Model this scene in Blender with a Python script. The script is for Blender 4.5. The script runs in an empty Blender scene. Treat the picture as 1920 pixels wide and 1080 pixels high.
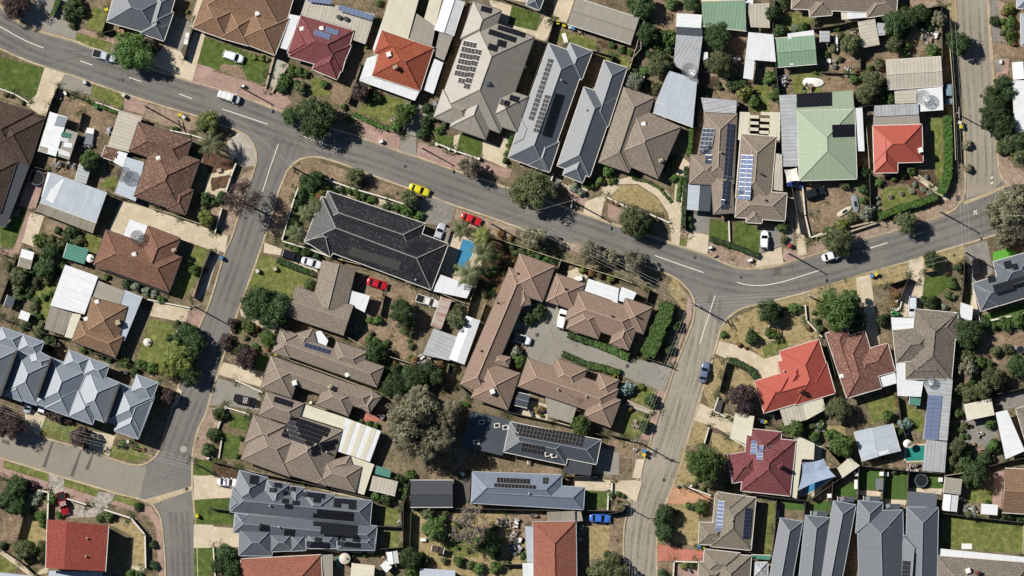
import bpy, math, random
import numpy as np
from mathutils import Vector, Matrix

# ------------------------------------------------------------------ camera, sky, sun
S = 0.115                                   # metres per photo pixel (1920 x 1080 photo)
SC = bpy.context.scene
COL = SC.collection
CAM_H = 1500.0
cd = bpy.data.cameras.new('camera'); cam = bpy.data.objects.new('camera', cd); COL.objects.link(cam)
cam.location = (0, 0, CAM_H); cd.sensor_width = 36.0; cd.lens = 36.0 * CAM_H / (1920 * S)
cd.clip_start = 10.0; cd.clip_end = 9000.0
SC.camera = cam
SUN_EL = math.radians(41); SHX, SHY = 0.877, -0.480          # direction in which shadows fall
world = bpy.data.worlds.new('World'); SC.world = world; world.use_nodes = True
wn = world.node_tree
sky = wn.nodes.new('ShaderNodeTexSky'); sky.sky_type = 'NISHITA'; sky.sun_disc = False; sky.altitude = 2500; sky.dust_density = 0.6
sky.sun_elevation = SUN_EL; sky.sun_rotation = math.atan2(-SHX, -SHY)
wn.links.new(sky.outputs[0], wn.nodes['Background'].inputs[0]); wn.nodes['Background'].inputs[1].default_value = 0.05
sd = bpy.data.lights.new('sun', 'SUN'); sd.energy = 5.0; sd.angle = math.radians(0.5); sd.color = (1.0, 0.955, 0.88)
sun = bpy.data.objects.new('sun', sd); COL.objects.link(sun)
sun.rotation_euler = Vector((SHX*math.cos(SUN_EL), SHY*math.cos(SUN_EL), -math.sin(SUN_EL))).to_track_quat('-Z', 'Y').to_euler()
SC.view_settings.view_transform = 'Standard'; SC.view_settings.look = 'None'
SC.view_settings.exposure = 0.22; SC.view_settings.gamma = 1.0
SC.cycles.max_bounces = 4; SC.cycles.diffuse_bounces = 1; SC.cycles.transparent_max_bounces = 6

# ------------------------------------------------------------------ coordinates
OX = OY = 0.0
def T(c, r):                                 # choose a 400 x 300 pixel survey tile; 3.6 tile units = 1 photo pixel
    global OX, OY
    OX, OY = 380.0*c, 260.0*r
def q(x, y): return ((OX + x/3.6 - 960)*S, (540 - OY - y/3.6)*S)
def px(x, y): return ((x - 960)*S, (540 - y)*S)
def tl(n): return n/3.6*S                     # tile units to metres
def ql(c):
    if isinstance(c, str): c = [float(t) for t in c.replace(',', ' ').split()]
    return [q(c[i], c[i+1]) for i in range(0, len(c), 2)]
def pl(c): return [px(c[i], c[i+1]) for i in range(0, len(c), 2)]

# ------------------------------------------------------------------ object helpers
def mesh_obj(name, V, F, mats, parent=None, uv=None, mi=None, smooth=False):
    me = bpy.data.meshes.new(name); me.from_pydata([tuple(v) for v in V], [], F); 
    for m in (mats if isinstance(mats, (list, tuple)) else [mats]): me.materials.append(m)
    if uv is not None:
        u = me.uv_layers.new(name='UVMap'); flat = np.array([c for f in uv for c in f], dtype=np.float32).ravel()
        u.data.foreach_set('uv', flat)
    if mi is not None: me.polygons.foreach_set('material_index', mi)
    if smooth: me.polygons.foreach_set('use_smooth', [True]*len(F))
    me.update()
    o = bpy.data.objects.new(name, me); COL.objects.link(o)
    if parent: o.parent = parent
    return o
def empty(name, loc, rz=0.0, parent=None):
    o = bpy.data.objects.new(name, None); COL.objects.link(o); o.location = loc; o.rotation_euler = (0, 0, rz)
    o.empty_display_size = 0.5
    if parent: o.parent = parent
    return o
def tag(o, label, cat, group=None):
    o['label'] = label; o['category'] = cat
    if group: o['group'] = group
    return o
class MB:                                     # collects shapes for one mesh
    def __init__(s): s.V = []; s.F = []; s.U = []; s.M = []
    def poly(s, pts, uv=None, m=0):
        n = len(s.V); s.V += [tuple(p) for p in pts]; s.F.append(list(range(n, n+len(pts))))
        s.U.append(uv or [(p[0], p[1]) for p in pts]); s.M.append(m)
    def prism(s, pts, z0, z1, m=0, top=True, bottom=False, inset=0.0):
        if area(pts) < 0: pts = pts[::-1]
        k = len(pts); cx = sum(p[0] for p in pts)/k; cy = sum(p[1] for p in pts)/k
        tp = [(p[0]+(cx-p[0])*inset, p[1]+(cy-p[1])*inset) for p in pts]
        for i in range(k):
            a, b = pts[i], pts[(i+1) % k]; c, d = tp[(i+1) % k], tp[i]; L = math.dist(a, b)
            s.poly([(a[0], a[1], z0), (b[0], b[1], z0), (c[0], c[1], z1), (d[0], d[1], z1)], [(0, z0), (L, z0), (L, z1), (0, z1)], m)
        if top: s.poly([(p[0], p[1], z1) for p in tp], None, m)
        if bottom: s.poly([(p[0], p[1], z0) for p in pts[::-1]], None, m)
    def box(s, cx, cy, z0, z1, sx, sy, rz=0.0, m=0, inset=0.0):
        c, n = math.cos(rz), math.sin(rz)
        s.prism([(cx+u*sx/2*c-v*sy/2*n, cy+u*sx/2*n+v*sy/2*c) for u, v in ((-1, -1), (1, -1), (1, 1), (-1, 1))], z0, z1, m, True, True, inset)
    def cyl(s, cx, cy, z0, z1, r, n=12, r2=None, m=0, axis='z'):
        r2 = r if r2 is None else r2; base = len(s.V)
        for k in range(n):
            a = 2*math.pi*k/n
            for z, rr in ((z0, r), (z1, r2)):
                if axis == 'z': s.V.append((cx+rr*math.cos(a), cy+rr*math.sin(a), z))
                else: s.V.append((cx+rr*math.cos(a), z, cy+rr*math.sin(a)))   # axis y: cy is the height
        for k in range(n):
            a = base+2*k; b = base+2*((k+1) % n); f = [a, b, b+1, a+1]
            s.F.append(f if axis == 'z' else f[::-1]); s.U.append([(0, 0), (1, 0), (1, 1), (0, 1)]); s.M.append(m)
        for e, rev in ((1, False), (0, True)):
            f = [base+2*k+e for k in range(n)]
            if rev != (axis != 'z'): f = f[::-1]
            s.F.append(f); s.U.append([(0, 0)]*n); s.M.append(m)
    def tube(s, p, p2, r, r2=None, n=6, m=0):
        p, p2 = Vector(p), Vector(p2); d = (p2-p); 
        if d.length < 1e-5: return
        d.normalize(); a = d.orthogonal().normalized(); b = d.cross(a); r2 = r if r2 is None else r2; base = len(s.V)
        for k in range(n):
            t = 2*math.pi*k/n; o = a*math.cos(t)+b*math.sin(t)
            s.V.append(tuple(p+o*r)); s.V.append(tuple(p2+o*r2))
        for k in range(n):
            i = base+2*k; j = base+2*((k+1) % n)
            s.F.append([i, j, j+1, i+1]); s.U.append([(0, 0), (1, 0), (1, 1), (0, 1)]); s.M.append(m)
        s.F.append([base+2*k+1 for k in range(n)]); s.U.append([(0, 0)]*n); s.M.append(m)
    def build(s, name, mats, parent=None, smooth=False):
        return mesh_obj(name, s.V, s.F, mats, parent, s.U, s.M, smooth)
def area(p): return 0.5*sum(p[i][0]*p[(i+1) % len(p)][1]-p[(i+1) % len(p)][0]*p[i][1] for i in range(len(p)))

# ------------------------------------------------------------------ materials
def lin(h):
    r = [int(h[i:i+2], 16)/255 for i in (0, 2, 4)]
    return tuple((c/12.92 if c <= 0.04045 else ((c+0.055)/1.055)**2.4) for c in r)
class NT:
    def __init__(s, name):
        s.mat = bpy.data.materials.new(name); s.mat.use_nodes = True; s.t = s.mat.node_tree
        s.b = s.t.nodes['Principled BSDF']; s.b.inputs['Roughness'].default_value = 0.85
        s.b.inputs['Specular IOR Level'].default_value = 0.25
    def n(s, typ, **kw):
        o = s.t.nodes.new(typ)
        for k, v in kw.items():
            if k in o.inputs: o.inputs[k].default_value = v
            else: setattr(o, k, v)
        return o
    def l(s, a, b): s.t.links.new(a, b)
    def coord(s, kind='Object'): return s.n('ShaderNodeTexCoord').outputs[kind]
    def noise(s, vec, scale, detail=4, rough=0.6, lo=None, hi=None):
        o = s.n('ShaderNodeTexNoise'); o.inputs['Scale'].default_value = scale; o.inputs['Detail'].default_value = detail
        o.inputs['Roughness'].default_value = rough; s.l(vec, o.inputs['Vector'])
        if lo is None: return o.outputs['Fac']
        m = s.n('ShaderNodeMapRange'); m.inputs[1].default_value = lo; m.inputs[2].default_value = hi
        s.l(o.outputs['Fac'], m.inputs[0]); return m.outputs[0]
    def mix(s, f, a, b, mode='MIX'):
        o = s.n('ShaderNodeMix', data_type='RGBA', blend_type=mode)
        for v, i in ((f, 0), (a, 6), (b, 7)):
            if hasattr(v, 'is_linked'): s.l(v, o.inputs[i])
            else: o.inputs[i].default_value = v if i == 0 else (tuple(v)+(1,))[:4]
        return o.outputs[2]
    def math(s, op, a, b=0.0):
        o = s.n('ShaderNodeMath', operation=op)
        for v, i in ((a, 0), (b, 1)):
            if hasattr(v, 'is_linked'): s.l(v, o.inputs[i])
            else: o.inputs[i].default_value = v
        return o.outputs[0]
    def shift(s, vec, amount=70.0):            # a different part of the pattern on every object
        oi = s.n('ShaderNodeObjectInfo'); c = s.n('ShaderNodeCombineXYZ'); m = s.math('MULTIPLY', oi.outputs['Random'], amount)
        s.l(m, c.inputs[0]); s.l(m, c.inputs[1]); a = s.n('ShaderNodeVectorMath', operation='ADD'); s.l(vec, a.inputs[0]); s.l(c.outputs[0], a.inputs[1])
        return a.outputs[0]
    def out(s, col, bump=None, dist=0.02, strength=0.6):
        if hasattr(col, 'is_linked'): s.l(col, s.b.inputs['Base Color'])
        else: s.b.inputs['Base Color'].default_value = (tuple(col)+(1,))[:4]
        if bump is not None:
            o = s.n('ShaderNodeBump'); o.inputs['Distance'].default_value = dist; o.inputs['Strength'].default_value = strength
            s.l(bump, o.inputs['Height']); s.l(o.outputs[0], s.b.inputs['Normal'])
        return s.mat
def mul(c, k): return tuple(min(1.0, v*k) for v in c)
def m_plain(name, h, rough=0.7, metal=0.0, var=0.15, scale=1.5, spec=0.3):
    t = NT(name); c = lin(h); v = t.shift(t.coord()); t.b.inputs['Roughness'].default_value = rough; t.b.inputs['Metallic'].default_value = metal
    t.b.inputs['Specular IOR Level'].default_value = spec
    return t.out(t.mix(t.noise(v, scale, 5, 0.6, 0.3, 0.7), mul(c, 1-var), mul(c, 1+var)))
def m_tile(name, h, h2, lichen=None, amt=0.5, var=0.5, rough=0.85):
    t = NT(name); t.b.inputs['Roughness'].default_value = rough
    v = t.shift(t.coord('UV')); c, c2 = lin(h), lin(h2)
    b = t.n('ShaderNodeTexBrick', offset=0.5); t.l(v, b.inputs['Vector'])
    for k, x in (('Scale', 1.0), ('Mortar Size', 0.045), ('Mortar Smooth', 0.5), ('Brick Width', 0.34), ('Row Height', 0.37), ('Bias', 0.0)): b.inputs[k].default_value = x
    b.inputs['Color1'].default_value = c+(1,); b.inputs['Color2'].default_value = c2+(1,); b.inputs['Mortar'].default_value = mul(c2, 0.38)+(1,)
    col = t.mix(t.noise(v, 0.35, 5, 0.65, 0.35, 0.7), b.outputs['Color'], t.mix(0.5, b.outputs['Color'], mul(c2, 0.75)))
    col = t.mix(t.math('MULTIPLY', t.noise(v, 2.3, 6, 0.75, 0.35, 0.7), var), col, t.mix(1.0, col, (0.45, 0.45, 0.45), 'MULTIPLY'))
    if lichen:
        f = t.math('MULTIPLY', t.noise(v, 2.2, 6, 0.85, 0.52, 0.62), t.noise(v, 0.3, 4, 0.65, 0.32, 0.58))
        col = t.mix(t.math('MULTIPLY', f, amt), col, lin(lichen))
    sx = t.n('ShaderNodeSeparateXYZ'); t.l(v, sx.inputs[0])
    saw = t.math('FRACT', t.math('DIVIDE', sx.outputs[1], 0.37))
    return t.out(col, t.math('ADD', t.math('SUBTRACT', 1.0, saw), t.math('MULTIPLY', t.noise(v, 4, 3), 0.8)), 0.045, 0.9)
def m_metal(name, h, streak=0.16, rib=0.76, rough=0.5, dirt=None, damt=0.5, ribdark=0.72):
    t = NT(name); c = lin(h); v = t.shift(t.coord('UV')); t.b.inputs['Roughness'].default_value = rough; t.b.inputs['Specular IOR Level'].default_value = 0.4
    mp = t.n('ShaderNodeMapping'); mp.inputs['Scale'].default_value = (1.6, 0.09, 1); t.l(v, mp.inputs[0])
    col = t.mix(t.noise(mp.outputs[0], 1.0, 5, 0.7, 0.3, 0.7), mul(c, 1-streak), mul(c, 1+streak*0.6))
    col = t.mix(t.math('MULTIPLY', t.noise(v, 0.5, 6, 0.7, 0.42, 0.7), streak*2.2), col, mul(c, 0.62))
    sx = t.n('ShaderNodeSeparateXYZ'); t.l(v, sx.inputs[0]); fr = t.math('FRACT', t.math('DIVIDE', sx.outputs[0], rib))
    line = t.math('LESS_THAN', fr, 0.17)
    col = t.mix(line, col, t.mix(1.0, col, (ribdark,)*3, 'MULTIPLY'))
    if dirt: col = t.mix(t.math('MULTIPLY', t.noise(mp.outputs[0], 0.9, 6, 0.8, 0.45, 0.62), damt), col, lin(dirt))
    w = t.math('SINE', t.math('MULTIPLY', sx.outputs[0], 2*math.pi/(rib/2)))
    return t.out(col, w, 0.008, 0.4)
def m_ground(name, cols, scales=(0.09, 0.5, 3.0), bump=0.03, fine=0.35):
    t = NT(name); v = t.coord('Object'); c = [lin(h) for h in cols]
    col = t.mix(t.noise(v, scales[0], 6, 0.62, 0.38, 0.62), c[0], c[1])
    if len(c) > 2: col = t.mix(t.noise(v, scales[1], 6, 0.7, 0.48, 0.66), col, c[2])
    if len(c) > 3: col = t.mix(t.noise(v, scales[1]*1.7, 6, 0.75, 0.56, 0.7), col, c[3])
    if fine > 0.3:                              # tufts, litter and bare spots
        w = t.n('ShaderNodeMapping'); w.inputs['Location'].default_value = (31.7, 12.3, 4.1); t.l(v, w.inputs[0])
        col = t.mix(t.math('MULTIPLY', t.noise(v, 1.1, 9, 0.72, 0.47, 0.60), 0.50), col, t.mix(1.0, col, (0.50, 0.47, 0.42), 'MULTIPLY'))
        col = t.mix(t.math('MULTIPLY', t.noise(w.outputs[0], 0.8, 9, 0.75, 0.52, 0.66), 0.55), col, t.mix(1.0, col, (1.55, 1.5, 1.42), 'MULTIPLY'))
    n = t.noise(v, scales[2], 6, 0.8, 0.3, 0.7)
    col = t.mix(t.math('MULTIPLY', n, fine), col, t.mix(1.0, col, (0.4, 0.4, 0.4), 'MULTIPLY'))
    t.b.inputs['Roughness'].default_value = 0.95; t.b.inputs['Specular IOR Level'].default_value = 0.1
    return t.out(col, n, bump, 0.7)
def m_asphalt(name, h, h2):
    t = NT(name); v = t.coord('Object'); c, c2 = lin(h), lin(h2)
    col = t.mix(t.noise(v, 0.07, 5, 0.6, 0.35, 0.65), c, c2)
    col = t.mix(t.math('MULTIPLY', t.noise(v, 0.9, 6, 0.7, 0.5, 0.75), 0.5), col, mul(c, 0.72))
    col = t.mix(t.math('MULTIPLY', t.noise(v, 0.33, 5, 0.75, 0.6, 0.75), 0.45), col, mul(c2, 1.35))
    n = t.noise(v, 9.0, 3, 0.7, 0.3, 0.7); col = t.mix(t.math('MULTIPLY', n, 0.3), col, mul(c, 0.6))
    vo = t.n('ShaderNodeTexVoronoi', feature='DISTANCE_TO_EDGE'); vo.inputs['Scale'].default_value = 0.16
    w = t.n('ShaderNodeVectorMath', operation='ADD'); nv = t.n('ShaderNodeTexNoise'); nv.inputs['Scale'].default_value = 0.5; t.l(v, nv.inputs['Vector'])
    sc = t.n('ShaderNodeVectorMath', operation='SCALE'); sc.inputs[3].default_value = 3.0; t.l(nv.outputs['Color'], sc.inputs[0]); t.l(v, w.inputs[0]); t.l(sc.outputs[0], w.inputs[1])
    t.l(w.outputs[0], vo.inputs['Vector']); cr = t.math('MULTIPLY', t.math('LESS_THAN', vo.outputs['Distance'], 0.006), t.noise(v, 0.05, 2, 0.5, 0.5, 0.55))
    col = t.mix(t.math('MULTIPLY', cr, 0.6), col, mul(c, 0.45))
    return t.out(col, n, 0.01, 0.5)
def m_paver(name, h, h2, w=0.5, hgt=0.25, mort=0.6, grime=0.5):
    t = NT(name); v = t.coord('Object'); c, c2 = lin(h), lin(h2); b = t.n('ShaderNodeTexBrick', offset=0.5)
    mp = t.n('ShaderNodeMapping'); mp.inputs['Rotation'].default_value = (0, 0, 0.3); t.l(v, mp.inputs[0]); t.l(mp.outputs[0], b.inputs['Vector'])
    for k, x in (('Scale', 1.0), ('Mortar Size', 0.012), ('Brick Width', w), ('Row Height', hgt)): b.inputs[k].default_value = x
    b.inputs['Color1'].default_value = c+(1,); b.inputs['Color2'].default_value = c2+(1,); b.inputs['Mortar'].default_value = mul(c, mort)+(1,)
    col = t.mix(t.math('MULTIPLY', t.noise(v, 0.5, 6, 0.7, 0.4, 0.7), grime), b.outputs['Color'], mul(c2, 0.55))
    col = t.mix(t.math('MULTIPLY', t.noise(v, 0.22, 5, 0.7, 0.5, 0.7), grime*0.8), col, mul(c, 1.3))
    return t.out(col, t.noise(v, 6, 3), 0.01, 0.4)
def m_leaf(name, h, h2, h3=None, trans=0.25):
    t = NT(name); v = t.shift(t.coord('Object')); c, c2 = lin(h), lin(h2)
    col = t.mix(t.noise(v, 1.1, 3, 0.6, 0.35, 0.65), c, c2)
    if h3: col = t.mix(t.noise(v, 2.6, 3, 0.6, 0.55, 0.7), col, lin(h3))
    oi = t.n('ShaderNodeObjectInfo'); hs = t.n('ShaderNodeHueSaturation'); t.l(col, hs.inputs['Color'])
    t.l(t.math('ADD', t.math('MULTIPLY', oi.outputs['Random'], 0.035), 0.4825), hs.inputs['Hue'])
    t.l(t.math('ADD', t.math('MULTIPLY', oi.outputs['Random'], 0.45), 0.78), hs.inputs['Value'])
    t.b.inputs['Roughness'].default_value = 0.55; t.b.inputs['Specular IOR Level'].default_value = 0.3
    t.out(hs.outputs[0])
    if trans:
        tr = t.n('ShaderNodeBsdfTranslucent'); ms = t.n('ShaderNodeMixShader'); ms.inputs[0].default_value = trans
        t.l(hs.outputs[0], tr.inputs[0]); t.l(t.b.outputs[0], ms.inputs[1]); t.l(tr.outputs[0], ms.inputs[2])
        t.l(ms.outputs[0], t.t.nodes['Material Output'].inputs[0])
    return t.mat
def m_solar(name, h, grid, gh, nx, ny):
    t = NT(name); c = lin(h); v = t.coord('UV'); b = t.n('ShaderNodeTexBrick', offset=0.0); t.l(v, b.inputs['Vector'])
    for k, x in (('Scale', 1.0), ('Mortar Size', grid), ('Brick Width', 1.0/nx), ('Row Height', 1.0/ny)): b.inputs[k].default_value = x
    b.inputs['Color1'].default_value = c+(1,); b.inputs['Color2'].default_value = mul(c, 1.25)+(1,); b.inputs['Mortar'].default_value = lin(gh)+(1,)
    t.b.inputs['Roughness'].default_value = 0.45; t.b.inputs['Specular IOR Level'].default_value = 0.08
    return t.out(b.outputs['Color'])
M = {}
M['brown'] = m_tile('brown tile', 'a8866b', '8d6f59', 'b5a38c', 0.45, 0.6)
M['brownred'] = m_tile('old red brown tile', 'a07562', '83604f', 'b09a84', 0.5, 0.6)
M['tan'] = m_tile('weathered tan tile', 'b3a596', '9b8e80', '5a5349', 0.7, 0.6)
M['lichen'] = m_tile('lichened brown tile', '927060', '76564a', 'b8a893', 0.85, 0.8)
M['darkbrown'] = m_tile('dark brown tile', '665249', '54443c', '93836f', 0.6, 0.6)
M['greytile'] = m_tile('grey brown tile', '9e9488', '857b70', 'b0a698', 0.6, 0.8)
M['slate'] = m_tile('brown grey tile', 'aa9a8a', '94867a', 'b5a99b', 0.3, 0.45)
M['black'] = m_tile('black glazed tile', '3a3b41', '2b2c31', 'b4b0aa', 0.3, 0.4, 0.45)
M['unit'] = m_tile('rosy brown tile', 'ae9584', '9e8675', '80695e', 0.3, 0.4)
M['terra'] = m_tile('orange terracotta tile', 'be6b50', 'a95a43', '6e4538', 0.6, 0.5)
M['terra2'] = m_tile('faded terracotta tile', 'b87a66', 'a36654', '6b5147', 0.6, 0.6)
M['maroon'] = m_tile('maroon tile', '935a5b', '84494d', 'a8746c', 0.6, 0.5)
M['red'] = m_tile('bright red tile', 'a45044', '92453a', 'cd9a8c', 0.3, 0.35)
M['redspeck'] = m_tile('speckled red tile', 'a87868', '8a5c50', 'c2b09f', 0.85, 0.8)
M['beigetile'] = m_tile('beige tile', '9d9384', '8f8576', None, 0, 0.3)
M['redmetal'] = m_metal('red metal', 'ae5648', 0.1, 0.76, 0.5, None, 0, 0.85)
M['zinc'] = m_metal('zinc sheet', 'aeb1b4', 0.25)
M['white'] = m_metal('white sheet', 'dcdee0', 0.12, 0.76, 0.5, None, 0, 0.94)
M['cream'] = m_metal('cream sheet', 'd2cbb7', 0.12, 0.4, 0.5, None, 0, 0.93)
M['beige'] = m_metal('beige sheet', 'bdb5a6', 0.16)
M['greymetal'] = m_metal('grey metal', '9b958a', 0.14, 0.5, 0.5, None, 0, 0.78)
M['blue'] = m_metal('blue grey metal', '60656c', 0.1, 0.5, 0.45, None, 0, 0.93)
M['bluelt'] = m_metal('pale blue grey metal', '888f99', 0.1, 0.5, 0.45, None, 0, 0.93)
M['pale'] = m_metal('pale silvery metal', 'b4bcc5', 0.14, 0.76, 0.5, None, 0, 0.95); M['char'] = m_metal('charcoal metal', '4b5058', 0.1, 0.5, 0.45, None, 0, 0.93)
M['green'] = m_metal('pale green metal', '9cab92', 0.1, 0.76, 0.5, None, 0, 0.93)
M['greend'] = m_metal('green metal', '839f86', 0.14)
M['rust'] = m_metal('rusty corrugated sheet', 'b5aaa0', 0.2, 0.5, 0.7, '8a4a35', 0.9)
M['oldsheet'] = m_metal('weathered sheet', '9c9488', 0.25, 0.4, 0.7, '6f6150', 0.6)
M['teal'] = m_metal('green plastic sheet', '4f8576', 0.15, 0.6)
M['dkroof'] = m_metal('dark grey sheet', '43464c', 0.12, 0.5, 0.5, None, 0, 0.94)
M['cap_blue'] = m_plain('pale ridge metal', '848a92', 0.5); M['cap_bluelt'] = m_plain('pale blue ridge metal', 'a9b0ba', 0.5); M['cap_black'] = m_plain('grey mortar ridge', '9b9892', 0.8); M['cap_char'] = m_plain('grey ridge metal', '8a8e94', 0.5); M['cap_unit'] = m_plain('pale rosy ridge tile', 'b29a89', 0.8); M['cap_slate'] = m_plain('pale ridge tile', 'a49585', 0.8); M['cap_brown'] = m_plain('pale brown ridge tile', 'a3866c', 0.8); M['cap_greymetal'] = m_plain('fawn ridge metal', '8c897f', 0.5); M['cap_tan'] = m_plain('tan ridge tile', '9a8e80', 0.8)
M['gut_w'] = m_plain('pale gutter', 'd8d3ca', 0.5); M['gut_d'] = m_plain('dark gutter', '4a4845', 0.5); M['gut_b'] = m_plain('blue grey gutter', 'a9b0b8', 0.5)
M['wall'] = m_plain('brick and render', 'b09c88', 0.9, 0, 0.2); M['wallw'] = m_plain('pale render', 'cfc8bc', 0.9, 0, 0.1)
M['gnd'] = m_ground('dry yard soil and grass', ['95866f', '776a57', '6b6647', 'b3a288'], (0.12, 0.6, 2.2), 0.03, 0.75)
M['far'] = m_ground('distant dry land', ['8f826c', '7c7358', '6f6a48'], (0.01, 0.05, 0.6))
M['dry'] = m_ground('dry grass', ['a3926a', 'b09c76', '88815a', 'bfa98a'], (0.2, 0.9, 5))
M['dirt'] = m_ground('bare dirt', ['a08a73', '857360', 'b49e85', '706453'], (0.2, 0.8, 2.4), 0.03, 0.7)
M['lawn'] = m_ground('green lawn', ['5c7038', '68793f', '84864f', '50652f'], (0.25, 0.8, 6))
M['lush'] = m_ground('watered lawn', ['4f6030', '5a6b36', '707b44', '445529'], (0.25, 0.8, 6))
M['olive'] = m_ground('yellowing lawn', ['747b45', '65703a', '93905a', '576634'], (0.25, 0.8, 6))
M['turf'] = m_ground('artificial turf', ['48602f', '506a36'], (0.25, 0.8, 6), 0.02, 0.2)
M['turfb'] = m_ground('bright artificial turf', ['5aa03c', '67aa45'], (0.25, 0.8, 6), 0.02, 0.2)
M['mulch'] = m_ground('bark mulch', ['6f5244', '5c463b', '7f6a58'], (0.4, 1.5, 7), 0.05, 0.6)
M['gravel'] = m_ground('gravel verge', ['a89583', '9a8573', 'b8a592', '8c8078'], (0.2, 1.2, 8), 0.03, 0.4)
M['road'] = m_asphalt('worn asphalt', '73706c', '83807a'); M['road2'] = m_asphalt('pale asphalt', '8e887c', '999286'); M['road3'] = m_asphalt('brown asphalt', '9a9182', 'a59c8c')
M['patch'] = m_asphalt('asphalt patch', '615d58', '6a655f'); M['drive'] = m_asphalt('grey driveway', '8c8880', '9a958b')
M['conc'] = m_ground('concrete', ['cdbfa6', 'bfb096', 'd9ccb6'], (0.15, 0.6, 5), 0.008, 0.18); M['concg'] = m_ground('grey concrete', ['b3aca0', 'a39c90', 'c0b9ad'], (0.15, 0.6, 5), 0.008, 0.2)
M['kerb'] = m_ground('kerb concrete', ['bfae90', 'ab9a7e', 'cdbda2'], (0.2, 0.9, 5), 0.008, 0.3)
M['brick'] = m_paver('pink brick paving', 'b09488', '9f8478'); M['bricko'] = m_paver('orange brick paving', 'c99c7c', 'b88a6c', 0.5, 0.25, 0.7, 0.3); M['brickp'] = m_paver('salmon brick paving', 'bf7d6c', 'ae6c5c', 0.5, 0.25, 0.7, 0.3)
M['stonep'] = m_paver('speckled stone paving', 'bbb4a8', '8c867c', 0.7, 0.6, 0.5); M['greyp'] = m_paver('grey paving', '918d85', '817c75', 0.6, 0.4, 0.6)
M['bluem'] = m_metal('mid blue grey metal', '76808f', 0.1, 0.5, 0.45, None, 0, 0.93)
def m_wear(name, h, lo, hi, amt):
    t = NT(name); v = t.coord('Object'); t.b.inputs['Roughness'].default_value = 0.9; t.out(lin(h)); tr = t.n('ShaderNodeBsdfTransparent'); ms = t.n('ShaderNodeMixShader')
    f = t.math('MULTIPLY', t.math('MULTIPLY', t.noise(v, 0.12, 5, 0.7, 0.35, 0.6), t.noise(v, 1.3, 5, 0.7, lo, hi)), amt)
    t.l(f, ms.inputs[0]); t.l(tr.outputs[0], ms.inputs[1]); t.l(t.b.outputs[0], ms.inputs[2]); t.l(ms.outputs[0], t.t.nodes['Material Output'].inputs[0]); return t.mat
M['wear_d'] = m_wear('oily tyre track', '55524e', 0.2, 0.7, 0.32); M['wear_l'] = m_wear('pale dusty wear', 'a39d92', 0.35, 0.75, 0.45); M['crack'] = m_wear('sealed crack', '35332f', 0.1, 0.4, 0.9)
M['paint'] = m_plain('road paint', 'e8e6de', 0.7, 0, 0.12, 4)
M['fence_d'] = m_metal('dark fence sheet', '55504a', 0.15, 0.4); M['fence_c'] = m_metal('cream fence sheet', 'c3b69e', 0.15, 0.4); M['fence_w'] = m_plain('white wall', 'd6cfc2', 0.8); M['stone'] = m_plain('stone wall', 'a99a86', 0.95, 0, 0.35, 4)
M['timber'] = m_plain('weathered timber', '8d7c6a', 0.9, 0, 0.25, 5); M['trunk'] = m_plain('bark', '6f6152', 0.95, 0, 0.3, 6); M['steel'] = m_plain('galvanised steel', '8f9296', 0.45, 0.5); M['dark'] = m_plain('dark rubber', '1d1d1f', 0.8); M['whitep'] = m_plain('white plastic', 'e4e3de', 0.5, 0, 0.06)
M['solar'] = m_solar('black solar cells', '1b1c22', 0.012, '2a2c33', 6, 10); M['solarb'] = m_solar('blue solar cells', '36466a', 0.02, '8593b0', 6, 10); M['solarn'] = m_solar('navy solar cells', '232c40', 0.012, '4a5468', 6, 10)
M['solarw'] = m_solar('black solar cells in pale frames', '221f20', 0.012, '35312f', 6, 10); M['frame'] = m_plain('aluminium frame', 'b9bbbd', 0.35, 0.6, 0.05); M['frame_d'] = m_plain('black frame', '202226', 0.4, 0.3, 0.05)
M['mat'] = m_plain('black pool heating mat', '1f2024', 0.55); M['bare'] = m_plain('bare twigs', '877a70', 0.95, 0, 0.2)
M['leaf_d'] = m_leaf('dark leaf', '4e623a', '3e5232', '627848'); M['leaf_g'] = m_leaf('green leaf', '627c42', '506a37', '7c9450'); M['leaf_y'] = m_leaf('yellow green leaf', '8b9450', '747e42', 'a4aa66')
M['leaf_o'] = m_leaf('olive leaf', '6f764f', '5b6342', '8a8e68'); M['leaf_e'] = m_leaf('gum leaf', '928d74', '727058', 'b0ab92'); M['leaf_p'] = m_leaf('plum leaf', '5e4d4b', '4f4244', '78645a'); M['leaf_w'] = m_leaf('silver leaf', '98a08c', '7f8b72', 'c9cabb'); M['leaf_r'] = m_leaf('rusty leaf', '9a7a50', '8a6c4a', 'b08f62'); M['leaf_b'] = m_leaf('blue grey leaf', '8da39a', '7a9188', 'a6b8af')
M['hedge'] = m_leaf('bright hedge leaf', '5c7a38', '526e32', '6c8a44')
def m_water(name, h):
    t = NT(name); c = lin(h); v = t.coord(); t.b.inputs['Roughness'].default_value = 0.06; t.b.inputs['Specular IOR Level'].default_value = 0.5
    return t.out(t.mix(t.noise(v, 0.8, 3, 0.5, 0.3, 0.7), mul(c, 0.85), mul(c, 1.15)), t.noise(v, 3, 2), 0.02, 0.3)
M['pool'] = m_water('pool water', '4688ab'); M['poolg'] = m_water('green pool water', '2f8478')
M['sail'] = m_plain('pale shade cloth', 'e6e2d8', 0.9, 0, 0.05); M['sailb'] = m_plain('blue grey shade cloth', '9aa8bc', 0.9, 0, 0.08)
M['glass'] = m_plain('dark car glass', '12161b', 0.08, 0, 0.1, 1.5, 0.6); M['glassg'] = m_plain('skylight glass', '55606a', 0.1, 0, 0.1, 1.5, 0.6)
def paint(h):
    k = 'car'+h
    if k not in M: M[k] = m_plain('car paint', h, 0.25, 0.0, 0.04, 1, 0.6)
    return M[k]
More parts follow.
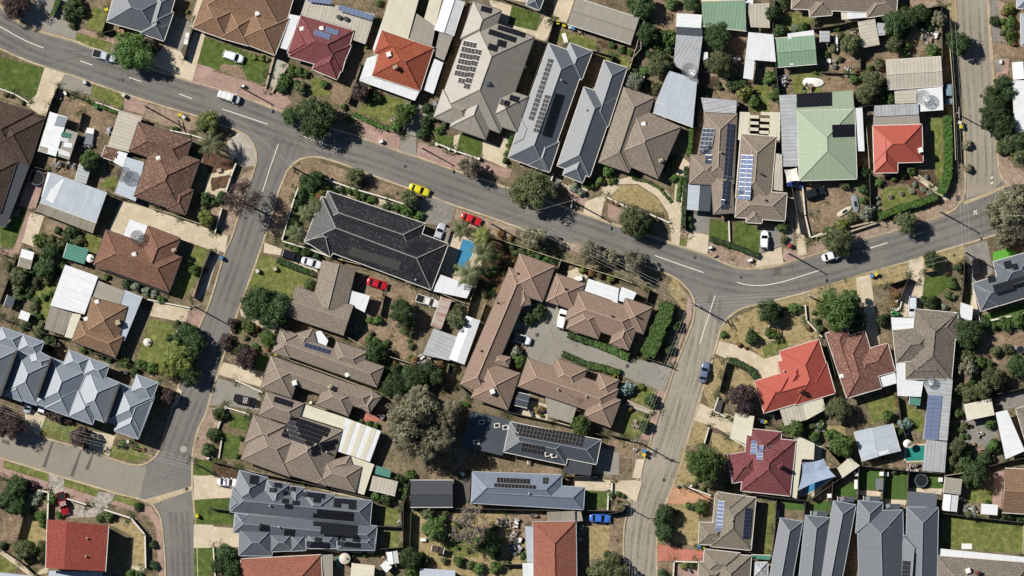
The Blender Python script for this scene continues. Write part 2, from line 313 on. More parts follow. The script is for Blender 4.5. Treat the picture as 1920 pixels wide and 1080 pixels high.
# ------------------------------------------------------------------ labels from what stands beside a thing
ANCH = []            # (short name, outline in world metres)
AUTO = []            # (object, description, position)
def auto(o, desc, cat, group, pos): o['category'] = cat; o['group'] = group; AUTO.append((o, desc, pos))
def where(p):
    best = None
    for nick, polys in ANCH:
        xs = [v[0] for P in polys for v in P]; ys = [v[1] for P in polys for v in P]
        dx = max(min(xs)-p[0], 0, p[0]-max(xs)); dy = max(min(ys)-p[1], 0, p[1]-max(ys)); d = math.hypot(dx, dy)
        cx, cy = (min(xs)+max(xs))/2, (min(ys)+max(ys))/2; d += 0.02*math.hypot(p[0]-cx, p[1]-cy)
        if best is None or d < best[0]: best = (d, nick, min(xs), max(xs), min(ys), max(ys))
    d, nick, x0, x1, y0, y1 = best
    h = 'left' if p[0] < x0+0.25*(x1-x0) else ('right' if p[0] > x1-0.25*(x1-x0) else '')
    v = 'upper' if p[1] > y1-0.25*(y1-y0) else ('lower' if p[1] < y0+0.25*(y1-y0) else '')
    if h and v: s = '%s %s of' % (v, h)
    elif h: s = '%s of' % h
    elif v: s = 'above' if v == 'upper' else 'below'
    else: s = 'beside'
    return s, nick
NUM = ['', '', 'two', 'three', 'four', 'five', 'six', 'seven', 'eight', 'nine', 'ten', 'eleven', 'twelve', 'thirteen', 'fourteen', 'fifteen', 'sixteen']
ORD = ['', 'first', 'second', 'third', 'fourth', 'fifth', 'sixth', 'seventh', 'eighth', 'ninth', 'tenth', 'eleventh', 'twelfth', 'thirteenth', 'fourteenth', 'fifteenth', 'sixteenth', 'seventeenth', 'eighteenth', 'nineteenth', 'twentieth']
def finish_labels():
    cnt = {}
    for o, d, p in AUTO: cnt[d] = cnt.get(d, 0)+1
    G = {}
    for o, d, p in AUTO:
        if cnt[d] == 1 and len(d.split()) >= 4: o['label'] = d
        else: G.setdefault((d,)+where(p), []).append((o, p))
    for (d, w, nick), L in G.items():
        xs = [p[0] for o, p in L]; ys = [p[1] for o, p in L]; hor = max(xs)-min(xs) >= max(ys)-min(ys)
        L.sort(key=lambda t: t[1][0] if hor else -t[1][1]); n = len(L)
        for i, (o, p) in enumerate(L):
            if n == 1: s = ''
            elif n == 2: s = (('left' if i == 0 else 'right') if hor else ('upper' if i == 0 else 'lower'))+' one'
            elif i == 0: s = 'leftmost' if hor else 'topmost'
            elif i == n-1: s = 'rightmost' if hor else 'lowest'
            else: s = ORD[i+1]+(' from left' if hor else ' from top')
            t = '%s %s the %s%s' % (d, w, nick, ', '+s if s else '')
            if len(t.replace('-', ' ').split()) > 16: t = t.replace(' the ', ' ')
            o['label'] = t

# ------------------------------------------------------------------ setting: sheets, kerbs, markings
rr = random.Random(7)
def catmull(P, step=1.2, closed=False):
    out = []; n = len(P)
    for i in range(n if closed else n-1):
        p0, p1, p2, p3 = (P[(i+k-1) % n] if closed else P[min(max(i+k-1, 0), n-1)] for k in range(4))
        m = max(1, int(math.dist(p1, p2)/step))
        for k in range(m):
            t = k/m; out.append(tuple(0.5*((2*p1[j])+(p2[j]-p0[j])*t+(2*p0[j]-5*p1[j]+4*p2[j]-p3[j])*t*t+(3*p1[j]-p0[j]-3*p2[j]+p3[j])*t**3) for j in (0, 1)))
    if not closed: out.append(P[-1])
    return out
def rough_edge(P, amp, step=0.7):
    out = []; n = len(P)
    for i in range(n):
        a, b = P[i], P[(i+1) % n]; L = math.dist(a, b); m = max(1, int(L/step)); nx, ny = -(b[1]-a[1])/max(L, 1e-6), (b[0]-a[0])/max(L, 1e-6)
        for k in range(m):
            d = rr.gauss(0, amp); out.append((a[0]+(b[0]-a[0])*k/m+nx*d, a[1]+(b[1]-a[1])*k/m+ny*d))
    return out
LV = {'road': 0.006, 'soil': 0.124, 'verge': 0.128, 'lawn': 0.134, 'garden_bed': 0.139, 'footpath': 0.144, 'driveway': 0.150, 'patio': 0.156}
def sheet(name, P, mat, z):
    mb = MB()
    if area(P) < 0: P = P[::-1]
    mb.poly([(x, y, z) for x, y in P]); o = mb.build(name, M[mat]); o['kind'] = 'structure'; return o
PATCH = []
def patch(name, mat, *coords, amp=None, lv=None):
    for c in coords: PATCH.append((lv or LV[name], len(PATCH), name, mat, rough_edge(ql(c), amp if amp is not None else (0.10 if name in ('lawn', 'soil', 'verge', 'garden_bed') else 0.012))))
def lay_patches():                            # each sheet lies 4 mm above whatever it covers
    done = []
    for lv, k, name, mat, P in sorted(PATCH, key=lambda t: t[:2]):
        xs = [p[0] for p in P]; ys = [p[1] for p in P]; bb = (min(xs), max(xs), min(ys), max(ys))
        s = 1+max([d[4] for d in done if d[0] < bb[1] and d[1] > bb[0] and d[2] < bb[3] and d[3] > bb[2]], default=0)
        done.append(bb+(s,)); sheet(name, P, mat, 0.122+0.004*s)
def ribbon(P, w0, w1, z, mb, m=0, z0=None):
    n = len(P); A = []; B = []
    for i in range(n):
        a, b = P[max(i-1, 0)], P[min(i+1, n-1)]; L = math.dist(a, b) or 1; nx, ny = -(b[1]-a[1])/L, (b[0]-a[0])/L
        A.append((P[i][0]+nx*w0, P[i][1]+ny*w0)); B.append((P[i][0]+nx*w1, P[i][1]+ny*w1))
    for i in range(n-1):
        quad = [B[i]+(z,), B[i+1]+(z,), A[i+1]+(z,), A[i]+(z,)]
        mb.poly(quad if w1 < w0 else quad[::-1], None, m)
        if z0 is not None:
            for Q in (A, B): mb.poly([Q[i]+(z0,), Q[i+1]+(z0,), Q[i+1]+(z,), Q[i]+(z,)], None, m)

# ------------------------------------------------------------------ buildings
def clip(poly, a, b, c):                      # keep a*x + b*y + c <= 0
    out = []
    for i in range(len(poly)):
        p, r = poly[i], poly[(i+1) % len(poly)]; dp = a*p[0]+b*p[1]+c; dr = a*r[0]+b*r[1]+c
        if dp <= 1e-9: out.append(p)
        if (dp < -1e-9 and dr > 1e-9) or (dp > 1e-9 and dr < -1e-9):
            t = dp/(dp-dr); out.append((p[0]+(r[0]-p[0])*t, p[1]+(r[1]-p[1])*t))
    return out
class Wing:
    def __init__(s, pts, o, eave, pitch, mat):
        s.pts = pts; s.g = set(int(c) for c in o.get('g', '')); s.t = math.tan(math.radians(o.get('p', pitch))); s.z = eave+o.get('dz', 0); s.flat = o.get('k') == 'flat'; s.mat = o.get('m', mat)
        sg = 1 if area(pts) > 0 else -1; n = len(pts); s.L = []
        for i in range(n):
            a, b = pts[i], pts[(i+1) % n]; L = math.dist(a, b); s.L.append((-(b[1]-a[1])/L*sg, (b[0]-a[0])/L*sg, a, ((b[0]-a[0])/L, (b[1]-a[1])/L)))
    def d(s, i, p): nx, ny, a, u = s.L[i]; return (p[0]-a[0])*nx+(p[1]-a[1])*ny
    def act(s): return [0] if s.flat else [i for i in range(len(s.pts)) if i not in s.g]
    def zat(s, p): return s.z+s.t*min(s.d(i, p) for i in s.act())
    def inside(s, p): return all(s.d(i, p) > -0.05 for i in range(len(s.pts)))
    def faces(s):
        A = s.act()
        for i in A:
            P = list(s.pts); nx, ny, a, u = s.L[i]; ci = -(a[0]*nx+a[1]*ny)
            for j in A:
                if j == i or len(P) < 3: continue
                mx, my, b, _ = s.L[j]; P = clip(P, nx-mx, ny-my, ci+(b[0]*mx+b[1]*my))
            if len(P) >= 3: yield i, P
def rect3(x1, y1, x2, y2, x3, y3):
    a, b, c = q(x1, y1), q(x2, y2), q(x3, y3); L = math.dist(a, b); nx, ny = -(b[1]-a[1])/L, (b[0]-a[0])/L
    d = (c[0]-b[0])*nx+(c[1]-b[1])*ny
    return [a, b, (b[0]+nx*d, b[1]+ny*d), (a[0]+nx*d, a[1]+ny*d)]
HOUSES = []
def house(nick, label, mat, eave, wings, cat='house', name='house', pitch=27, gut='gut_w', wall='wall', group=None, caps=True, over=0.45, anchor=True):
    W = []; eave *= 0.94
    for i, w in enumerate(wings):
        o = dict(w[-1]) if isinstance(w[-1], dict) else {}; c = [v for v in w if not isinstance(v, (dict, str))]
        pts = rect3(*c) if len(c) == 6 and not o.get('poly') else ql(c)
        W.append(Wing(pts, o, eave+0.017*i, pitch, mat))
    cx = sum(p[0] for p in W[0].pts)/len(W[0].pts); cy = sum(p[1] for p in W[0].pts)/len(W[0].pts)
    root = empty(name, (cx, cy, 0.12)); tag(root, label, cat, group)
    if anchor: ANCH.append((nick, [w.pts for w in W]))
    mats = []; 
    for w in W:
        if w.mat not in mats: mats.append(w.mat)
    rf = MB(); gm = MB(); rc = MB(); wl = MB(); gl = []; lx = lambda p, z: (p[0]-cx, p[1]-cy, z-0.12)
    for k, w in enumerate(W):
        mi = mats.index(w.mat); n = len(w.pts); cosp = 1/math.sqrt(1+w.t*w.t); seen = {}
        for i, P in w.faces():
            if area(P) < 0: P = P[::-1]
            nx, ny, a, u = w.L[i]
            rf.poly([lx(p, w.zat(p) if not w.flat else w.z+w.t*w.d(0, p)) for p in P], [((p[0]-a[0])*u[0]+(p[1]-a[1])*u[1], w.d(i, p)/cosp) for p in P], mi)
            for e in range(len(P)):
                p, r = P[e], P[(e+1) % len(P)]
                if any(abs(w.d(j, p)) < 0.02 and abs(w.d(j, r)) < 0.02 for j in range(n)): continue
                key = tuple(sorted(((round(p[0], 1), round(p[1], 1)), (round(r[0], 1), round(r[1], 1)))))
                if key in seen: continue
                seen[key] = 1
                if caps: rc.tube(lx(p, w.zat(p)+0.015), lx(r, w.zat(r)+0.015), 0.11, n=5)
        cxw = sum(p[0] for p in w.pts)/n; cyw = sum(p[1] for p in w.pts)/n
        for i in range(n):
            a, b = w.pts[i], w.pts[(i+1) % n]; za, zb = w.zat(a), w.zat(b)
            if w.flat: za, zb = w.z+w.t*w.d(0, a), w.z+w.t*w.d(0, b)
            rf.poly([lx(a, za-0.2), lx(b, zb-0.2), lx(b, zb), lx(a, za)], None, mi)
            if (i in w.g or (w.flat and i != 0)) and not w.flat:
                m = [p for _, P in w.faces() for p in P if abs(w.d(i, p)) < 0.02]; 
                if m:
                    top = max(m, key=w.zat); wl.poly([lx(a, za-0.2), lx(b, zb-0.2), lx(top, w.zat(top)-0.02)])
            elif i in w.act():
                nx, ny, _, u = w.L[i]; mx, my = (a[0]+b[0])/2-nx*0.07, (a[1]+b[1])/2-ny*0.07
                if w.g: gm_ = MB(); gl.append(gm_)
                else: gm_ = gm
                gm_.box(mx-cx, my-cy, w.z-0.30, w.z-0.12+0.004*k, math.dist(a, b)+0.14, 0.13, math.atan2(u[1], u[0]))
        ins = over+0.012*k; dd = [(p[0]+(cxw-p[0])*min(0.4, ins*1.4/max(math.dist(p, (cxw, cyw)), 1)), p[1]+(cyw-p[1])*min(0.4, ins*1.4/max(math.dist(p, (cxw, cyw)), 1))) for p in w.pts]
        wl.prism([(p[0]-cx, p[1]-cy) for p in dd], -0.12, w.z-0.12-0.16-0.006*k, top=False)
    ro = rf.build('roof', [M[m] for m in mats], root); [g.build('gutter', M[gut], ro) for g in gl+([gm] if gm.F else [])]
    if caps and rc.F: rc.build('ridge_cap', M['cap_'+mat] if 'cap_'+mat in M else M[mat], ro)
    wl.build('wall', M[wall], root)
    root_h = type('H', (), {})(); root_h.root = root; root_h.W = W; root_h.roof = ro; root_h.c = (cx, cy); root_h.eave = eave
    HOUSES.append(root_h); return root_h
def roof_at(h, p):
    best = None
    for w in h.W:
        if w.inside(p):
            z = w.zat(p)
            if best is None or z > best[0]:
                i = min(w.act(), key=lambda i: w.d(i, p)); nx, ny, a, u = w.L[i]; best = (z, nx*w.t, ny*w.t)
    return best or (h.eave, 0, 0)
def annex(h, mat, z, c, p=2.5, name='patio_roof', posts=True, alt=None):
    """a lean-to, carport or patio roof fixed to a house; edge 0 is the low edge"""
    pts = ql(c); w = Wing(pts, {'k': 'flat', 'p': p}, z, p, mat); cx, cy = h.c; mb = MB(); n = len(pts); Z = [w.z+w.t*w.d(0, p) for p in pts]
    nx, ny, a, u = w.L[0]; uv = [((p[0]-a[0])*u[0]+(p[1]-a[1])*u[1], w.d(0, p)) for p in pts]
    top = [(p[0]-cx, p[1]-cy, zz-0.12) for p, zz in zip(pts, Z)]
    if area(pts) < 0: top = top[::-1]; uv = uv[::-1]
    mb.poly(top, uv); mb.poly([(x, y, zz-0.09) for x, y, zz in top[::-1]])
    for i in range(n):
        a, b = top[i], top[(i+1) % n]; mb.poly([(a[0], a[1], a[2]-0.09), (b[0], b[1], b[2]-0.09), b, a])
    o = mb.build(name, M[mat], h.root)
    if posts:
        mx = sum(p[0] for p in pts)/n; my = sum(p[1] for p in pts)/n
        for p, zz in zip(pts, Z):
            t = 0.25/max(math.dist(p, (mx, my)), 1); b = MB(); b.box(p[0]+(mx-p[0])*t-cx, p[1]+(my-p[1])*t-cy, -0.12, zz-0.22, 0.1, 0.1); b.build('post', M['steel'], o)
    return o
PAN = {}
def panel_mesh(mat):
    if mat not in PAN:
        me = bpy.data.meshes.new('solar_panel'); V = [(-.5, -.5, 0), (.5, -.5, 0), (.5, .5, 0), (-.5, .5, 0), (-.5, -.5, .04), (.5, -.5, .04), (.5, .5, .04), (-.5, .5, .04), (-.47, -.475, .045), (.47, -.475, .045), (.47, .475, .045), (-.47, .475, .045)]
        F = [(8, 9, 10, 11), (0, 1, 5, 4), (1, 2, 6, 5), (2, 3, 7, 6), (3, 0, 4, 7), (4, 5, 9, 8), (5, 6, 10, 9), (6, 7, 11, 10), (7, 4, 8, 11)]
        me.from_pydata(V, [], F); me.materials.append(M[mat]); me.materials.append(M['frame' if mat == 'solarb' else ('frame_d' if mat == 'solar' else 'frame')])
        me.polygons.foreach_set('material_index', [0]+[1]*8); u = me.uv_layers.new(name='UVMap')
        for k, c in enumerate(((0, 0), (1, 0), (1, 1), (0, 1))): u.data[k].uv = c
        PAN[mat] = me
    return PAN[mat]
def solar(h, x1, y1, x2, y2, x3, y3, nx, ny, mat='solar', skip=(), lift=0.10, name='solar_panel'):
    """a grid of panels: corner a, along the row to b, along the columns to c"""
    a, b, c = q(x1, y1), q(x2, y2), q(x3, y3); U = ((b[0]-a[0])/nx, (b[1]-a[1])/nx); Vv = ((c[0]-a[0])/ny, (c[1]-a[1])/ny)
    mid = (a[0]+U[0]*nx/2+Vv[0]*ny/2, a[1]+U[1]*nx/2+Vv[1]*ny/2)
    for j in range(ny):
        for i in range(nx):
            if (i, j) in skip: continue
            p = (a[0]+U[0]*(i+.5)+Vv[0]*(j+.5), a[1]+U[1]*(i+.5)+Vv[1]*(j+.5)); z, gx, gy = roof_at(h, p)
            ux = Vector((U[0], U[1], U[0]*gx+U[1]*gy))*0.94; vx = Vector((Vv[0], Vv[1], Vv[0]*gx+Vv[1]*gy))*0.94; n = ux.cross(vx)
            if n.z < 0: vx = -vx; n = -n
            n.normalize(); o = bpy.data.objects.new(name, panel_mesh(mat)); COL.objects.link(o); o.parent = h.root
            o.matrix_local = Matrix(((ux.x, vx.x, n.x, p[0]-h.c[0]+n.x*lift), (ux.y, vx.y, n.y, p[1]-h.c[1]+n.y*lift), (ux.z, vx.z, n.z, z-0.12+n.z*lift), (0, 0, 0, 1)))
def sheet_on_roof(h, name, mat, c, lift=0.07):
    pts = ql(c); mb = MB(); 
    if area(pts) < 0: pts = pts[::-1]
    P = []
    for p in pts: P.append((p[0]-h.c[0], p[1]-h.c[1], roof_at(h, p)[0]-0.12+lift))
    mb.poly(P); mb.poly([(x, y, z-0.05) for x, y, z in P[::-1]])
    for i in range(len(P)): a, b = P[i], P[(i+1) % len(P)]; mb.poly([(a[0], a[1], a[2]-0.05), (b[0], b[1], b[2]-0.05), b, a])
    return mb.build(name, M[mat], h.root)
def on_roof(h, kind, *xy, mat=None):
    for k in range(0, len(xy), 2):
        p = q(xy[k], xy[k+1]); z = roof_at(h, p)[0]-0.12; x, y = p[0]-h.c[0], p[1]-h.c[1]; mb = MB(); rz = 0.3
        if kind == 'chimney':
            mb.box(x, y, z-0.6, z+1.1, 0.85, 0.6, rz); mb.box(x, y, z+1.1, z+1.25, 1.0, 0.75, rz); mb.cyl(x, y, z+1.25, z+1.5, 0.14); mb.build('chimney', M[mat or 'stone'], h.root)
        elif kind == 'skylight':
            mb.box(x, y, z-0.4, z+0.22, 0.95, 0.85, rz, 0); mb.box(x, y, z+0.22, z+0.30, 0.75, 0.65, rz, 0, 0.15); mb.build('skylight', M[mat or 'whitep'], h.root)
        elif kind == 'roof_window':
            mb.box(x, y, z-0.4, z+0.12, 1.25, 1.0, 0.16); mb.build('skylight', M['gut_w'], h.root); m2 = MB(); m2.box(x, y, z+0.12, z+0.14, 0.85, 0.62, 0.16); m2.build('skylight_glass', M['mat'], h.root)
        elif kind == 'aircon':
            mb.box(x, y, z-0.5, z+0.75, 1.15, 1.15, rz, 0, 0.06); mb.box(x, y, z+0.75, z+0.88, 0.95, 0.95, rz, 0, 0.1); mb.build('air_conditioner', M[mat or 'whitep'], h.root)
        elif kind == 'vent':
            mb.cyl(x, y, z-0.3, z+0.35, 0.13); mb.cyl(x, y, z+0.35, z+0.62, 0.24, 12, 0.1); mb.build('roof_vent', M[mat or 'gut_b'], h.root)
        elif kind == 'antenna':
            mb.tube((x, y, z-0.2), (x, y, z+2.6), 0.03); mb.tube((x-0.8, y-0.25, z+2.5), (x+0.8, y+0.25, z+2.5), 0.025)
            for t in (-0.7, -0.4, -0.1, 0.2, 0.5, 0.75): mb.tube((x+t+0.17, y+t*0.31-0.5, z+2.5), (x+t-0.17, y+t*0.31+0.5, z+2.5), 0.018)
            mb.build('antenna', M['steel'], h.root)
def dish(x, y, r, z, desc='dark mesh satellite dish', on='dish'):
    p = q(x, y); R = tl(r); root = empty('satellite_dish', (p[0], p[1], 0.12)); mb = MB(); n = 20
    f = lambda rad, a: (rad*math.cos(a)-0.25*(R-rad)/R, rad*math.sin(a), z+0.35*R*(rad/R)**2+0.25*rad*math.cos(a)*0.4)
    for k in range(n):
        a, b = 2*math.pi*k/n, 2*math.pi*(k+1)/n
        for t in (0.55, 1.0): mb.tube(f(R*t, a), f(R*t, b), 0.03, n=4)
        for t0, t1 in ((0.08, 0.5), (0.5, 1.0)): mb.tube(f(R*t0, a), f(R*t1, a), 0.03, n=4)
    mesh = MB(); 
    for k in range(n):
        a, b = 2*math.pi*k/n, 2*math.pi*(k+1)/n
        for i in range(22):
            t = 0.12+0.88*i/22; mesh.poly([f(R*t, a), f(R*(t+0.019), a), f(R*(t+0.019), b), f(R*t, b)])
    mb.build('dish_frame', M['gut_d' if 'dark' in desc else 'steel'], root); mesh.build('dish_mesh', M['gut_d' if 'dark' in desc else 'steel'], root)
    po = MB(); po.cyl(0, 0, 0, z, 0.07, 8); po.build('pole', M['steel'], root)
    fe = MB(); fe.tube((0, 0, z), (0.1, 0, z+R*0.75), 0.03); fe.cyl(0.1, 0, z+R*0.75, z+R*0.75+0.25, 0.12, 8); fe.build('feed_horn', M['whitep'], root)
    auto(root, desc, 'satellite dish', 'mesh satellite dishes over the yards', p)

# ------------------------------------------------------------------ fences and walls
POSTS = {}
def fence(desc, mat, h, *runs, name='fence', w=0.07, px_=False, cat=None):
    for c in runs:
        P = ql(c); cx = sum(p[0] for p in P)/len(P); cy = sum(p[1] for p in P)/len(P); mb = MB(); posts = []
        for i in range(len(P)-1):
            a, b = P[i], P[i+1]; L = math.dist(a, b); ang = math.atan2(b[1]-a[1], b[0]-a[0]); mx, my = (a[0]+b[0])/2-cx, (a[1]+b[1])/2-cy
            mb.box(mx, my, 0, h, L+(w if name == 'wall' else -0.02), w, ang); 
            if name == 'fence':
                mb.box(mx, my, h, h+0.05, L, w+0.04, ang)
                m = max(1, round(L/2.4))
                for k in range(m+(1 if i == len(P)-2 else 0)): t = k/m; posts.append((a[0]+(b[0]-a[0])*t-cx, a[1]+(b[1]-a[1])*t-cy, ang))
            else: mb.box(mx, my, h, h+0.06, L+w+0.04, w+0.06, ang)
        root = empty(name, (cx, cy, 0.12)); mb.build('fence_panel' if name == 'fence' else 'wall_body', M[mat], root)
        for x, y, a in posts:
            if mat not in POSTS: m_ = MB(); m_.box(0, 0, 0, 1, 0.1, 0.1); o = m_.build('fence_post', M[mat]); POSTS[mat] = o.data; bpy.data.objects.remove(o)
            o = bpy.data.objects.new('fence_post', POSTS[mat]); COL.objects.link(o); o.parent = root; o.location = (x, y, 0); o.scale = (1, 1, h+0.09); o.rotation_euler = (0, 0, a)
        auto(root, desc, cat or name, 'boundary fences' if name == 'fence' else 'low garden walls', P[len(P)//2] if len(P) > 2 else (cx, cy))

# ------------------------------------------------------------------ plants
def leaf_cloud(seed, clumps, per, leaf, clump_r, flat=0.8, hollow=0.0, mats=None):
    """leaf-sized quads on the outside of many small clumps that fill a crown of radius 1"""
    r = np.random.default_rng(seed); C = []
    lob = r.normal(0, 1, (7, 3)); lob /= np.linalg.norm(lob, axis=1)[:, None]; la = r.uniform(-0.42, 0.28, 7)
    g = math.pi*(3-math.sqrt(5))
    for k in range(clumps):
        zz = 1-1.75*(k+0.5)/clumps; a = g*k+r.normal(0, 0.25); rad = math.sqrt(max(0, 1-zz*zz)); d = np.array([rad*math.cos(a), rad*math.sin(a), zz])
        s = 1+sum(la[j]*max(0, d@lob[j])**3 for j in range(7)); s *= r.uniform(0.55, 1.08) if r.random() > hollow else r.uniform(0.15, 0.6)
        if r.random() < 0.12 and k > 3: continue
        C.append(d*s*(1-clump_r*0.6))
    C = np.array(C); C[:, 2] *= flat
    V = []; n = len(C)*per
    cs = np.repeat(np.arange(len(C)), per); cr = clump_r*r.uniform(0.5, 1.35, len(C))
    d = r.normal(0, 1, (n, 3)); d[:, 2] = d[:, 2]*0.9+0.35; d /= np.linalg.norm(d, axis=1)[:, None]
    pos = C[cs]+d*(cr[cs]*r.uniform(0.65, 1.08, n))[:, None]*np.array([1, 1, 0.8])
    nrm = d+r.normal(0, 0.33, (n, 3)); nrm /= np.linalg.norm(nrm, axis=1)[:, None]
    t = np.cross(nrm, r.normal(0, 1, (n, 3))); t /= np.linalg.norm(t, axis=1)[:, None]; b = np.cross(nrm, t); sz = leaf*r.uniform(0.6, 1.3, n)
    t *= sz[:, None]; b *= (sz*0.62)[:, None]
    V = np.stack([pos-t, pos+b*0.9, pos+t, pos-b*0.9], 1).reshape(-1, 3)
    return V
def cloud_mesh(name, mat, V):
    me = bpy.data.meshes.new(name); n = len(V)//4; me.vertices.add(len(V)); me.vertices.foreach_set('co', V.astype(np.float32).ravel())
    me.loops.add(len(V)); me.loops.foreach_set('vertex_index', np.arange(len(V), dtype=np.int32)); me.polygons.add(n)
    me.polygons.foreach_set('loop_start', np.arange(0, len(V), 4, dtype=np.int32)); me.polygons.foreach_set('loop_total', np.full(n, 4, dtype=np.int32))
    me.update(calc_edges=True); me.materials.append(M[mat]); return me
def branch_mesh(seed, depth, spread, r0, twigs=0, zlen=0.55):
    """trunk and limbs in a crown of radius 1 centred at z=0; the trunk foot lies at z=-1.6"""
    r = random.Random(seed); mb = MB(); tips = []
    def grow(p, d, L, rad, k):
        p2 = p+d*L; mb.tube(p, p2, rad, rad*0.66, 5); 
        if k == 0: tips.append(p2); return
        for _ in range(3 if k > 1 else 2+twigs):
            v = Vector((r.gauss(0, 1), r.gauss(0, 1), r.gauss(0.25, 0.6))); d2 = (d*0.75+v.normalized()*spread).normalized(); grow(p2, d2, L*r.uniform(0.6, 0.85), rad*0.62, k-1)
    mb.tube((0, 0, -1.75), (0.02, 0.02, -0.75), r0*1.35, r0, 7); base = Vector((0.02, 0.02, -0.75))
    for k in range(5):
        a = 2*math.pi*k/5+r.uniform(-.3, .3); grow(base, Vector((math.cos(a)*spread*1.2, math.sin(a)*spread*1.2, 0.8)).normalized(), zlen, r0*0.6, depth)
    return mb, tips
KIND = {}
def add_kind(key, mat, clumps, per, leaf, cr, flat, hollow=0.0, nvar=3):
    KIND[key] = [cloud_mesh(key, mat, leaf_cloud(hash(mat) % 1 + 11*k+len(key), clumps, per, leaf, cr, flat, hollow)) for k in range(nvar)]
TR = {}
def setup_plants():
    for big, cl, pe, lf, cr in (('tree', 85, 130, 0.05, 0.27), ('mid', 48, 100, 0.08, 0.33), ('shrub', 20, 90, 0.15, 0.44)):
        for k, mat in (('d', 'leaf_d'), ('g', 'leaf_g'), ('y', 'leaf_y'), ('o', 'leaf_o'), ('p', 'leaf_p'), ('w', 'leaf_w'), ('r', 'leaf_r'), ('b', 'leaf_b')):
            add_kind(big+k, mat, cl, pe, lf, cr, 0.85, 0.12 if k in 'dg' else 0.25, 2)
    KIND['treee'] = [cloud_mesh('gum crown', 'leaf_e', leaf_cloud(61+k, 95, 95, 0.045, 0.2, 0.8, 0.4)) for k in range(3)]
    KIND['mide'] = [cloud_mesh('gum crown', 'leaf_e', leaf_cloud(71+k, 60, 60, 0.07, 0.22, 0.8, 0.35)) for k in range(2)]
    KIND['shrube'] = [cloud_mesh('gum crown', 'leaf_e', leaf_cloud(81+k, 24, 60, 0.14, 0.34, 0.8, 0.35)) for k in range(2)]
    for s in range(3): mb, tips = branch_mesh(30+s, 2, 0.85, 0.07); me = mb.build('trunk', M['trunk']); TR[s] = me.data; bpy.data.objects.remove(me)
def kid(name, me, parent, loc=(0, 0, 0), sc=(1, 1, 1), rz=0):
    o = bpy.data.objects.new(name, me); COL.objects.link(o); o.parent = parent; o.location = loc; o.scale = sc; o.rotation_euler = (0, 0, rz); return o
LK = {'d': 'dark green', 'g': 'mid green', 'y': 'yellow green', 'o': 'olive green', 'p': 'dark purple', 'w': 'silvery', 'r': 'rusty brown', 'b': 'blue grey', 'e': 'grey green gum'}
rp = random.Random(3)
def tree(x, y, r, k, h=None, desc=None, world=None):
    p = world or q(x, y); R = tl(r)*1.0; h = h or (R*1.25+1.6); cat = 'tree' if R > 1.75 else 'shrub'
    if cat == 'tree':
        size = 'large' if R > 3.6 else ('medium' if R > 2.5 else 'small'); key = ('tree' if R > 2.7 else 'mid')+k
        root = empty('tree', (p[0], p[1], 0.12)); sz = h/1.75*0.9; me = rp.choice(KIND[key]); sx = R*rp.uniform(0.95, 1.08)
        rz = rp.uniform(0, 6.28); hz = min(h*0.52, R*1.0)
        kid('crown', me, root, (0, 0, h-hz*0.85), (sx, R*rp.uniform(0.95, 1.08), hz), rz); kid('trunk', rp.choice(TR), root, (0, 0, (h-hz*0.85)), (R*0.8, R*0.8, (h-hz*0.85)/1.75), rz)
        auto(root, desc or '%s %s tree' % (size, LK[k]), 'tree', 'trees in the gardens and along the streets', p)
    else:
        size = 'large' if R > 1.35 else ('medium' if R > 0.95 else 'small')
        o = bpy.data.objects.new('shrub', rp.choice(KIND['shrub'+k])); COL.objects.link(o); o.location = (p[0], p[1], 0.12+R*0.55); o.scale = (R*rp.uniform(0.9, 1.1), R*rp.uniform(0.9, 1.1), R*rp.uniform(0.8, 1.0)); o.rotation_euler = (0, 0, rp.uniform(0, 6.28))
        auto(o, desc or '%s %s shrub' % (size, LK[k]), 'shrub', 'garden shrubs', p)
def trees(k, *v, h=None):
    for i in range(0, len(v), 3): tree(v[i], v[i+1], v[i+2], k, h)
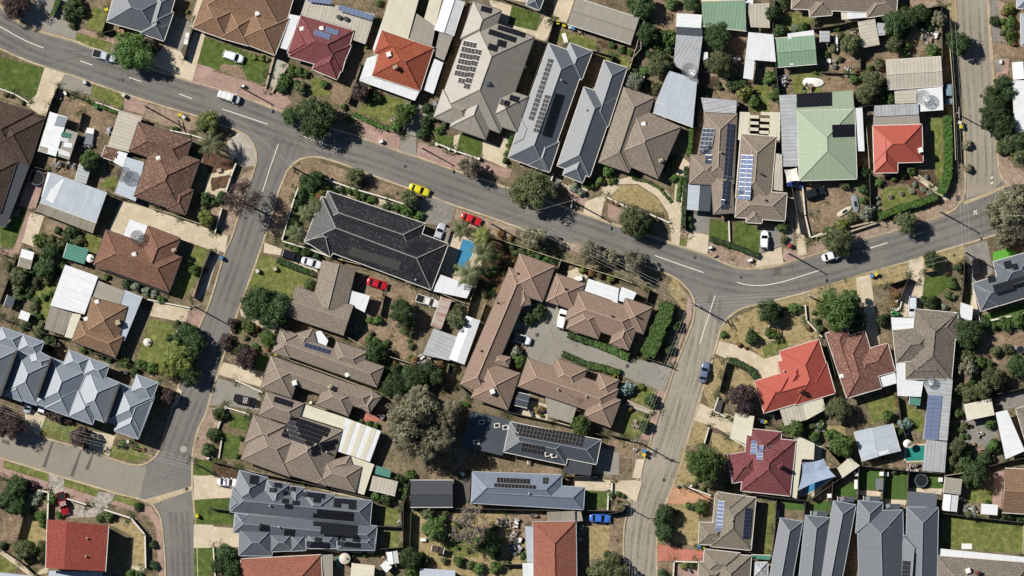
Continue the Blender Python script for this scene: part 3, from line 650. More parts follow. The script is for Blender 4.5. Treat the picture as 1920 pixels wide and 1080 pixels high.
def hedge(desc, mat, w, h, c, leafs=0.16, cat='hedge'):
    P = ql(c); r = np.random.default_rng(int(abs(c[0])+abs(c[1]))); W = []
    for i in range(len(P)-1):
        a, b = np.array(P[i]), np.array(P[i+1]); L = np.linalg.norm(b-a); d = (b-a)/max(L, 1e-6); nn = np.array([-d[1], d[0]]); n = int(L*(w+2*h)*80)+10
        s = r.uniform(-0.1, L+0.1, n); u = r.uniform(-(w/2+h), w/2+h, n); off = np.clip(u, -w/2, w/2); z = np.where(np.abs(u) > w/2, h-(np.abs(u)-w/2), h)
        bump = 0.10*np.sin(s*2.3+i)+0.08*np.sin(s*5.1+off*4); z = z+bump*(z > h*0.8); off = off*(1+0.08*np.sin(s*1.9))
        pos = np.stack([a[0]+d[0]*s+nn[0]*off, a[1]+d[1]*s+nn[1]*off, z+0.12], 1)+r.normal(0, 0.05, (n, 3))
        nr = np.stack([nn[0]*np.sign(u)*(np.abs(u) > w/2), nn[1]*np.sign(u)*(np.abs(u) > w/2), (np.abs(u) <= w/2)*1.0], 1)+r.normal(0, 0.5, (n, 3)); nr /= np.linalg.norm(nr, axis=1)[:, None]
        t = np.cross(nr, r.normal(0, 1, (n, 3))); t /= np.linalg.norm(t, axis=1)[:, None]; bb = np.cross(nr, t); sz = leafs*r.uniform(0.6, 1.2, n)
        W.append(np.stack([pos-t*sz[:, None], pos+bb*sz[:, None]*0.7, pos+t*sz[:, None], pos-bb*sz[:, None]*0.7], 1).reshape(-1, 3))
        m = max(2, int(L/0.5))
        for j in range(m):
            s0, s1 = L*j/m, L*(j+1)/m; e = lambda s, o_, z: (a[0]+d[0]*s+nn[0]*o_, a[1]+d[1]*s+nn[1]*o_, z+0.12); hw, hz = w*0.46, h*0.93
            for o0, z0, o1, z1 in ((-hw, 0, -hw*0.9, hz), (-hw*0.9, hz, hw*0.9, hz), (hw*0.9, hz, hw, 0)): W.append(np.array([e(s0, o0, z0), e(s1, o0, z0), e(s1, o1, z1), e(s0, o1, z1)]))
    me = cloud_mesh('hedge', mat, np.concatenate(W)); o = bpy.data.objects.new('hedge', me); COL.objects.link(o); auto(o, desc, cat, 'clipped hedges', P[len(P)//2] if len(P) > 2 else ((P[0][0]+P[1][0])/2, (P[0][1]+P[1][1])/2))
def palm(x, y, r, h=5.0, desc='feathery palm'):
    p = q(x, y); R = tl(r)*1.12; root = empty('palm_tree', (p[0], p[1], 0.12)); tb = MB(); tb.tube((0, 0, 0), (0, 0, h), 0.2, 0.14, 8); tb.build('trunk', M['trunk'], root); mb = MB(); n = 26
    for k in range(n):
        a = 2*math.pi*k/n*1.618*2+rp.uniform(-.2, .2); up = rp.uniform(0.1, 0.75); L = R*rp.uniform(0.85, 1.1); prev = None; seg = 9
        for i in range(seg+1):
            t = i/seg; rad = L*t*(0.75+0.25*(1-up)); z = h+L*(up*t-0.75*t*t); c = Vector((math.cos(a)*rad, math.sin(a)*rad, z))
            if prev is not None:
                s = Vector((-math.sin(a), math.cos(a), 0)); fw = (c-prev)
                for sg in (-1, 1):
                    for f in (0.15, 0.6):
                        o0 = prev+fw*f; ll = 0.27*R*(1-abs(t-0.45)*1.1); tip = o0+s*sg*ll+fw*0.7+Vector((0, 0, -ll*0.35)); mb.poly([tuple(o0), tuple(o0+fw*0.38), tuple(tip)])
            prev = c
    mb.build('frond', M['leaf_y' if rp.random() < 0.5 else 'leaf_o'], root); auto(root, desc, 'palm', 'palms around the pool and gardens', p)
def bare(x, y, r, desc, twig_leaf=None):
    p = q(x, y); R = tl(r); root = empty('bare_tree', (p[0], p[1], 0.12)); mb, tips = branch_mesh(int(x+y), 4, 0.8, 0.045, 1, 0.36); o = mb.build('trunk', M['bare'], root); o.location = (0, 0, R*1.5); o.scale = (R*0.85, R*0.85, R*0.85)
    if twig_leaf:
        r_ = np.random.default_rng(5); tp = np.array([tuple(t) for t in tips]); n = len(tp)*9; pos = np.repeat(tp, 9, 0)+r_.normal(0, 0.085, (n, 3)); t = r_.normal(0, 1, (n, 3))*0.02; b = r_.normal(0, 1, (n, 3))*0.02
        me = cloud_mesh('crown', twig_leaf, np.stack([pos-t, pos+b, pos+t, pos-b], 1).reshape(-1, 3)); kid('crown', me, root, (0, 0, R*1.5), (R*0.85,)*3)
    auto(root, desc, 'tree', 'bare trees', p)

# ------------------------------------------------------------------ vehicles
CARS = {'hatch': (4.1, 1.76, 0.80, 1.48, (-2.0, 0.95), (-1.55, 0.2)), 'sedan': (4.7, 1.82, 0.86, 1.44, (-1.65, 0.95), (-1.0, 0.2)), 'suv': (4.7, 1.88, 0.98, 1.70, (-2.25, 1.0), (-1.95, 0.35)), 'van': (5.0, 1.92, 1.05, 1.95, (-2.42, 1.55), (-2.3, 0.85)), 'ute': (5.2, 1.86, 0.95, 1.66, (-0.75, 1.1), (-0.5, 0.5))}
def car(x, y, deg, kind, col, label, glassroof=False, rack=False):
    L, Wd, belt, H, (g0, g1), (r0, r1) = CARS[kind]; p = q(x, y); root = empty('parked_car', (p[0], p[1], 0.124), math.radians(-deg)); tag(root, label, 'car' if kind not in ('van', 'ute') else kind, 'cars parked along the kerbs and on driveways')
    if p[1] > 1e9: return
    nl = 16; sec = []                        # body: rings of a rounded outline, rising
    def ring(z, sl, sw, pw=3.2, n=28):
        out = []
        for k in range(n):
            a = 2*math.pi*k/n; c, s = math.cos(a), math.sin(a); out.append((sl*L/2*math.copysign(abs(c)**(2/pw), c), sw*Wd/2*math.copysign(abs(s)**(2/(pw+1.5)), s), z))
        return out
    V = []; F = []; rings = [ring(0.22, .94, .9), ring(0.34, 1.0, .98), ring(0.62, 1.0, 1.0), ring(belt-0.08, .985, .985), ring(belt, .955, .93), ring(belt+0.035, .80, .72)]
    n = 28
    for R_ in rings: V += R_
    for i in range(len(rings)-1):
        for k in range(n): F.append([i*n+k, i*n+(k+1) % n, (i+1)*n+(k+1) % n, (i+1)*n+k])
    F.append([n*(len(rings)-1)+k for k in range(n)]); F.append([k for k in range(n)][::-1])
    for i, v in enumerate(V):                # the bonnet slopes to the nose, the boot to the tail
        if v[2] > 0.6 and v[0] > g1: V[i] = (v[0], v[1], v[2]-0.16*((v[0]-g1)/(L/2-g1))**2)
    mesh_obj('body', V, F, paint(col), root, smooth=True)
    if kind == 'ute':
        b = MB(); x0, x1 = -L/2+0.12, -0.85
        b.box((x0+x1)/2, 0, 0.6, belt+0.05, x1-x0, Wd*0.8); b.build('tray_floor', M['dark'], root)
        b = MB()
        for s in (-1, 1): b.box((x0+x1)/2, s*Wd*0.45, belt-0.1, belt+0.13, x1-x0, 0.1)
        b.box(x0, 0, belt-0.1, belt+0.13, 0.08, Wd*0.9); b.build('tray_side', paint(col), root)
    def frust(x0, x1, w, z): return [(x0, -w, z), (x1, -w, z), (x1, w, z), (x0, w, z)]
    w0, w1 = Wd*0.435, Wd*0.36; a, b = frust(g0, g1, w0, belt), frust(r0, r1, w1, H-0.05)
    names = ['side_window', 'windscreen', 'side_window', 'rear_window']
    for k in range(4):
        k2 = (k+1) % 4; mesh_obj(names[k], [a[k], a[k2], b[k2], b[k]], [[0, 1, 2, 3]], M['glass'], root)
    for k in range(4):
        mb = MB(); mb.tube(a[k], b[k], 0.06, 0.05, 5); mb.build('pillar', paint(col), root)
    mb = MB(); mb.prism([(v[0], v[1]) for v in frust(r0-0.05, r1+0.05, w1+0.04, 0)], H-0.07, H-0.02, 0, True, True); mb.prism([(v[0], v[1]) for v in frust(r0, r1, w1, 0)], H-0.02, H+0.03, 0, True, False, 0.12); mb.build('car_roof', M['glass'] if glassroof else paint(col), root)
    if rack:
        mb = MB()
        for t in (0.15, 0.5, 0.85): mb.box(r0+(r1-r0)*t, 0, H+0.03, H+0.11, 0.07, w1*2.1)
        for s in (-0.6, 0, 0.6): mb.box((r0+r1)/2, s*w1, H+0.11, H+0.17, (r1-r0)*0.95, 0.06)
        mb.build('roof_rack', M['whitep'], root)
    for sx in (-1, 1):
        for sy in (-1, 1):
            mb = MB(); mb.cyl(0, 0, -0.11, 0.11, 0.32, 14, axis='y'); mb.cyl(0, 0, -0.115, 0.115, 0.19, 10, m=1, axis='y')
            o = mb.build('wheel', [M['dark'], M['steel']], root); o.location = (sx*L*0.305, sy*(Wd/2-0.1), 0.32)
    for sy in (-1, 1):
        mb = MB(); mb.box(L/2-0.2, sy*Wd*0.34, 0.58, 0.74, 0.22, 0.34, sy*-0.25); mb.build('headlight', M['frame'], root)
        mb = MB(); mb.box(-L/2+0.09, sy*Wd*0.36, 0.62, 0.8, 0.12, 0.3, sy*0.2); mb.build('tail_light', paint('9c2222'), root)
        mb = MB(); mb.box(g1-0.25, sy*(Wd/2+0.07), belt-0.02, belt+0.14, 0.14, 0.2); mb.build('side_mirror', paint(col), root)

# ------------------------------------------------------------------ street furniture and yard things
def pole(x, y, kind, label, deg=0, h=8.5):
    p = q(x, y); root = empty('utility_pole', (p[0], p[1], 0.12), math.radians(deg)); tag(root, label, 'pole', 'poles along the streets')
    mb = MB(); mb.prism([(-.16, -.09), (.16, -.09), (.16, .09), (-.16, .09)], 0, h, inset=0.35); mb.build('post', M['concg'], root)
    if kind == 'cross':
        for z in (h-0.35, h-1.3):
            mb = MB(); mb.box(0, 0, z, z+0.14, 0.14, 2.3); mb.build('crossarm', M['timber'], root)
            for t in (-1, -0.4, 0.4, 1): mb = MB(); mb.cyl(0, t, z+0.14, z+0.36, 0.06, 8); mb.build('insulator', M['whitep'], root)
    else:
        mb = MB(); mb.tube((0, 0, h-0.6), (1.0, 0, h+0.1), 0.05, 0.04, 6); mb.build('lamp_arm', M['steel'], root); mb = MB(); mb.box(1.25, 0, h+0.02, h+0.18, 0.75, 0.28, 0, 0, 0.1); mb.build('lamp_head', M['frame'], root)
    return (p[0], p[1], h)
def wires(label, A, B, offs=(-1, -0.4, 0.4, 1), sag=0.5):
    mb = MB(); d = (B[0]-A[0], B[1]-A[1]); L = math.hypot(*d); nx, ny = -d[1]/L, d[0]/L
    for o in offs:
        prev = None
        for i in range(11):
            t = i/10; c = (A[0]+d[0]*t+nx*o, A[1]+d[1]*t+ny*o, A[2]+(B[2]-A[2])*t-sag*4*t*(1-t))
            if prev: mb.tube(prev, c, 0.012, n=4)
            prev = c
    ob = mb.build('overhead_wires', M['whitep']); tag(ob, label, 'wires', 'overhead wires')
BINC = {'y': 'c9b83a', 'b': '4f7fae', 'g': '3c7a4c', 'r': 'a83a34', 'w': 'c9c8c2'}; BINN = {'y': 'yellow lidded', 'b': 'blue lidded', 'g': 'green lidded', 'r': 'red lidded', 'w': 'pale lidded'}
def bins(*v):
    for i in range(0, len(v), 3):
        p = q(v[i], v[i+1]); root = empty('wheelie_bin', (p[0], p[1], 0.125), rr.uniform(0, 6.28)); mb = MB(); mb.prism([(-.3, -.35), (.3, -.35), (.3, .35), (-.3, .35)], 0.05, 1.0, inset=-0.1); mb.build('body', paint('3a4a40'), root)
        mb = MB(); mb.box(0, 0, 1.0, 1.08, 0.72, 0.84, 0, 0, 0.06); mb.build('lid', paint(BINC[v[i+2]]), root); mb = MB(); mb.box(0, -0.43, 0.95, 1.02, 0.5, 0.08); mb.build('handle', M['dark'], root)
        auto(root, BINN[v[i+2]]+' wheelie bin', 'bin', 'wheelie bins', p)
def tank(x, y, r, h, label, mat='whitep'):
    p = q(x, y); R = tl(r); root = empty('water_tank', (p[0], p[1], 0.12)); tag(root, label, 'tank'); mb = MB(); mb.cyl(0, 0, 0, h, R, 24); mb.build('body', M[mat], root); mb = MB(); mb.cyl(0, 0, h, h+0.28, R*1.02, 24, R*0.25); mb.build('lid', M[mat], root)
    mb = MB(); mb.cyl(R*0.45, 0, h+0.12, h+0.3, 0.22, 10); mb.build('hatch', M['gut_d'], root)
def trampoline(x, y, r, label):
    p = q(x, y); R = tl(r); root = empty('trampoline', (p[0], p[1], 0.13)); tag(root, label, 'trampoline'); mb = MB(); mb.cyl(0, 0, 0.82, 0.85, R*0.86, 24); mb.build('mat', M['dark'], root); mb = MB()
    for k in range(24): a, b = 2*math.pi*k/24, 2*math.pi*(k+1)/24; mb.poly([(R*.86*math.cos(a), R*.86*math.sin(a), .87), (R*math.cos(a), R*math.sin(a), .87), (R*math.cos(b), R*math.sin(b), .87), (R*.86*math.cos(b), R*.86*math.sin(b), .87)])
    mb.build('rim_pad', paint('5a6470'), root)
    for k in range(6): a = 2*math.pi*k/6; mb = MB(); mb.tube((R*math.cos(a), R*math.sin(a), 0), (R*math.cos(a), R*math.sin(a), 2.3), 0.03); mb.build('leg', M['steel'], root)
    mb = MB()
    for k in range(24): a, b = 2*math.pi*k/24, 2*math.pi*(k+1)/24; mb.tube((R*math.cos(a), R*math.sin(a), 2.3), (R*math.cos(b), R*math.sin(b), 2.3), 0.02, n=4)
    mb.build('net_hoop', M['dark'], root)
def ball(V, F, c, r, n=8):
    pass
def boxthing(name, x, y, sx, sy, h, mat, desc, cat, rz=0.3, z=0.12, top=None, legs=False):
    p = q(x, y); root = empty(name, (p[0], p[1], z), rz); mb = MB()
    if legs:
        mb.box(0, 0, h-0.06, h, sx, sy); mb.build('top', M[mat], root)
        for a in (-1, 1):
            for b in (-1, 1): m2 = MB(); m2.box(a*sx*0.42, b*sy*0.42, 0, h-0.06, 0.07, 0.07); m2.build('leg', M['timber'], root)
    else:
        mb.box(0, 0, 0, h, sx, sy, 0, 0, 0.05); mb.build('body', M[mat], root); m2 = MB(); m2.box(0, 0, h, h+0.07, sx*1.03, sy*1.03, 0, 0, 0.08); m2.build('lid', M[top or mat], root)
    auto(root, desc, cat, cat+'s in the yards', p)
def junk(x, y, r, n, desc, seed=1):
    """one heap of odds and ends"""
    R = random.Random(seed+int(x)); p = q(x, y); mb = MB(); rad = tl(r); mats = ['whitep', 'steel', 'timber', 'gut_d', 'rust', 'zinc', 'greymetal']
    for k in range(n):
        a = R.uniform(0, 6.28); d = rad*math.sqrt(R.random()); s = R.uniform(0.25, 1.0); z = R.uniform(0, 0.5)
        mb.box(d*math.cos(a), d*math.sin(a), z, z+R.uniform(0.1, 0.5), s, s*R.uniform(0.2, 0.9), R.uniform(0, 3.1), R.randrange(len(mats)))
    o = mb.build('junk_heap', [M[m] for m in mats]); o.location = (p[0], p[1], 0.125); auto(o, desc, 'junk', 'heaps of yard junk', p)
def sail(c, z, mat, label):
    P = ql(c); cx = sum(p[0] for p in P)/len(P); cy = sum(p[1] for p in P)/len(P); root = empty('shade_sail', (cx, cy, 0.12)); tag(root, label, 'shade sail', 'shade sails'); n = 8; V = []; F = []; k = len(P)
    # cloth sagging inwards between its corners
    ctr = (0, 0, z-0.5); E = []
    for i in range(k):
        a, b = P[i], P[(i+1) % k]
        for j in range(n):
            t = j/n; s = 4*t*(1-t)*0.12; x = a[0]+(b[0]-a[0])*t-cx; y = a[1]+(b[1]-a[1])*t-cy; E.append((x*(1-s), y*(1-s), z+(0.5 if (i+round(t)) % 2 else 0)*abs(1-2*t)-s))
    V = [ctr]+[(e[0]*.5, e[1]*.5, (e[2]+ctr[2])/2) for e in E]+E; m = len(E)
    for i in range(m): j = (i+1) % m; F += [[0, 1+i, 1+j], [1+i, 1+m+i, 1+m+j, 1+j]]
    mesh_obj('cloth', V, F, M[mat], root, smooth=True)
    for p in P: mb = MB(); mb.cyl(p[0]-cx, p[1]-cy, 0, z+0.5, 0.06, 8); mb.build('post', M['steel'], root)
def boat(x, y, deg, L, W, h, mat, label, name='boat', inner=None):
    p = q(x, y); root = empty(name, (p[0], p[1], 0.4), math.radians(-deg)); tag(root, label, 'boat' if name == 'boat' else 'kayak'); n = 14; V = []; F = []; m = 7
    for i in range(n+1):
        t = i/n; u = -1+2*t; w = W/2*max(0.02, (1-abs(u)**2.6))**0.6 if u > 0 else W/2*max(0.05, 1-abs(u)**5)**0.5
        for j in range(m): a = math.pi*j/(m-1); V.append((u*L/2, w*math.cos(a), -h*0.6*math.sin(a)*(0.9)))
        V.append((u*L/2, 0, h*0.45*(1-u*u)))
    k = m+1
    for i in range(n):
        for j in range(m-1): F.append([i*k+j, (i+1)*k+j, (i+1)*k+j+1, i*k+j+1])
    mesh_obj('hull', V, F, M[mat], root, smooth=True); F2 = []
    for i in range(n):
        F2 += [[i*k, i*k+m, (i+1)*k+m, (i+1)*k], [i*k+m, i*k+m-1, (i+1)*k+m-1, (i+1)*k+m]]
    mesh_obj('cover', V, F2, M[inner or mat], root, smooth=True)
    if inner:
        mb = MB(); mb.box(0, 0, h*0.44, h*0.5, L*0.3, W*0.35); mb.build('seat', M['dark'], root)
    else:
        mb = MB(); mb.tube((L/2-0.2, 0, -0.1), (L/2+1.2, 0, -0.15), 0.05); mb.build('trailer_bar', M['steel'], root)
# ================================================================== THE SETTING
def P2(s): v = [float(t) for t in s.replace(',', ' ').split()]; return pl(v)
sheet('ground', [(-4000, -4000), (4000, -4000), (4000, 4000), (-4000, 4000)], 'far', -0.04)
sheet('road', P2('-700,-500 2620,-500 2620,1580 -700,1580'), 'road', 0.0)
# kerb lines, photo pixels
K_N = P2('-700,-300 -300,-130 -60,-25 0,11 17,28 36,42 70,57 111,69 143,78 178,92 250,118 338,146 400,164 455,181 527,208 600,234 677,258 747,283 780,293 849,318 920,342 1000,369 1079,396 1124,411 1160,424 1210,440 1272,460 1329,479 1362,495 1390,503 1418,504 1454,499 1484,490 1540,474 1603,453 1673,434 1742,413 1770,403 1792,391 1804,377 1810,360 1810,329 1809,270 1802,208 1798,111 1792,0 1788,-120 1780,-500')
K_W = P2('-700,-120 -300,-20 -80,55 0,92 42,111 83,126 139,144 228,175 272,189 319,204 369,219 420,237 447,247 463,256 474,270 480,286 480,302 475,320 466,346 452,385 436,438 419,479 397,552 385,585 372,614 350,672 331,734 318,780 306,820 300,840 292,855 278,866 258,872 239,869 206,858 161,842 97,824 50,808 0,790 -120,745 -700,530')
K_SW = P2('-700,600 -120,816 0,859 42,872 92,888 122,897 183,915 219,926 267,938 286,948 297,964 303,986 307,1030 309,1080 312,1200 318,1580')
K_C = P2('381,1580 375,1200 371,1080 369,1024 365,958 361,913 361,872 362,847 372,806 386,776 398,735 408,705 424,653 449,578 472,516 488,471 499,438 519,371 530,341 538,322 549,308 563,299 580,295 602,296 644,309 686,325 755,350 807,368 852,386 916,407 968,426 1030,446 1100,467 1160,484 1215,501 1257,517 1279,532 1293,547 1300,562 1302,580 1299,600 1291,622 1279,652 1262,696 1248,738 1234,776 1222,816 1208,860 1193,902 1179,947 1170,985 1168,1030 1171,1062 1174,1100 1190,1580')
K_SE = P2('1240,1580 1233,1200 1232,1080 1232,1016 1238,980 1246,952 1259,919 1271,886 1287,833 1301,787 1318,731 1332,687 1340,659 1347,635 1352,617 1360,602 1376,588 1396,577 1434,569 1473,559 1515,548 1540,541 1603,520 1703,491 1742,478 1803,460 1850,446 1920,425 2000,402 2620,250')
K_NE = P2('1848,-500 1851,-120 1853,0 1860,111 1864,156 1868,230 1871,285 1874,318 1880,336 1890,346 1905,348 1925,343 1990,322 2620,150')
def block(K, extra): 
    C = catmull(K); P = C+P2(extra); mb = MB(); mb.prism(P if area(P) > 0 else P[::-1], -0.03, 0.12); o = mb.build('ground', M['gnd']); o['kind'] = 'structure'
    kb = MB(); ribbon(C, -0.10, 0.10, 0.135, kb, 0, 0.0); ribbon(C, -0.30, -0.10, 0.012, kb); ribbon(C, 0.10, 0.28, 0.125, kb)
    o = kb.build('kerb', M['kerb']); o['kind'] = 'structure'
block(K_N, '-700,-500'); block(K_W, ''); block(K_SW, '-700,1580'); block(K_C, ''); block(K_SE, '2620,1580'); block(K_NE, '2620,-500')
# paler resurfaced roads
RD = [('road2', '-700,530 -120,746 0,791 50,809 97,825 161,843 206,859 239,870 258,873 276,868 262,937 219,925 122,896 42,871 0,858 -120,815 -700,600'),
      ('road3', '1301,562 1354,612 1346,636 1331,687 1300,787 1258,919 1231,1016 1232,1200 1240,1580 1190,1580 1172,1060 1169,1030 1180,947 1222,818 1262,697 1301,582'),
      ('road3', '1780,-500 1788,-120 1792,0 1798,111 1809,270 1811,360 1813,372 1862,356 1878,340 1872,285 1861,111 1853,0 1848,-500')]
for m, s in RD: sheet('road', rough_edge(P2(s), 0.02, 3), m, 0.005)
for s in ('267,938 361,911 361,919 290,944 276,946', '1806,378 1862,356 1888,345 1890,350 1862,363 1808,384'): sheet('spoon_drain', P2(s), 'kerb', 0.011)
for s in ('18,836 9,832 2,829 5,823 18,827', '97,828 100,829 86,877 79,875', '150,845 153,846 138,894 131,892', '173,850 176,851 166,882 159,880', '1452,503 1464,502 1464,516 1448,517', '1230,840 1234,841 1230,857 1220,855', '345,832 349,833 347,848 341,846', '1330,553 1336,554 1333,571 1325,569'): sheet('road_patch', P2(s), 'patch', 0.011)
def lane(w, *ss, dash=None):
    for s in ss:
        C = catmull(P2(s), 1.0); mb = MB(); ribbon(C, -w/2, w/2, 0.018, mb); o = mb.build('lane_marking', M['paint']); o['kind'] = 'structure'
lane(0.14, '-60,22 0,50 28,66 56,80 82,90', '150,114 173,122', '242,145 265,153', '336,176 360,185', '416,204 502,233', '560,252 588,263', '598,267 612,271', '620,273 636,279', '522,271 508,310 492,360', '1228,479 1270,494 1319,511', '1382,529 1400,534 1430,535 1465,529 1498,519 1536,507', '1632,465 1664,455', '1341,554 1326,600 1312,645', '1716,440 1732,435')
lane(0.2, '1825,395 1832,401', '1831,394 1826,402')
for y in (332, 342): lane(0.5, '1859,%d 1861,%d' % (y, y+2))

T(0, 0)
patch('driveway', 'drive', '130,128 200,40 250,0 370,0 345,100 440,140 520,200 510,265 400,235 250,195', '400,0 460,0 425,130 370,105', '1150,90 1310,160 1215,350 1110,300', '440,505 625,565 610,640 395,590')
patch('footpath', 'brick', '540,190 700,238 800,270 790,350 745,345 760,290 515,215', '840,640 1000,690 975,770 835,740', '1330,430 1440,460 1440,600 1300,540')
patch('lawn', 'olive', '625,50 735,80 690,220 585,190', '518,220 760,290 735,350 640,325 515,275', '625,570 835,640 830,735 615,650')
patch('lawn', 'lush', '0,375 150,420 297,462 245,640 205,670 0,600')
patch('driveway', 'conc', '1110,310 1220,350 1250,405 1295,545 1215,520 1000,430', '1310,215 1385,235 1298,545 1220,522 1240,405', '1330,0 1372,0 1312,190 1280,170', '302,455 440,497 390,590 305,800 170,705 245,640')
patch('soil', 'dirt', '430,630 800,780 720,900 640,960 540,860 450,770', '0,610 190,690 150,710 0,660')
patch('verge', 'gravel', '1000,700 1335,800 1330,880 1240,880 980,800', '1210,880 1440,900 1440,1000 1290,920')
T(1, 0)
patch('lawn', 'lush', '0,245 340,365 450,430 400,570 300,540 180,490 0,440 -70,410', amp=.15)
patch('soil', 'dirt', '130,430 260,440 305,540 200,505 110,470', lv=.141)
patch('footpath', 'brick', '-80,440 300,545 560,640 600,690 530,745 400,690 -80,560', '1060,820 1350,905 1320,1018 1075,925')
patch('driveway', 'concg', '490,390 575,420 490,600 430,580')
patch('driveway', 'dirt', '880,560 1010,600 950,720 870,680')
patch('lawn', 'olive', '740,510 860,560 850,650 720,640', '1090,690 1230,640 1370,680 1240,830 1050,760')
patch('driveway', 'drive', '1350,905 1440,930 1440,1055 1325,1018')
patch('footpath', 'concg', '245,890 300,930 340,975 362,1040 350,1120 210,1130 165,960')
patch('patio', 'conc', '0,0 5,0')if 0 else None
T(2, 0)
patch('lawn', 'lush', '715,35 910,95 885,210 690,165')
patch('patio', 'conc', '560,-10 720,40 690,170 620,150', '690,165 885,210 940,110 1010,130 950,280 700,200', '1005,0 1140,0 1090,150 1000,140')
patch('lawn', 'olive', '1030,190 1270,270 1290,340 1100,300 1010,260', '1340,330 1440,370 1440,430 1330,400')
patch('soil', 'mulch', '1275,270 1440,310 1440,330 1340,330')
patch('driveway', 'drive', '0,690 180,720 100,930 0,900')
T(2, 1)
patch('lawn', 'lush', '200,-40 330,-10 320,60 215,30', '370,-30 520,20 505,130 340,70', '890,225 985,265 970,320 870,270')
patch('driveway', 'conc', '330,-20 370,-30 345,70 320,65', '525,0 640,60 690,-40 745,-30 700,100 680,200 520,130', '1215,425 1320,385 1420,310 1440,330 1340,425 1318,540 1200,505')
patch('footpath', 'brick', '90,20 330,95 640,190 720,205 700,270 500,210 320,205 75,112', '1090,325 1235,400 1210,450 1130,425')
patch('patio', 'conc', '790,100 850,110 830,180 780,190', '1050,300 1230,340 1215,390 1060,330')
patch('driveway', 'drive', '1000,240 1060,270 1040,330 985,300')
patch('driveway', 'greyp', '0,400 110,410 230,395 340,470 310,560 250,590 120,570 0,520')
patch('footpath', 'gravel', '345,470 560,540 750,605 730,690 500,620 330,540')
patch('patio', 'conc', '350,650 530,690 500,960 330,960 200,920 300,640')
patch('verge', 'gravel', '-60,330 200,400 0,380', '1000,720 1440,860 1440,800 1150,700')
patch('patio', 'conc', '1090,900 1160,870 1230,930 1190,1000 1090,940')
patch('soil', 'mulch', '520,640 730,720 760,780 690,900 600,1080 470,1060 500,900')
T(3, 0)
patch('soil', 'dirt', '320,0 470,20 460,170 390,240 320,190', '690,250 930,250 900,420 880,660 780,680 690,560 640,400', '1090,450 1140,460 1150,770 1100,770')
patch('lawn', 'olive', '1180,90 1370,100 1360,190 1200,230', '1240,490 1440,490 1440,640 1250,640', '1000,570 1090,580 1090,760 950,750', '0,335 160,400 120,470 0,420')
T(3, 1)
patch('footpath', 'brick', '0,430 110,480 70,560 0,530', '480,600 540,630 530,655 475,640', '1185,740 1340,780 1210,840 1180,800')
patch('driveway', 'conc', '-40,330 60,280 150,255 300,300 390,350 445,420 460,240 510,130 560,170 510,430 480,720 430,700 405,500 330,390 200,305 60,310 -40,380', '545,625 680,650 670,780 530,735', '1020,785 1170,730 1185,840 990,872', '1255,350 1300,350 1340,780 1280,790')
patch('lawn', 'dry', '0,360 60,318 200,312 325,395 405,540 280,480 0,405')
patch('lawn', 'lush', '690,540 820,570 805,710 680,665', '860,560 1025,600 1020,790 840,700')
patch('lawn', 'olive', '475,660 535,680 510,730 470,720', '470,250 500,250 480,420 465,420', '150,262 300,300 425,420 380,390 250,300')
patch('driveway', 'greyp', '570,490 690,520 680,650 545,622', '1030,600 1160,600 1165,725 1020,775')
patch('verge', 'gravel', '680,690 830,740 1010,800 990,870 880,870 680,790', '1340,780 1440,700 1440,760 1335,800')
patch('driveway', 'drive', '1195,540 1255,350 1250,740 1200,720')
patch('soil', 'dry', '1310,320 1440,300 1440,650 1360,670 1335,560')
T(4, 0)
patch('soil', 'dirt', '610,210 740,200 790,300 720,390 480,400 500,350 610,300', '180,290 320,300 330,480 170,480', '0,500 330,480 320,610 0,610')
patch('driveway', 'gravel', '660,0 920,0 900,50 700,70')
patch('verge', 'dry', '920,0 975,0 1000,400 1030,770 1045,1080 990,1080 970,600 940,300')
patch('footpath', 'greyp', '1205,0 1260,0 1285,280 1230,280', '1240,395 1290,395 1290,480 1245,480')
patch('footpath', 'brick', '1260,0 1310,20 1360,280 1290,280', '1290,395 1340,395 1330,520 1245,540 1250,490 1295,480')
patch('driveway', 'dirt', '1225,280 1440,320 1440,390 1235,390')
patch('lawn', 'olive', '800,795 885,800 880,1080 840,1080')
T(4, 1)
patch('lawn', 'olive', '840,-100 890,-100 890,300 830,330', '480,330 720,330 740,400 480,480')
patch('soil', 'dirt', '-60,340 290,340 330,480 250,590 20,660 -60,640', '420,330 440,500 470,490 475,340')
patch('garden_bed', 'mulch', '690,240 830,200 870,320 830,380 740,400 640,290', '440,260 690,240 640,300 480,330')
patch('driveway', 'conc', '690,255 730,250 940,405 910,420', '305,945 400,915 430,1130 320,1100', '668,830 765,800 745,1100 630,1080')
patch('verge', 'gravel', '0,690 100,670 330,600 440,565 700,505 900,440 985,370 1035,330 1040,395 900,518 550,622 80,762 0,790')
patch('verge', 'dry', '0,1020 300,930 660,832 760,803 1030,725 1060,760 1010,830 900,930 770,920 660,960 500,980 400,1000 0,1100')
patch('lawn', 'lush', '775,930 930,920 900,1020 800,1100 745,1090')
patch('patio', 'greyp', '1040,735 1190,685 1225,860 1230,905 1100,990 1060,900')
patch('lawn', 'turfb', '1228,770 1330,738 1440,800 1235,832', amp=.02)
patch('verge', 'gravel', '1262,100 1310,90 1370,190 1440,220 1440,310 1310,330 1280,230')
T(4, 2)
patch('driveway', 'conc', '310,0 405,-15 430,200 470,470 390,480 350,150', '640,60 770,-20 740,260 540,275 545,240 610,220')
patch('soil', 'mulch', '530,40 650,10 600,210 545,230')
patch('lawn', 'turf', '1065,90 1095,100 1110,170 1065,170', '1140,262 1440,170 1440,240 1140,300', amp=.02)
patch('patio', 'conc', '1095,80 1145,230 1140,300 1440,235 1440,245 1120,310 1080,180')
patch('lawn', 'lush', '900,0 745,140 790,170 900,100 960,0')
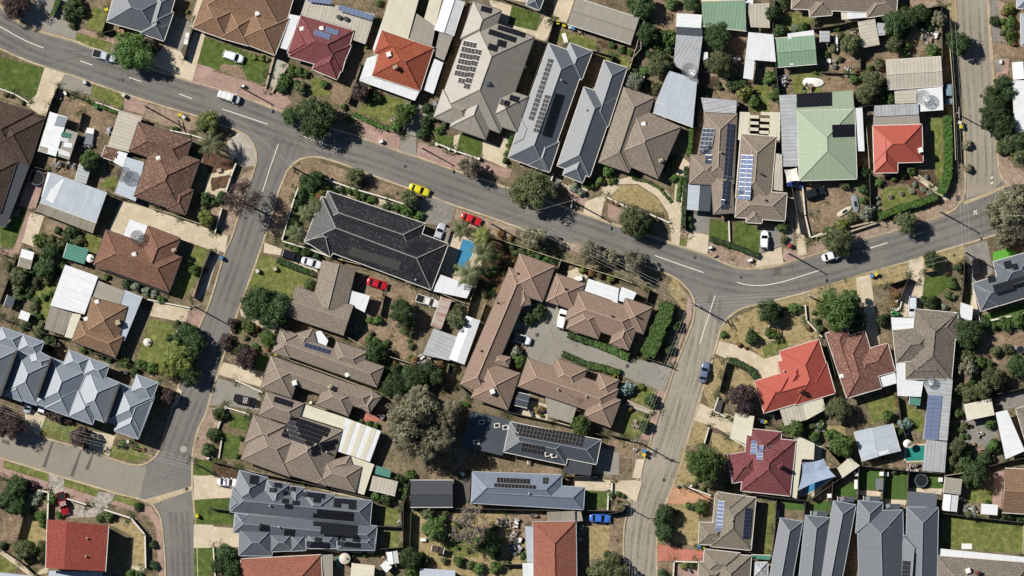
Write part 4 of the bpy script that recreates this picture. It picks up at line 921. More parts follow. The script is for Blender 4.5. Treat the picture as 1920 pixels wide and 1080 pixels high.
patch('soil', 'dirt', '1110,390 1440,370 1440,520 1330,600 1180,560', '990,640 1180,640 1170,760 970,760')
patch('lawn', 'olive', '370,830 575,790 590,900 420,990', '620,850 760,900 760,1060 640,1000')
patch('patio', 'greyp', '1010,1000 1240,960 1270,1080 1000,1080', '1240,820 1440,765 1440,870 1300,890')
patch('lawn', 'dry', '60,1000 230,1000 240,1080 40,1080')
T(3, 2)
patch('soil', 'dry', '800,300 1000,200 1400,100 1440,110 1440,420 1230,470 1050,550 960,470 760,430 770,340', '640,760 700,545 800,560 1000,690 1040,900 840,870 760,800 700,900')
patch('lawn', 'olive', '1040,480 1120,420 1220,420 1210,480 1060,550', '180,760 270,720 340,830 240,870 160,820', '110,900 290,930 230,1060 100,1050')
patch('driveway', 'conc', '725,515 750,428 880,460 990,510 1050,550 1235,500 1240,545 1140,570 1155,655 1010,690 950,610 870,540 790,545', '620,848 720,900 850,935 830,1075 740,1020 580,965')
patch('footpath', 'brick', '535,110 568,180 562,270 485,470 440,605 415,600 470,470 530,290', '340,760 392,775 300,1080 260,1080 300,930')
patch('footpath', 'concg', '115,835 310,905 300,930 115,862')
patch('verge', 'dry', '440,0 530,110 530,280 480,380 380,600 360,580 470,300 480,180 400,80')
T(2, 2)
patch('driveway', 'drive', '960,170 1080,230 1060,350 1110,390 1440,530 1808,600 1748,772 1600,720 1440,655 1060,535 1000,605 820,545 800,330 700,380 780,190', amp=.03)
patch('garden_bed', 'mulch', '780,230 900,190 960,240 900,310 780,300', '700,460 800,460 820,640 740,640')
patch('patio', 'conc', '840,830 960,860 960,960 1120,1000 1110,1020 740,920')
T(1, 1)
patch('lawn', 'olive', '395,775 500,808 740,920 705,960 620,1060 460,1090 290,1080 340,900', amp=.15)
patch('verge', 'dirt', '640,180 730,140 950,200 1350,345 1440,380 1440,440 1000,310 840,260 660,320 540,680 440,640 500,420 570,240')
patch('driveway', 'conc', '418,700 560,755 800,830 760,930 720,900 540,790 410,770')
patch('soil', 'dirt', '1100,900 1440,1000 1440,1120 1080,1060')
patch('garden_bed', 'mulch', '-20,70 150,130 225,170 210,235 40,240')
patch('patio', 'conc', '840,270 1000,340 1440,480 1440,510 900,365'); patch('patio', 'conc', '40,240 210,205 190,340 160,360 90,420 10,370')
patch('driveway', 'conc', '-60,570 170,660 150,770 -60,680'); patch('verge', 'gravel', '60,480 200,300 290,230 345,210 310,320 200,640 90,690')
patch('garden_bed', 'mulch', '60,265 190,245 170,330 60,350', lv=.162)
T(1, 2)
patch('driveway', 'conc', '140,575 420,640 395,740 100,655', '250,210 500,330 480,380 260,260')
patch('driveway', 'drive', '105,680 400,770 380,900 160,865 40,865')
patch('lawn', 'lush', '370,520 462,530 430,640 350,620', '190,910 320,950 300,1040 180,1010', '220,280 300,280 260,380 200,380')
patch('soil', 'dirt', '1090,0 1300,50 1440,100 1440,560 1250,540 1050,430 1130,260')
patch('verge', 'gravel', '30,870 140,890 100,1030 10,1080 -40,1080'); patch('patio', 'brickp', '1070,925 1270,850 1280,960 1080,980')
T(0, 1)
patch('driveway', 'conc', '820,420 1010,470 1220,540 1480,650 1450,760 1225,680 1005,595 880,548 835,665 740,625 740,600', '205,500 300,520 230,730 150,700')
patch('lawn', 'lush', '110,460 190,480 90,745 0,720 0,600 60,600'); patch('lawn', 'olive', '1310,718 1400,750 1370,880 1240,1080 1150,1060 1290,800', '560,630 690,670 650,780 560,740', '690,300 800,230 790,350 660,330', '260,960 400,1000 340,1140 200,1080')
patch('footpath', 'brick', '190,480 230,505 110,810 0,780 0,745 90,752', '1420,760 1455,800 1330,1090 1290,1080', '205,210 330,215 240,480 130,450')
patch('soil', 'dirt', '310,540 470,590 400,700 310,660', '330,120 500,150 520,240 330,220')
patch('footpath', 'concg', '1440,820 1500,690 1410,1000 1350,1080 1335,1080')
T(0, 2)
patch('lawn', 'olive', '1010,280 1180,320 1170,480 1090,600 910,600 960,450', '220,60 390,30 330,300 230,250'); patch('driveway', 'conc', '1035,165 1275,215 1250,305 1010,260', '170,880 310,935 265,1060 170,1020', '1230,770 1200,860 1160,880 1200,740'); patch('footpath', 'brick', '1270,205 1395,225 1340,345 1245,300')
patch('garden_bed', 'mulch', '890,130 1060,190 1280,280 1240,300 860,180')
T(0, 3)
patch('lawn', 'olive', '300,30 470,60 600,100 440,172 270,112', '740,200 960,190 990,280 930,310 735,270', '35,305 330,390 325,440 25,345', '430,425 670,495 650,540 430,470', '790,530 935,580 900,625 760,572')
patch('lawn', 'dry', '790,690 890,700 980,800 980,1020 880,1010 890,800 740,740', '170,620 240,640 330,760 320,900 110,860')
patch('driveway', 'conc', '170,-60 310,-5 265,120 170,90', '615,100 780,130 735,270 600,215', '1303,405 1440,400 1440,550 1318,568', '1320,730 1440,735 1440,885 1330,892')
patch('footpath', 'brick', '20,350 330,445 335,500 15,410', '430,475 640,545 580,595 450,540', '735,590 900,640 1010,680 1055,760 1070,1080 1105,1080 1090,720 1020,610 930,622 780,570', '0,290 30,300 15,410 0,400')
patch('driveway', 'stonep', '330,390 430,420 435,500 470,570 600,590 670,510 785,525 720,630 640,680 480,690 400,650 380,550 335,500', amp=.05)
patch('soil', 'dirt', '40,680 150,670 110,860 0,830'); patch('lawn', 'olive', '0,940 110,1010 110,1050 0,1050'); patch('footpath', 'conc', '0,890 140,980 230,1060 330,1010 320,1060 200,1080 0,930', '880,1010 985,1020 985,1045 870,1045')
patch('lawn', 'lush', '1305,290 1440,310 1440,400 1308,400', '1320,570 1440,555 1440,730 1330,728', '1335,895 1440,885 1440,975 1340,980')
patch('verge', 'gravel', '1440,-20 1385,40 1310,220 1305,290 1440,300')
T(1, 3)
patch('driveway', 'conc', '-60,400 240,430 195,550 -60,565', '-60,735 250,760 245,885 -60,890')
patch('lawn', 'lush', '-60,560 195,552 215,650 215,735 -60,730', '130,110 260,150 225,300 110,270', '-60,885 70,880 75,1080 -60,1080', '-60,290 60,310 60,400 -60,400')
patch('lawn', 'olive', '1215,600 1325,640 1320,740 1205,730', '1245,770 1322,770 1320,890 1235,890'); patch('soil', 'mulch', '60,320 240,370 230,430 60,400', '80,885 250,930 250,1080 90,1080')
patch('patio', 'conc', '270,360 600,430 1110,550 1130,570 880,520 600,440', '700,890 1200,905 1190,930 880,920')
T(2, 3)
patch('soil', 'dry', '40,640 930,640 860,1080 40,1080', '1240,740 1400,740 1400,950 1240,970'); patch('soil', 'dirt', '700,640 950,660 950,720 860,740 700,1000', '150,370 310,375 300,430 160,420', '720,360 1050,330 1040,400 720,390')
patch('driveway', 'conc', '1135,410 1440,440 1600,440 1560,580 1440,510 1200,500 1130,470'); patch('lawn', 'lush', '1220,505 1365,510 1360,620 1230,620'); patch('lawn', 'olive', '300,700 480,760 500,960 250,930')
patch('verge', 'dirt', '1400,500 1480,520 1420,700 1440,1080 1390,1080 1400,740'); patch('driveway', 'drive', '1290,200 1440,250 1440,400 1280,390')
T(2, 3)
patch('driveway', 'patch', '330,440 450,380 440,580 335,612')
T(3, 3)
patch('driveway', 'conc', '190,292 247,290 222,420 165,418', '0,440 195,432 140,570 80,540 0,520'); patch('driveway', 'bricko', '440,470 695,540 680,600 395,590'); patch('driveway', 'brickp', '338,865 645,915 645,980 555,975 440,975 335,980')
patch('soil', 'dry', '580,25 680,70 640,190 530,200', '700,110 830,150 940,220 800,260 790,380 700,200', '395,595 600,590 620,720 600,870 330,850', '500,210 440,470 520,480 640,400')
patch('lawn', 'olive', '1080,580 1130,590 1100,930 1040,920', '125,0 215,50 190,150 105,140'); patch('lawn', 'turf', '1190,580 1325,590 1325,640 1190,630', amp=.02)
patch('verge', 'dirt', '0,160 180,170 250,230 160,300 0,240', '110,620 100,730 90,900 0,900 20,740', '335,980 440,980 440,1080 330,1080'); patch('patio', 'brick', '450,980 600,990 610,1080 450,1080')
patch('footpath', 'brick', '300,0 340,0 270,170 215,150')
patch('patio', 'conc', '1240,120 1440,180 1440,560 1270,560 1210,540')
T(4, 3)
patch('lawn', 'turf', '325,360 490,365 475,500 325,500', '510,400 660,380 650,560 500,560', '150,500 310,420 310,550 150,530', '700,380 900,400 890,490 700,490', '0,590 140,570 140,640 0,640', amp=.02)
patch('patio', 'conc', '325,500 475,510 470,545 325,530', '500,560 650,570 640,600 500,590', '660,485 890,490 880,530 660,505')
patch('lawn', 'olive', '930,670 1440,740 1440,930 860,890', '1080,480 1230,490 1220,590 1060,580'); patch('footpath', 'brick', '1240,380 1305,370 1285,620 1225,600'); patch('soil', 'dirt', '400,310 620,290 630,350 420,340', '1000,150 1230,250 1200,330 1000,260')
patch('patio', 'greyp', '1010,20 1240,20 1260,130 1180,210 1050,190'); patch('patio', 'dirt', '90,200 230,250 210,410 0,560 0,600 330,330 320,290')
lay_patches()

def track(mat, w, z, *ss):
    for s in ss:
        C = catmull(P2(s), 1.5); mb = MB(); ribbon(C, -w/2, w/2, z, mb); o = mb.build('road_wear', M[mat]); o['kind'] = 'structure'
def off(s, d):
    C = catmull(P2(s), 4.0); out = []
    for i in range(len(C)):
        a, b = C[max(i-1, 0)], C[min(i+1, len(C)-1)]; L = math.dist(a, b) or 1; out.append((C[i][0]-(b[1]-a[1])/L*d, C[i][1]+(b[0]-a[0])/L*d))
    return ' '.join('%.2f,%.2f' % (p[0]/S+960, 540-p[1]/S) for p in out)
A_ = '-60,20 0,52 60,84 160,118 300,165 450,212 560,252 700,290 850,344 1000,397 1150,450 1260,488 1340,515 1420,528 1500,519 1600,492 1720,455 1850,410'
for s, ds in ((A_, (-2.6, -1.1, 1.1, 2.6)), ('540,262 505,345 470,455 430,570 390,680 345,790 320,860', (-2.4, -1.0, 1.0, 2.4)), ('1330,560 1318,650 1290,740 1255,850 1215,960 1200,1080', (-2.4, -1.0, 1.0, 2.4)), ('1826,0 1830,100 1838,200 1842,300 1840,350', (-2.3, -0.9, 0.9, 2.3)), ('335,960 338,1010 340,1090', (-1.8, -0.7, 0.7, 1.8))):
    for d in ds: track('wear_d', 0.75, 0.0135, off(s, d))
    for d in (-3.6, 0, 3.6) if s is A_ else (-3.2, 0, 3.2): track('wear_l', 0.7, 0.0145, off(s, d))
track('crack', 0.07, 0.016, '1262,590 1255,640 1262,700 1240,790', '1296,640 1280,720 1266,800 1245,900 1222,1000', '1310,650 1296,720 1272,810 1250,900', '560,262 620,300 660,330', '82,90 150,96 200,86', '90,120 140,108 190,104', '1484,490 1490,520 1502,548', '1835,0 1842,150 1850,330', '330,990 345,1060', '240,140 280,190 305,215', '420,560 450,575', '1240,866 1290,856', '1838,380 1840,420 1846,450')
def cover_plate(x, y, r):
    p = px(x, y); mb = MB(); mb.cyl(p[0], p[1], 0.0, 0.02, r, 14); o = mb.build('manhole_cover', M['concg' if r > .5 else 'gut_d']); o['kind'] = 'structure'
for a in ((344, 842, .75), (1303, 483, .4), (1315, 577, .35), (350, 917, .4), (230, 150, .35), (760, 312, .4), (1390, 520, .35), (1245, 900, .4), (1840, 180, .4)): cover_plate(*a)
# ================================================================== BUILDINGS
setup_plants()
R_ = 'poly'
T(0, 0)
h = house('top left grey house', 'slate grey metal house with hipped front, beyond the big street tree', 'blue', 3.0, [(725,150,1060,244,1130,-20), (955,228,1110,280,1170,85), (740,120,900,165,960,-60), (960,200,1110,245,1160,-40)], gut='gut_w')
on_roof(h, 'vent', 1060, 150); on_roof(h, 'antenna', 1120, 180)
h = house('left edge dark house', 'dark brown tiled house cut off by the left edge', 'darkbrown', 3.0, [(-300,600,236,757,130,1090), (305,805,205,1118,-100,1020), (120,1095,10,1440,-300,1340)], gut='gut_d')
T(0, 1); annex(h, 'dkroof', 2.5, [205,185,45,600,-60,570,10,500,125,165], 2, 'verandah_roof')
T(0, 0)
h = house('patched white shed', 'white shed roof patched with loose grey and white sheets', 'white', 2.5, [(440,790,270,1020,352,757,{'poly':1,'k':'flat'}), (535,888,492,1078,380,1050,440,868,{'k':'flat','m':'bluelt','dz':.1}), (265,1020,345,1040,330,1080,262,1070,{'k':'flat','m':'greymetal','dz':-.1})], 'shed', 'shed', 4, caps=False) if 0 else house('patched white shed', 'white shed roof patched with loose grey and white sheets', 'white', 2.5, [(265,1022,345,757,462,792,{'k':'flat'}), (380,1050,440,868,535,890,{'k':'flat','m':'greymetal','dz':-.12})], 'shed', 'shed', 4, caps=False)
sheet_on_roof(h, 'loose_sheet', 'bluelt', [395,780,455,795,440,860,370,850]); sheet_on_roof(h, 'loose_sheet', 'teal', [425,890,490,905,480,935,415,920]); sheet_on_roof(h, 'loose_sheet', 'white', [410,925,470,940,465,965,405,950]); sheet_on_roof(h, 'loose_sheet', 'greymetal', [275,985,330,1000,320,1035,268,1020]); sheet_on_roof(h, 'loose_sheet', 'white', [440,960,495,970,488,1000,432,992]); sheet_on_roof(h, 'loose_sheet', 'white', [395,1000,470,1030,480,1060,400,1040])
h = house('speckled brown junction house', 'reddish brown speckled tile house beside the street junction', 'lichen', 3.0, [(940,826,1300,945,1243,1140), (910,1324,1228,1436,1335,1078), (1130,1411,1256,1451,1310,1286)], gut='gut_d')
annex(h, 'beige', 2.5, [730,990,810,745,965,790,880,1030], 2, 'carport_roof'); T(0, 1); annex(h, 'pale', 2.6, [780,370,860,125,977,160,920,425], 2); annex(h, 'white', 2.45, [770,160,800,85,865,100,835,195], 2)
on_roof(h, 'skylight', 1075, 133); T(0, 0)
house('little tiled outhouse', 'little brown tiled outhouse under the tree', 'lichen', 2.2, [(690,1060,715,985,830,1030)], 'shed', 'shed', 25)
T(0, 1)
h = house('long pale blue shed', 'big pale blue skillion shed with a tan strip roof', 'pale', 3.2, [(655,568,276,430,330,220,{'k':'flat'})], 'shed', 'shed', 4, caps=False); annex(h, 'oldsheet', 2.7, [632,640,245,490,276,434,653,572], 5, 'verandah_roof'); sheet_on_roof(h, 'loose_sheet', 'white', [285,395,365,440,440,280,330,225], .05)
h = house('rusty brown tiled house', 'rusty brown tiled house below the long concrete driveway', 'brownred', 3.0, [(635,850,1145,1035,1230,800), (1005,590,1222,673,1110,990)], gut='gut_d'); annex(h, 'white', 2.5, [835,665,880,545,1005,590,960,715], 2); on_roof(h, 'chimney', 1180, 752); on_roof(h, 'skylight', 912, 782)
house('green plastic lean-to', 'low shed roofed in green plastic sheet', 'teal', 2.2, [(430,805,460,705,600,755,{'k':'flat'})], 'shed', 'shed', 3, caps=False)
house('small two-tone shed', 'tiny shed with a half white half brown roof', 'white', 2.1, [(140,800,155,745,235,775,{'k':'flat'}), (125,862,140,803,222,830,{'k':'flat','m':'oldsheet','dz':-.15})], 'shed', 'shed', 4, caps=False)
T(0, 1); house('striped lean-to', 'pale striped lean-to beside the little tree', 'zinc', 2.2, [(510,285,545,165,620,190,{'k':'flat'})], 'shed', 'shed', 3, caps=False)
T(0, 2)
h = house('metal ringed brown house', 'small brown tiled house ringed by white and blue metal lean-tos', 'brown', 3.0, [(625,135,862,198,785,440), (490,430,785,540,832,398)], gut='gut_d')
annex(h, 'white', 2.6, [345,190,445,-86,668,-6,575,250], 2, 'lean_to_roof'); annex(h, 'greymetal', 2.5, [610,135,665,20,846,92,815,188], 2, 'carport_roof'); annex(h, 'pale', 2.5, [967,132,845,430,795,395,870,215,815,185,850,85], 2, 'carport_roof'); annex(h, 'oldsheet', 2.3, [435,392,303,347,345,195,490,238], 3, 'lean_to_roof'); annex(h, 'cream', 2.45, [440,400,490,240,552,252,495,415], 2, 'lean_to_roof')
on_roof(h, 'skylight', 660, 165, 585, 280); on_roof(h, 'aircon', 803, 305, mat='stone')
house('tiny white shed', 'tiny white garden shed on the back lawn', 'white', 2.1, [(130,275,150,222,212,242,{'k':'flat'})], 'shed', 'shed', 3, caps=False); house('dark green lean-to', 'tiny dark blue green lean-to at the left edge', 'char', 2.0, [(30,190,55,120,110,140,{'k':'flat'})], 'shed', 'shed', 3, caps=False)
h = house('blue grey townhouse row', 'row of joined blue grey townhouses with many hips and valleys', 'bluelt', 4.6, [(-130,402,125,492,22,795), (125,490,360,572,255,860), (355,542,590,630,470,930), (608,625,818,712,722,980), (815,712,1050,800,950,1050), (35,792,157,835,205,690), (315,880,470,935,545,760), (475,935,632,990,690,820), (780,1032,940,1088,1048,830), (20,335,165,385,130,490), (165,385,305,435,262,540), (475,490,612,545,575,650), (612,545,745,592,710,700), (930,655,1075,710,1030,830), (240,480,360,545,320,650)], 'townhouses', 'townhouse_row', 27, gut='gut_b')
for c in ([120,488,134,492,24,797,10,792], [350,540,362,545,268,808,254,802], [810,712,822,716,730,980,716,975]):
    P = ql(c); mb = MB(); mb.prism([(x-h.c[0], y-h.c[1]) for x, y in P], 3.5, 6.4); mb.build('party_wall', M['gut_d'], h.root)
on_roof(h, 'antenna', 900, 765)
T(0, 3)
h = house('lower left red house', 'two storey red tiled gable house behind the speckled drive', 'red', 5.4, [(320,1018,330,692,466,704,446,1026,{'k':'flat','p':25}), (720,1042,742,736,466,704,446,1026,{'k':'flat','p':12.8})], pitch=20, caps=False)
on_roof(h, 'vent', 600, 818, 592, 940, mat='stone'); annex(h, 'pale', 2.7, [330,1120,335,1040,700,1050,700,1130], 2, 'verandah_roof')
house('bottom left pale roof', 'pale metal roof at the bottom left corner', 'pale', 2.6, [(-40,1130,-40,1048,328,1085,328,1140,{'k':'flat'})], 'shed', 'shed', 3, caps=False)
T(1, 3)
h = house('upper solar townhouse', 'slate grey metal house with sawtooth hips and many solar panels, upper of the pair', 'blue', 3.1, [(190,644,1130,733,1137,568), (252,366,442,414,410,640), (440,432,592,458,570,650), (590,470,690,482,672,650), (685,498,892,530,874,700), (195,538,330,552,320,640)], gut='gut_b')
for c in ((325,395,385,402,318,455,3,2), (488,445,540,452,484,478,3,1), (458,478,505,484,452,510,3,1), (580,470,632,477,576,502,3,1), (548,500,598,506,544,532,3,1), (540,552,585,557,537,585,2,1), (612,566,660,570,608,600,2,1), (560,585,612,590,557,618,2,1), (680,508,832,524,676,542,6,1), (752,545,802,550,748,580,2,1), (890,552,940,558,884,612,2,2), (942,555,1040,566,938,588,4,1), (988,592,1040,597,984,625,2,1), (775,622,1022,645,770,682,10,2), (748,650,768,652,746,680,1,1)): solar(h, *c)
on_roof(h, 'vent', 458, 602)
h = house('lower solar townhouse', 'slate grey metal house with solar panels along its ridge, lower of the pair', 'blue', 3.1, [(222,654,1178,741,1166,870), (250,760,248,938,470,938), (460, 912, 610, 905, 612, 790), (600, 908, 700, 902, 700, 800), (700, 890, 905, 890, 905, 790), (912, 898, 1162, 902, 1168, 800), (218,745,300,755,310,665)], gut='gut_b')
for c in ((388,722,456,730,384,768,3,2), (556,755,626,762,550,802,3,2), (750,706,1050,735,746,738,12,1), (800,742,1048,762,796,795,10,1), (706,838,860,852,704,878,6,1), (760,815,810,820,758,842,2,1), (915,805,965,808,912,870,2,2), (965,840,1015,845,963,875,2,1), (1015,815,1067,820,1012,880,2,2)): solar(h, *c)
on_roof(h, 'vent', 520, 745)
mb = MB(); T(1, 3); P = ql([60,618,60,632,1180,742,1345,750,1345,744,1180,735]);
h = house('big black solar house', 'dark grey brown tiled house with a big black solar array', 'slate', 3.0, [(590,-15,948,95,850,475), (262,290,590,408,680,130), (430,-166,685,-86,640,70), (770,448,1032,512,1085,345), (760,330,995,265,960,360), (345,-10,560,60,480,240)], gut='gut_d')
solar(h, 600, -5, 868, 85, 530, 135, 10, 5, skip=((9,3),(9,4),(8,4),(9,2))); solar(h, 735, 205, 790, 190, 735, 268, 2, 2); solar(h, 795, 180, 905, 150, 810, 240, 4, 2, skip=((3,1),)); T(1, 2); solar(h, 490, 800, 615, 840, 480, 840, 5, 1); T(1, 3)
annex(h, 'cream', 2.5, [1090,530,1030,512,1075,360,985,310,990,265,1160,325], 2, 'verandah_roof'); annex(h, 'white', 2.6, [1130,308,908,235,970,12,1205,100], 2.5); on_roof(h, 'vent', 840, 240)
for c in ([1005,25,1040,38,965,250,935,240], [1070,50,1105,62,1030,275,998,265], [1140,78,1175,90,1095,298,1065,287]): sheet_on_roof(type('H', (), {'root': h.root, 'c': h.c, 'W': [Wing(ql([1130,308,908,235,970,12,1205,100]), {'k': 'flat', 'p': 2.5}, 2.62, 2.5, 'cream')], 'eave': 2.6})(), 'roof_stripe', 'cream', c, .02)
T(1, 2); annex(h, 'cream', 2.5, [650,930,690,855,980,950,960,1025], 2, 'carport_roof'); T(1, 3)
house('beige shed beside the gum', 'beige skillion shed with a green awning near the big gum', 'beige', 2.4, [(1298,535,1128,495,1150,400,{'k':'flat'})], 'shed', 'shed', 3, caps=False)
h = HOUSES[-1]; annex(h, 'teal', 2.2, [1163,390,1172,330,1272,367,1265,415], 2, 'awning')
h = house('faded terracotta hip roof', 'faded terracotta hip roof at the bottom edge beside the solar pair', 'terra2', 3.0, [(260,962,800,934,812,1300)]); annex(h, 'greymetal', 2.5, [880,1090,800,1085,802,935,880,930], 2, 'lean_to_roof')
house('ribbed bottom beige shed', 'ribbed beige shed beside the round tank at the bottom edge', 'cream', 2.4, [(1000,1110,1012,990,1168,968,{'k':'flat'})], 'shed', 'shed', 3, caps=False)
house('bottom white gable shed', 'small white gable shed among junk at the bottom', 'white', 2.3, [(1245,918,1310,908,1320,990,{'g':'02'})], 'shed', 'shed', 14); house('bottom white skillion shed', 'small tilted white sheet roof left of the small gable shed', 'white', 2.0, [(1200,1010,1240,975,1290,1010,{'k':'flat'})], 'shed', 'shed', 4, caps=False)
T(1, 2)
h = house('box chimney brown house', 'long brown tiled house with an open courtyard and box chimneys', 'slate', 3.0, [(463,530,1165,776,1122,900), (395,745,602,812,655,600), (770,855,985,936,1040,770), (1060,870,1125,917,1165,776)], gut='gut_d'); on_roof(h, 'chimney', 862, 735); on_roof(h, 'aircon', 625, 712)
h = house('six panel brown house', 'long brown tiled house with a single row of six solar panels', 'slate', 3.0, [(480,497,1176,742,1225,602), (528,343,645,384,590,545), (905,430,1115,500,1060,650), (640,375,745,345,720,450)], gut='gut_d'); solar(h, 695, 438, 868, 492, 685, 468, 6, 1, 'solarn'); on_roof(h, 'skylight', 978, 657); annex(h, 'white', 2.6, [742,425,770,365,800,360,850,425,835,462], 2)
h = house('old tan gabled house', 'old tan gabled house with an L shaped lichened roof', 'tan', 3.0, [(812,-115,1035,-60,965,240,{'g':'02'}), (630,60,1020,192,950,390,{'g':'13'})], gut='gut_d', pitch=24); annex(h, 'white', 2.5, [1095,237,932,152,972,80,1132,125], 2)
T(1, 1)
h = house('black glazed tile house', 'large black glazed tile house with dark pool heating mats', 'black', 3.2, [(690,700,1543,1020,1650,708), (848,355,1503,576,1440,800), (790,530,690,690,900,740)], gut='gut_w')
sheet_on_roof(h, 'heating_mat', 'mat', [1050,440,1290,515,1245,650,985,565]); sheet_on_roof(h, 'heating_mat', 'gut_d', [1010,730,1345,832,1320,890,985,785]); T(2, 1); sheet_on_roof(h, 'heating_mat', 'mat', [60,690,165,705,120,790,0,760]); on_roof(h, 'vent', 72, 953)
annex(h, 'white', 2.6, [415,1078,185,1030,240,918,455,995], 2, 'patio_roof')
h = house('rosy brown units west block', 'rosy brown tiled unit block with a very long straight ridge', 'unit', 3.0, [(702,870,370,1656,640,1476), (770,775,1010,860,925,1101), (445,1746,690,1829,770,1581), (755,1011,778,1131,842,1100), (590,1516,695,1540,675,1466), (700,870,790,900,760,960)], gut='gut_d', group='rosy brown tiled unit blocks'); on_roof(h, 'vent', 760, 910, 625, 1108, 515, 1432, 512, 1630, mat='dark'); on_roof(h, 'aircon', 590, 1705); on_roof(h, 'antenna', 610, 1080)
h = house('rosy brown units north block', 'rosy brown tiled unit block with white awnings on its upper side', 'unit', 3.0, [(1150,1011,1600,1166,1530,1376), (1020,910,1212,981,1140,1161), (1485,1076,1665,1137,1603,1316), (1085,1281,1300,1351,1375,1160), (1375,1381,1505,1427,1565,1260), (950,1096,1030,1125,1070,950)], gut='gut_d', group='rosy brown tiled unit blocks'); on_roof(h, 'vent', 1083, 1015, 1395, 1198, 1560, 1198, mat='dark')
annex(h, 'white', 2.6, [1200,1045,1235,945,1440,1010,1430,1110], 2, 'awning'); annex(h, 'white', 2.6, [1430,1090,1460,1000,1560,1040,1520,1120], 2, 'awning')
h = house('rosy brown units south block', 'rosy brown tiled unit block beside the narrow hedges, grey patio below', 'unit', 3.0, [(760,1671,1372,1881,1435,1690), (1020,1481,1225,1554,1170,1716), (1305,1581,1440,1626,1395,1766), (1200,1881,1385,1948,1447,1761)], gut='gut_d', group='rosy brown tiled unit blocks'); on_roof(h, 'vent', 1030, 1692, 1218, 1738); on_roof(h, 'antenna', 1095, 1722); T(2, 2); annex(h, 'greymetal', 2.5, [1120,985,958,935,945,808,1155,880], 2)
house('little black shed', 'little black gabled shed beside the potted courtyard', 'char', 2.1, [(735,860,755,775,840,800,{'g':'02'})], 'shed', 'shed', 12)
house('long white gable shed', 'long narrow white gabled shed beside the unit block', 'white', 2.7, [(405,255,502,290,402,590,{'g':'02'})], 'shed', 'shed', 8, caps=False)
h = house('rusty shed', 'rusty patchwork lean-to shed joined to a pale sheet roof', 'rust', 2.3, [(175,325,245,130,315,152,{'k':'flat'})], 'shed', 'shed', 3, caps=False); annex(h, 'zinc', 2.2, [118,520,190,345,348,400,300,562], 3, 'lean_to_roof')
T(2, 3)
h = house('charcoal long array house', 'charcoal metal house carrying a long grid of solar panels', 'char', 3.2, [(710,38,1320,160,1288,324), (665,240,1083,328,1122,150)], gut='gut_w', pitch=22)
solar(h, 755, 52, 1210, 128, 735, 130, 19, 3, 'solarw'); solar(h, 790, 172, 942, 200, 780, 232, 7, 2, 'solarw'); on_roof(h, 'roof_window', 960, 255, 1003, 264); annex(h, 'dkroof', 2.6, [1250,402,1060,380,1090,292,1262,322], 2, 'carport_roof')
h = house('dark flat roofed studio', 'dark charcoal roof with four skylights in the shade of the big gum', 'char', 2.9, [(436,-36,708,28,655,262)], pitch=3, gut='gut_d', caps=False); on_roof(h, 'roof_window', 618, 62, 675, 75, 515, 40, 480, 175)
h = house('blue grey solar house', 'blue grey metal house with a short solar strip, above the blue car', 'bluem', 3.0, [(445,584,1200,628,1207,480), (455,374,1055,396,1050,600)], gut='gut_b'); solar(h, 620, 412, 842, 422, 615, 448, 10, 1, 'solarw'); solar(h, 600, 450, 882, 465, 597, 478, 12, 1, 'solarw'); solar(h, 928, 412, 965, 414, 925, 455, 2, 2, 'solarw'); on_roof(h, 'vent', 835, 520)
house('black gabled shed', 'wide black gabled shed below the big gum', 'dkroof', 2.7, [(36,432,320,432,320,612,{'g':'13'})], 'shed', 'shed', 10)
h = house('bottom centre terracotta house', 'pinkish terracotta hipped house at the bottom edge', 'terra2', 3.0, [(862,712,1150,708,1160,1300)], gut='gut_b'); annex(h, 'pale', 2.5, [880,985,820,985,808,740,862,745], 2, 'verandah_roof'); annex(h, 'white', 2.4, [880,1110,795,1110,790,990,880,988], 2, 'lean_to_roof'); annex(h, 'oldsheet', 2.5, [1145,704,960,712,955,645,1143,638], 2, 'lean_to_roof')
house('bottom edge pale shed', 'pale grey sheet roof at the bottom edge beside a shrub', 'pale', 2.4, [(100,1110,105,1025,340,1015,{'k':'flat'})], 'shed', 'shed', 3, caps=False)
house('tiny brown chicken shed', 'tiny brown roofed hut standing on the dry back yard', 'darkbrown', 2.0, [(175,912,185,868,268,865,{'g':'13'})], 'shed', 'shed', 15)
T(3, 3)
h = house('two strip beige house', 'beige tiled house with one pale and one dark solar strip', 'beigetile', 3.0, [(995,548,962,902,690,876), (740,510,920,538,890,760), (615,714,609,860,800,868), (612,790,609,862,960,892)], gut='gut_w'); solar(h, 742, 568, 786, 572, 724, 778, 1, 8, 'solarb'); solar(h, 916, 615, 966, 618, 900, 822, 1, 8, 'solarn'); on_roof(h, 'vent', 832, 700)
h = house('bottom edge beige house', 'beige tiled house cut by the bottom edge beside salmon paving', 'beigetile', 3.0, [(965,940,940,1270,680,1250), (650,895,890,922,870,1100), (612,980,600,1140,800,1150)], gut='gut_w')
h = house('maroon tiled house', 'maroon tiled hipped house with a cream metal verandah', 'maroon', 3.0, [(1265,165,1225,537,895,500), (970,85,1168,107,1150,300), (805,260,838,450,1050,420)], gut='gut_w'); solar(h, 965, 160, 1008, 162, 958, 255, 1, 4, 'solarb'); solar(h, 1006, 195, 1048, 198, 998, 292, 1, 4, 'solarb'); on_roof(h, 'chimney', 1152, 335, mat='maroon'); on_roof(h, 'antenna', 1080, 205)
annex(h, 'cream', 2.4, [1270,555,1212,538,1262,175,1250,120,1392,185,1385,292,1305,288], 1.5, 'verandah_roof'); annex(h, 'cream', 2.5, [825,140,855,-21,985,0,955,205], 2, 'carport_roof')
T(3, 2)
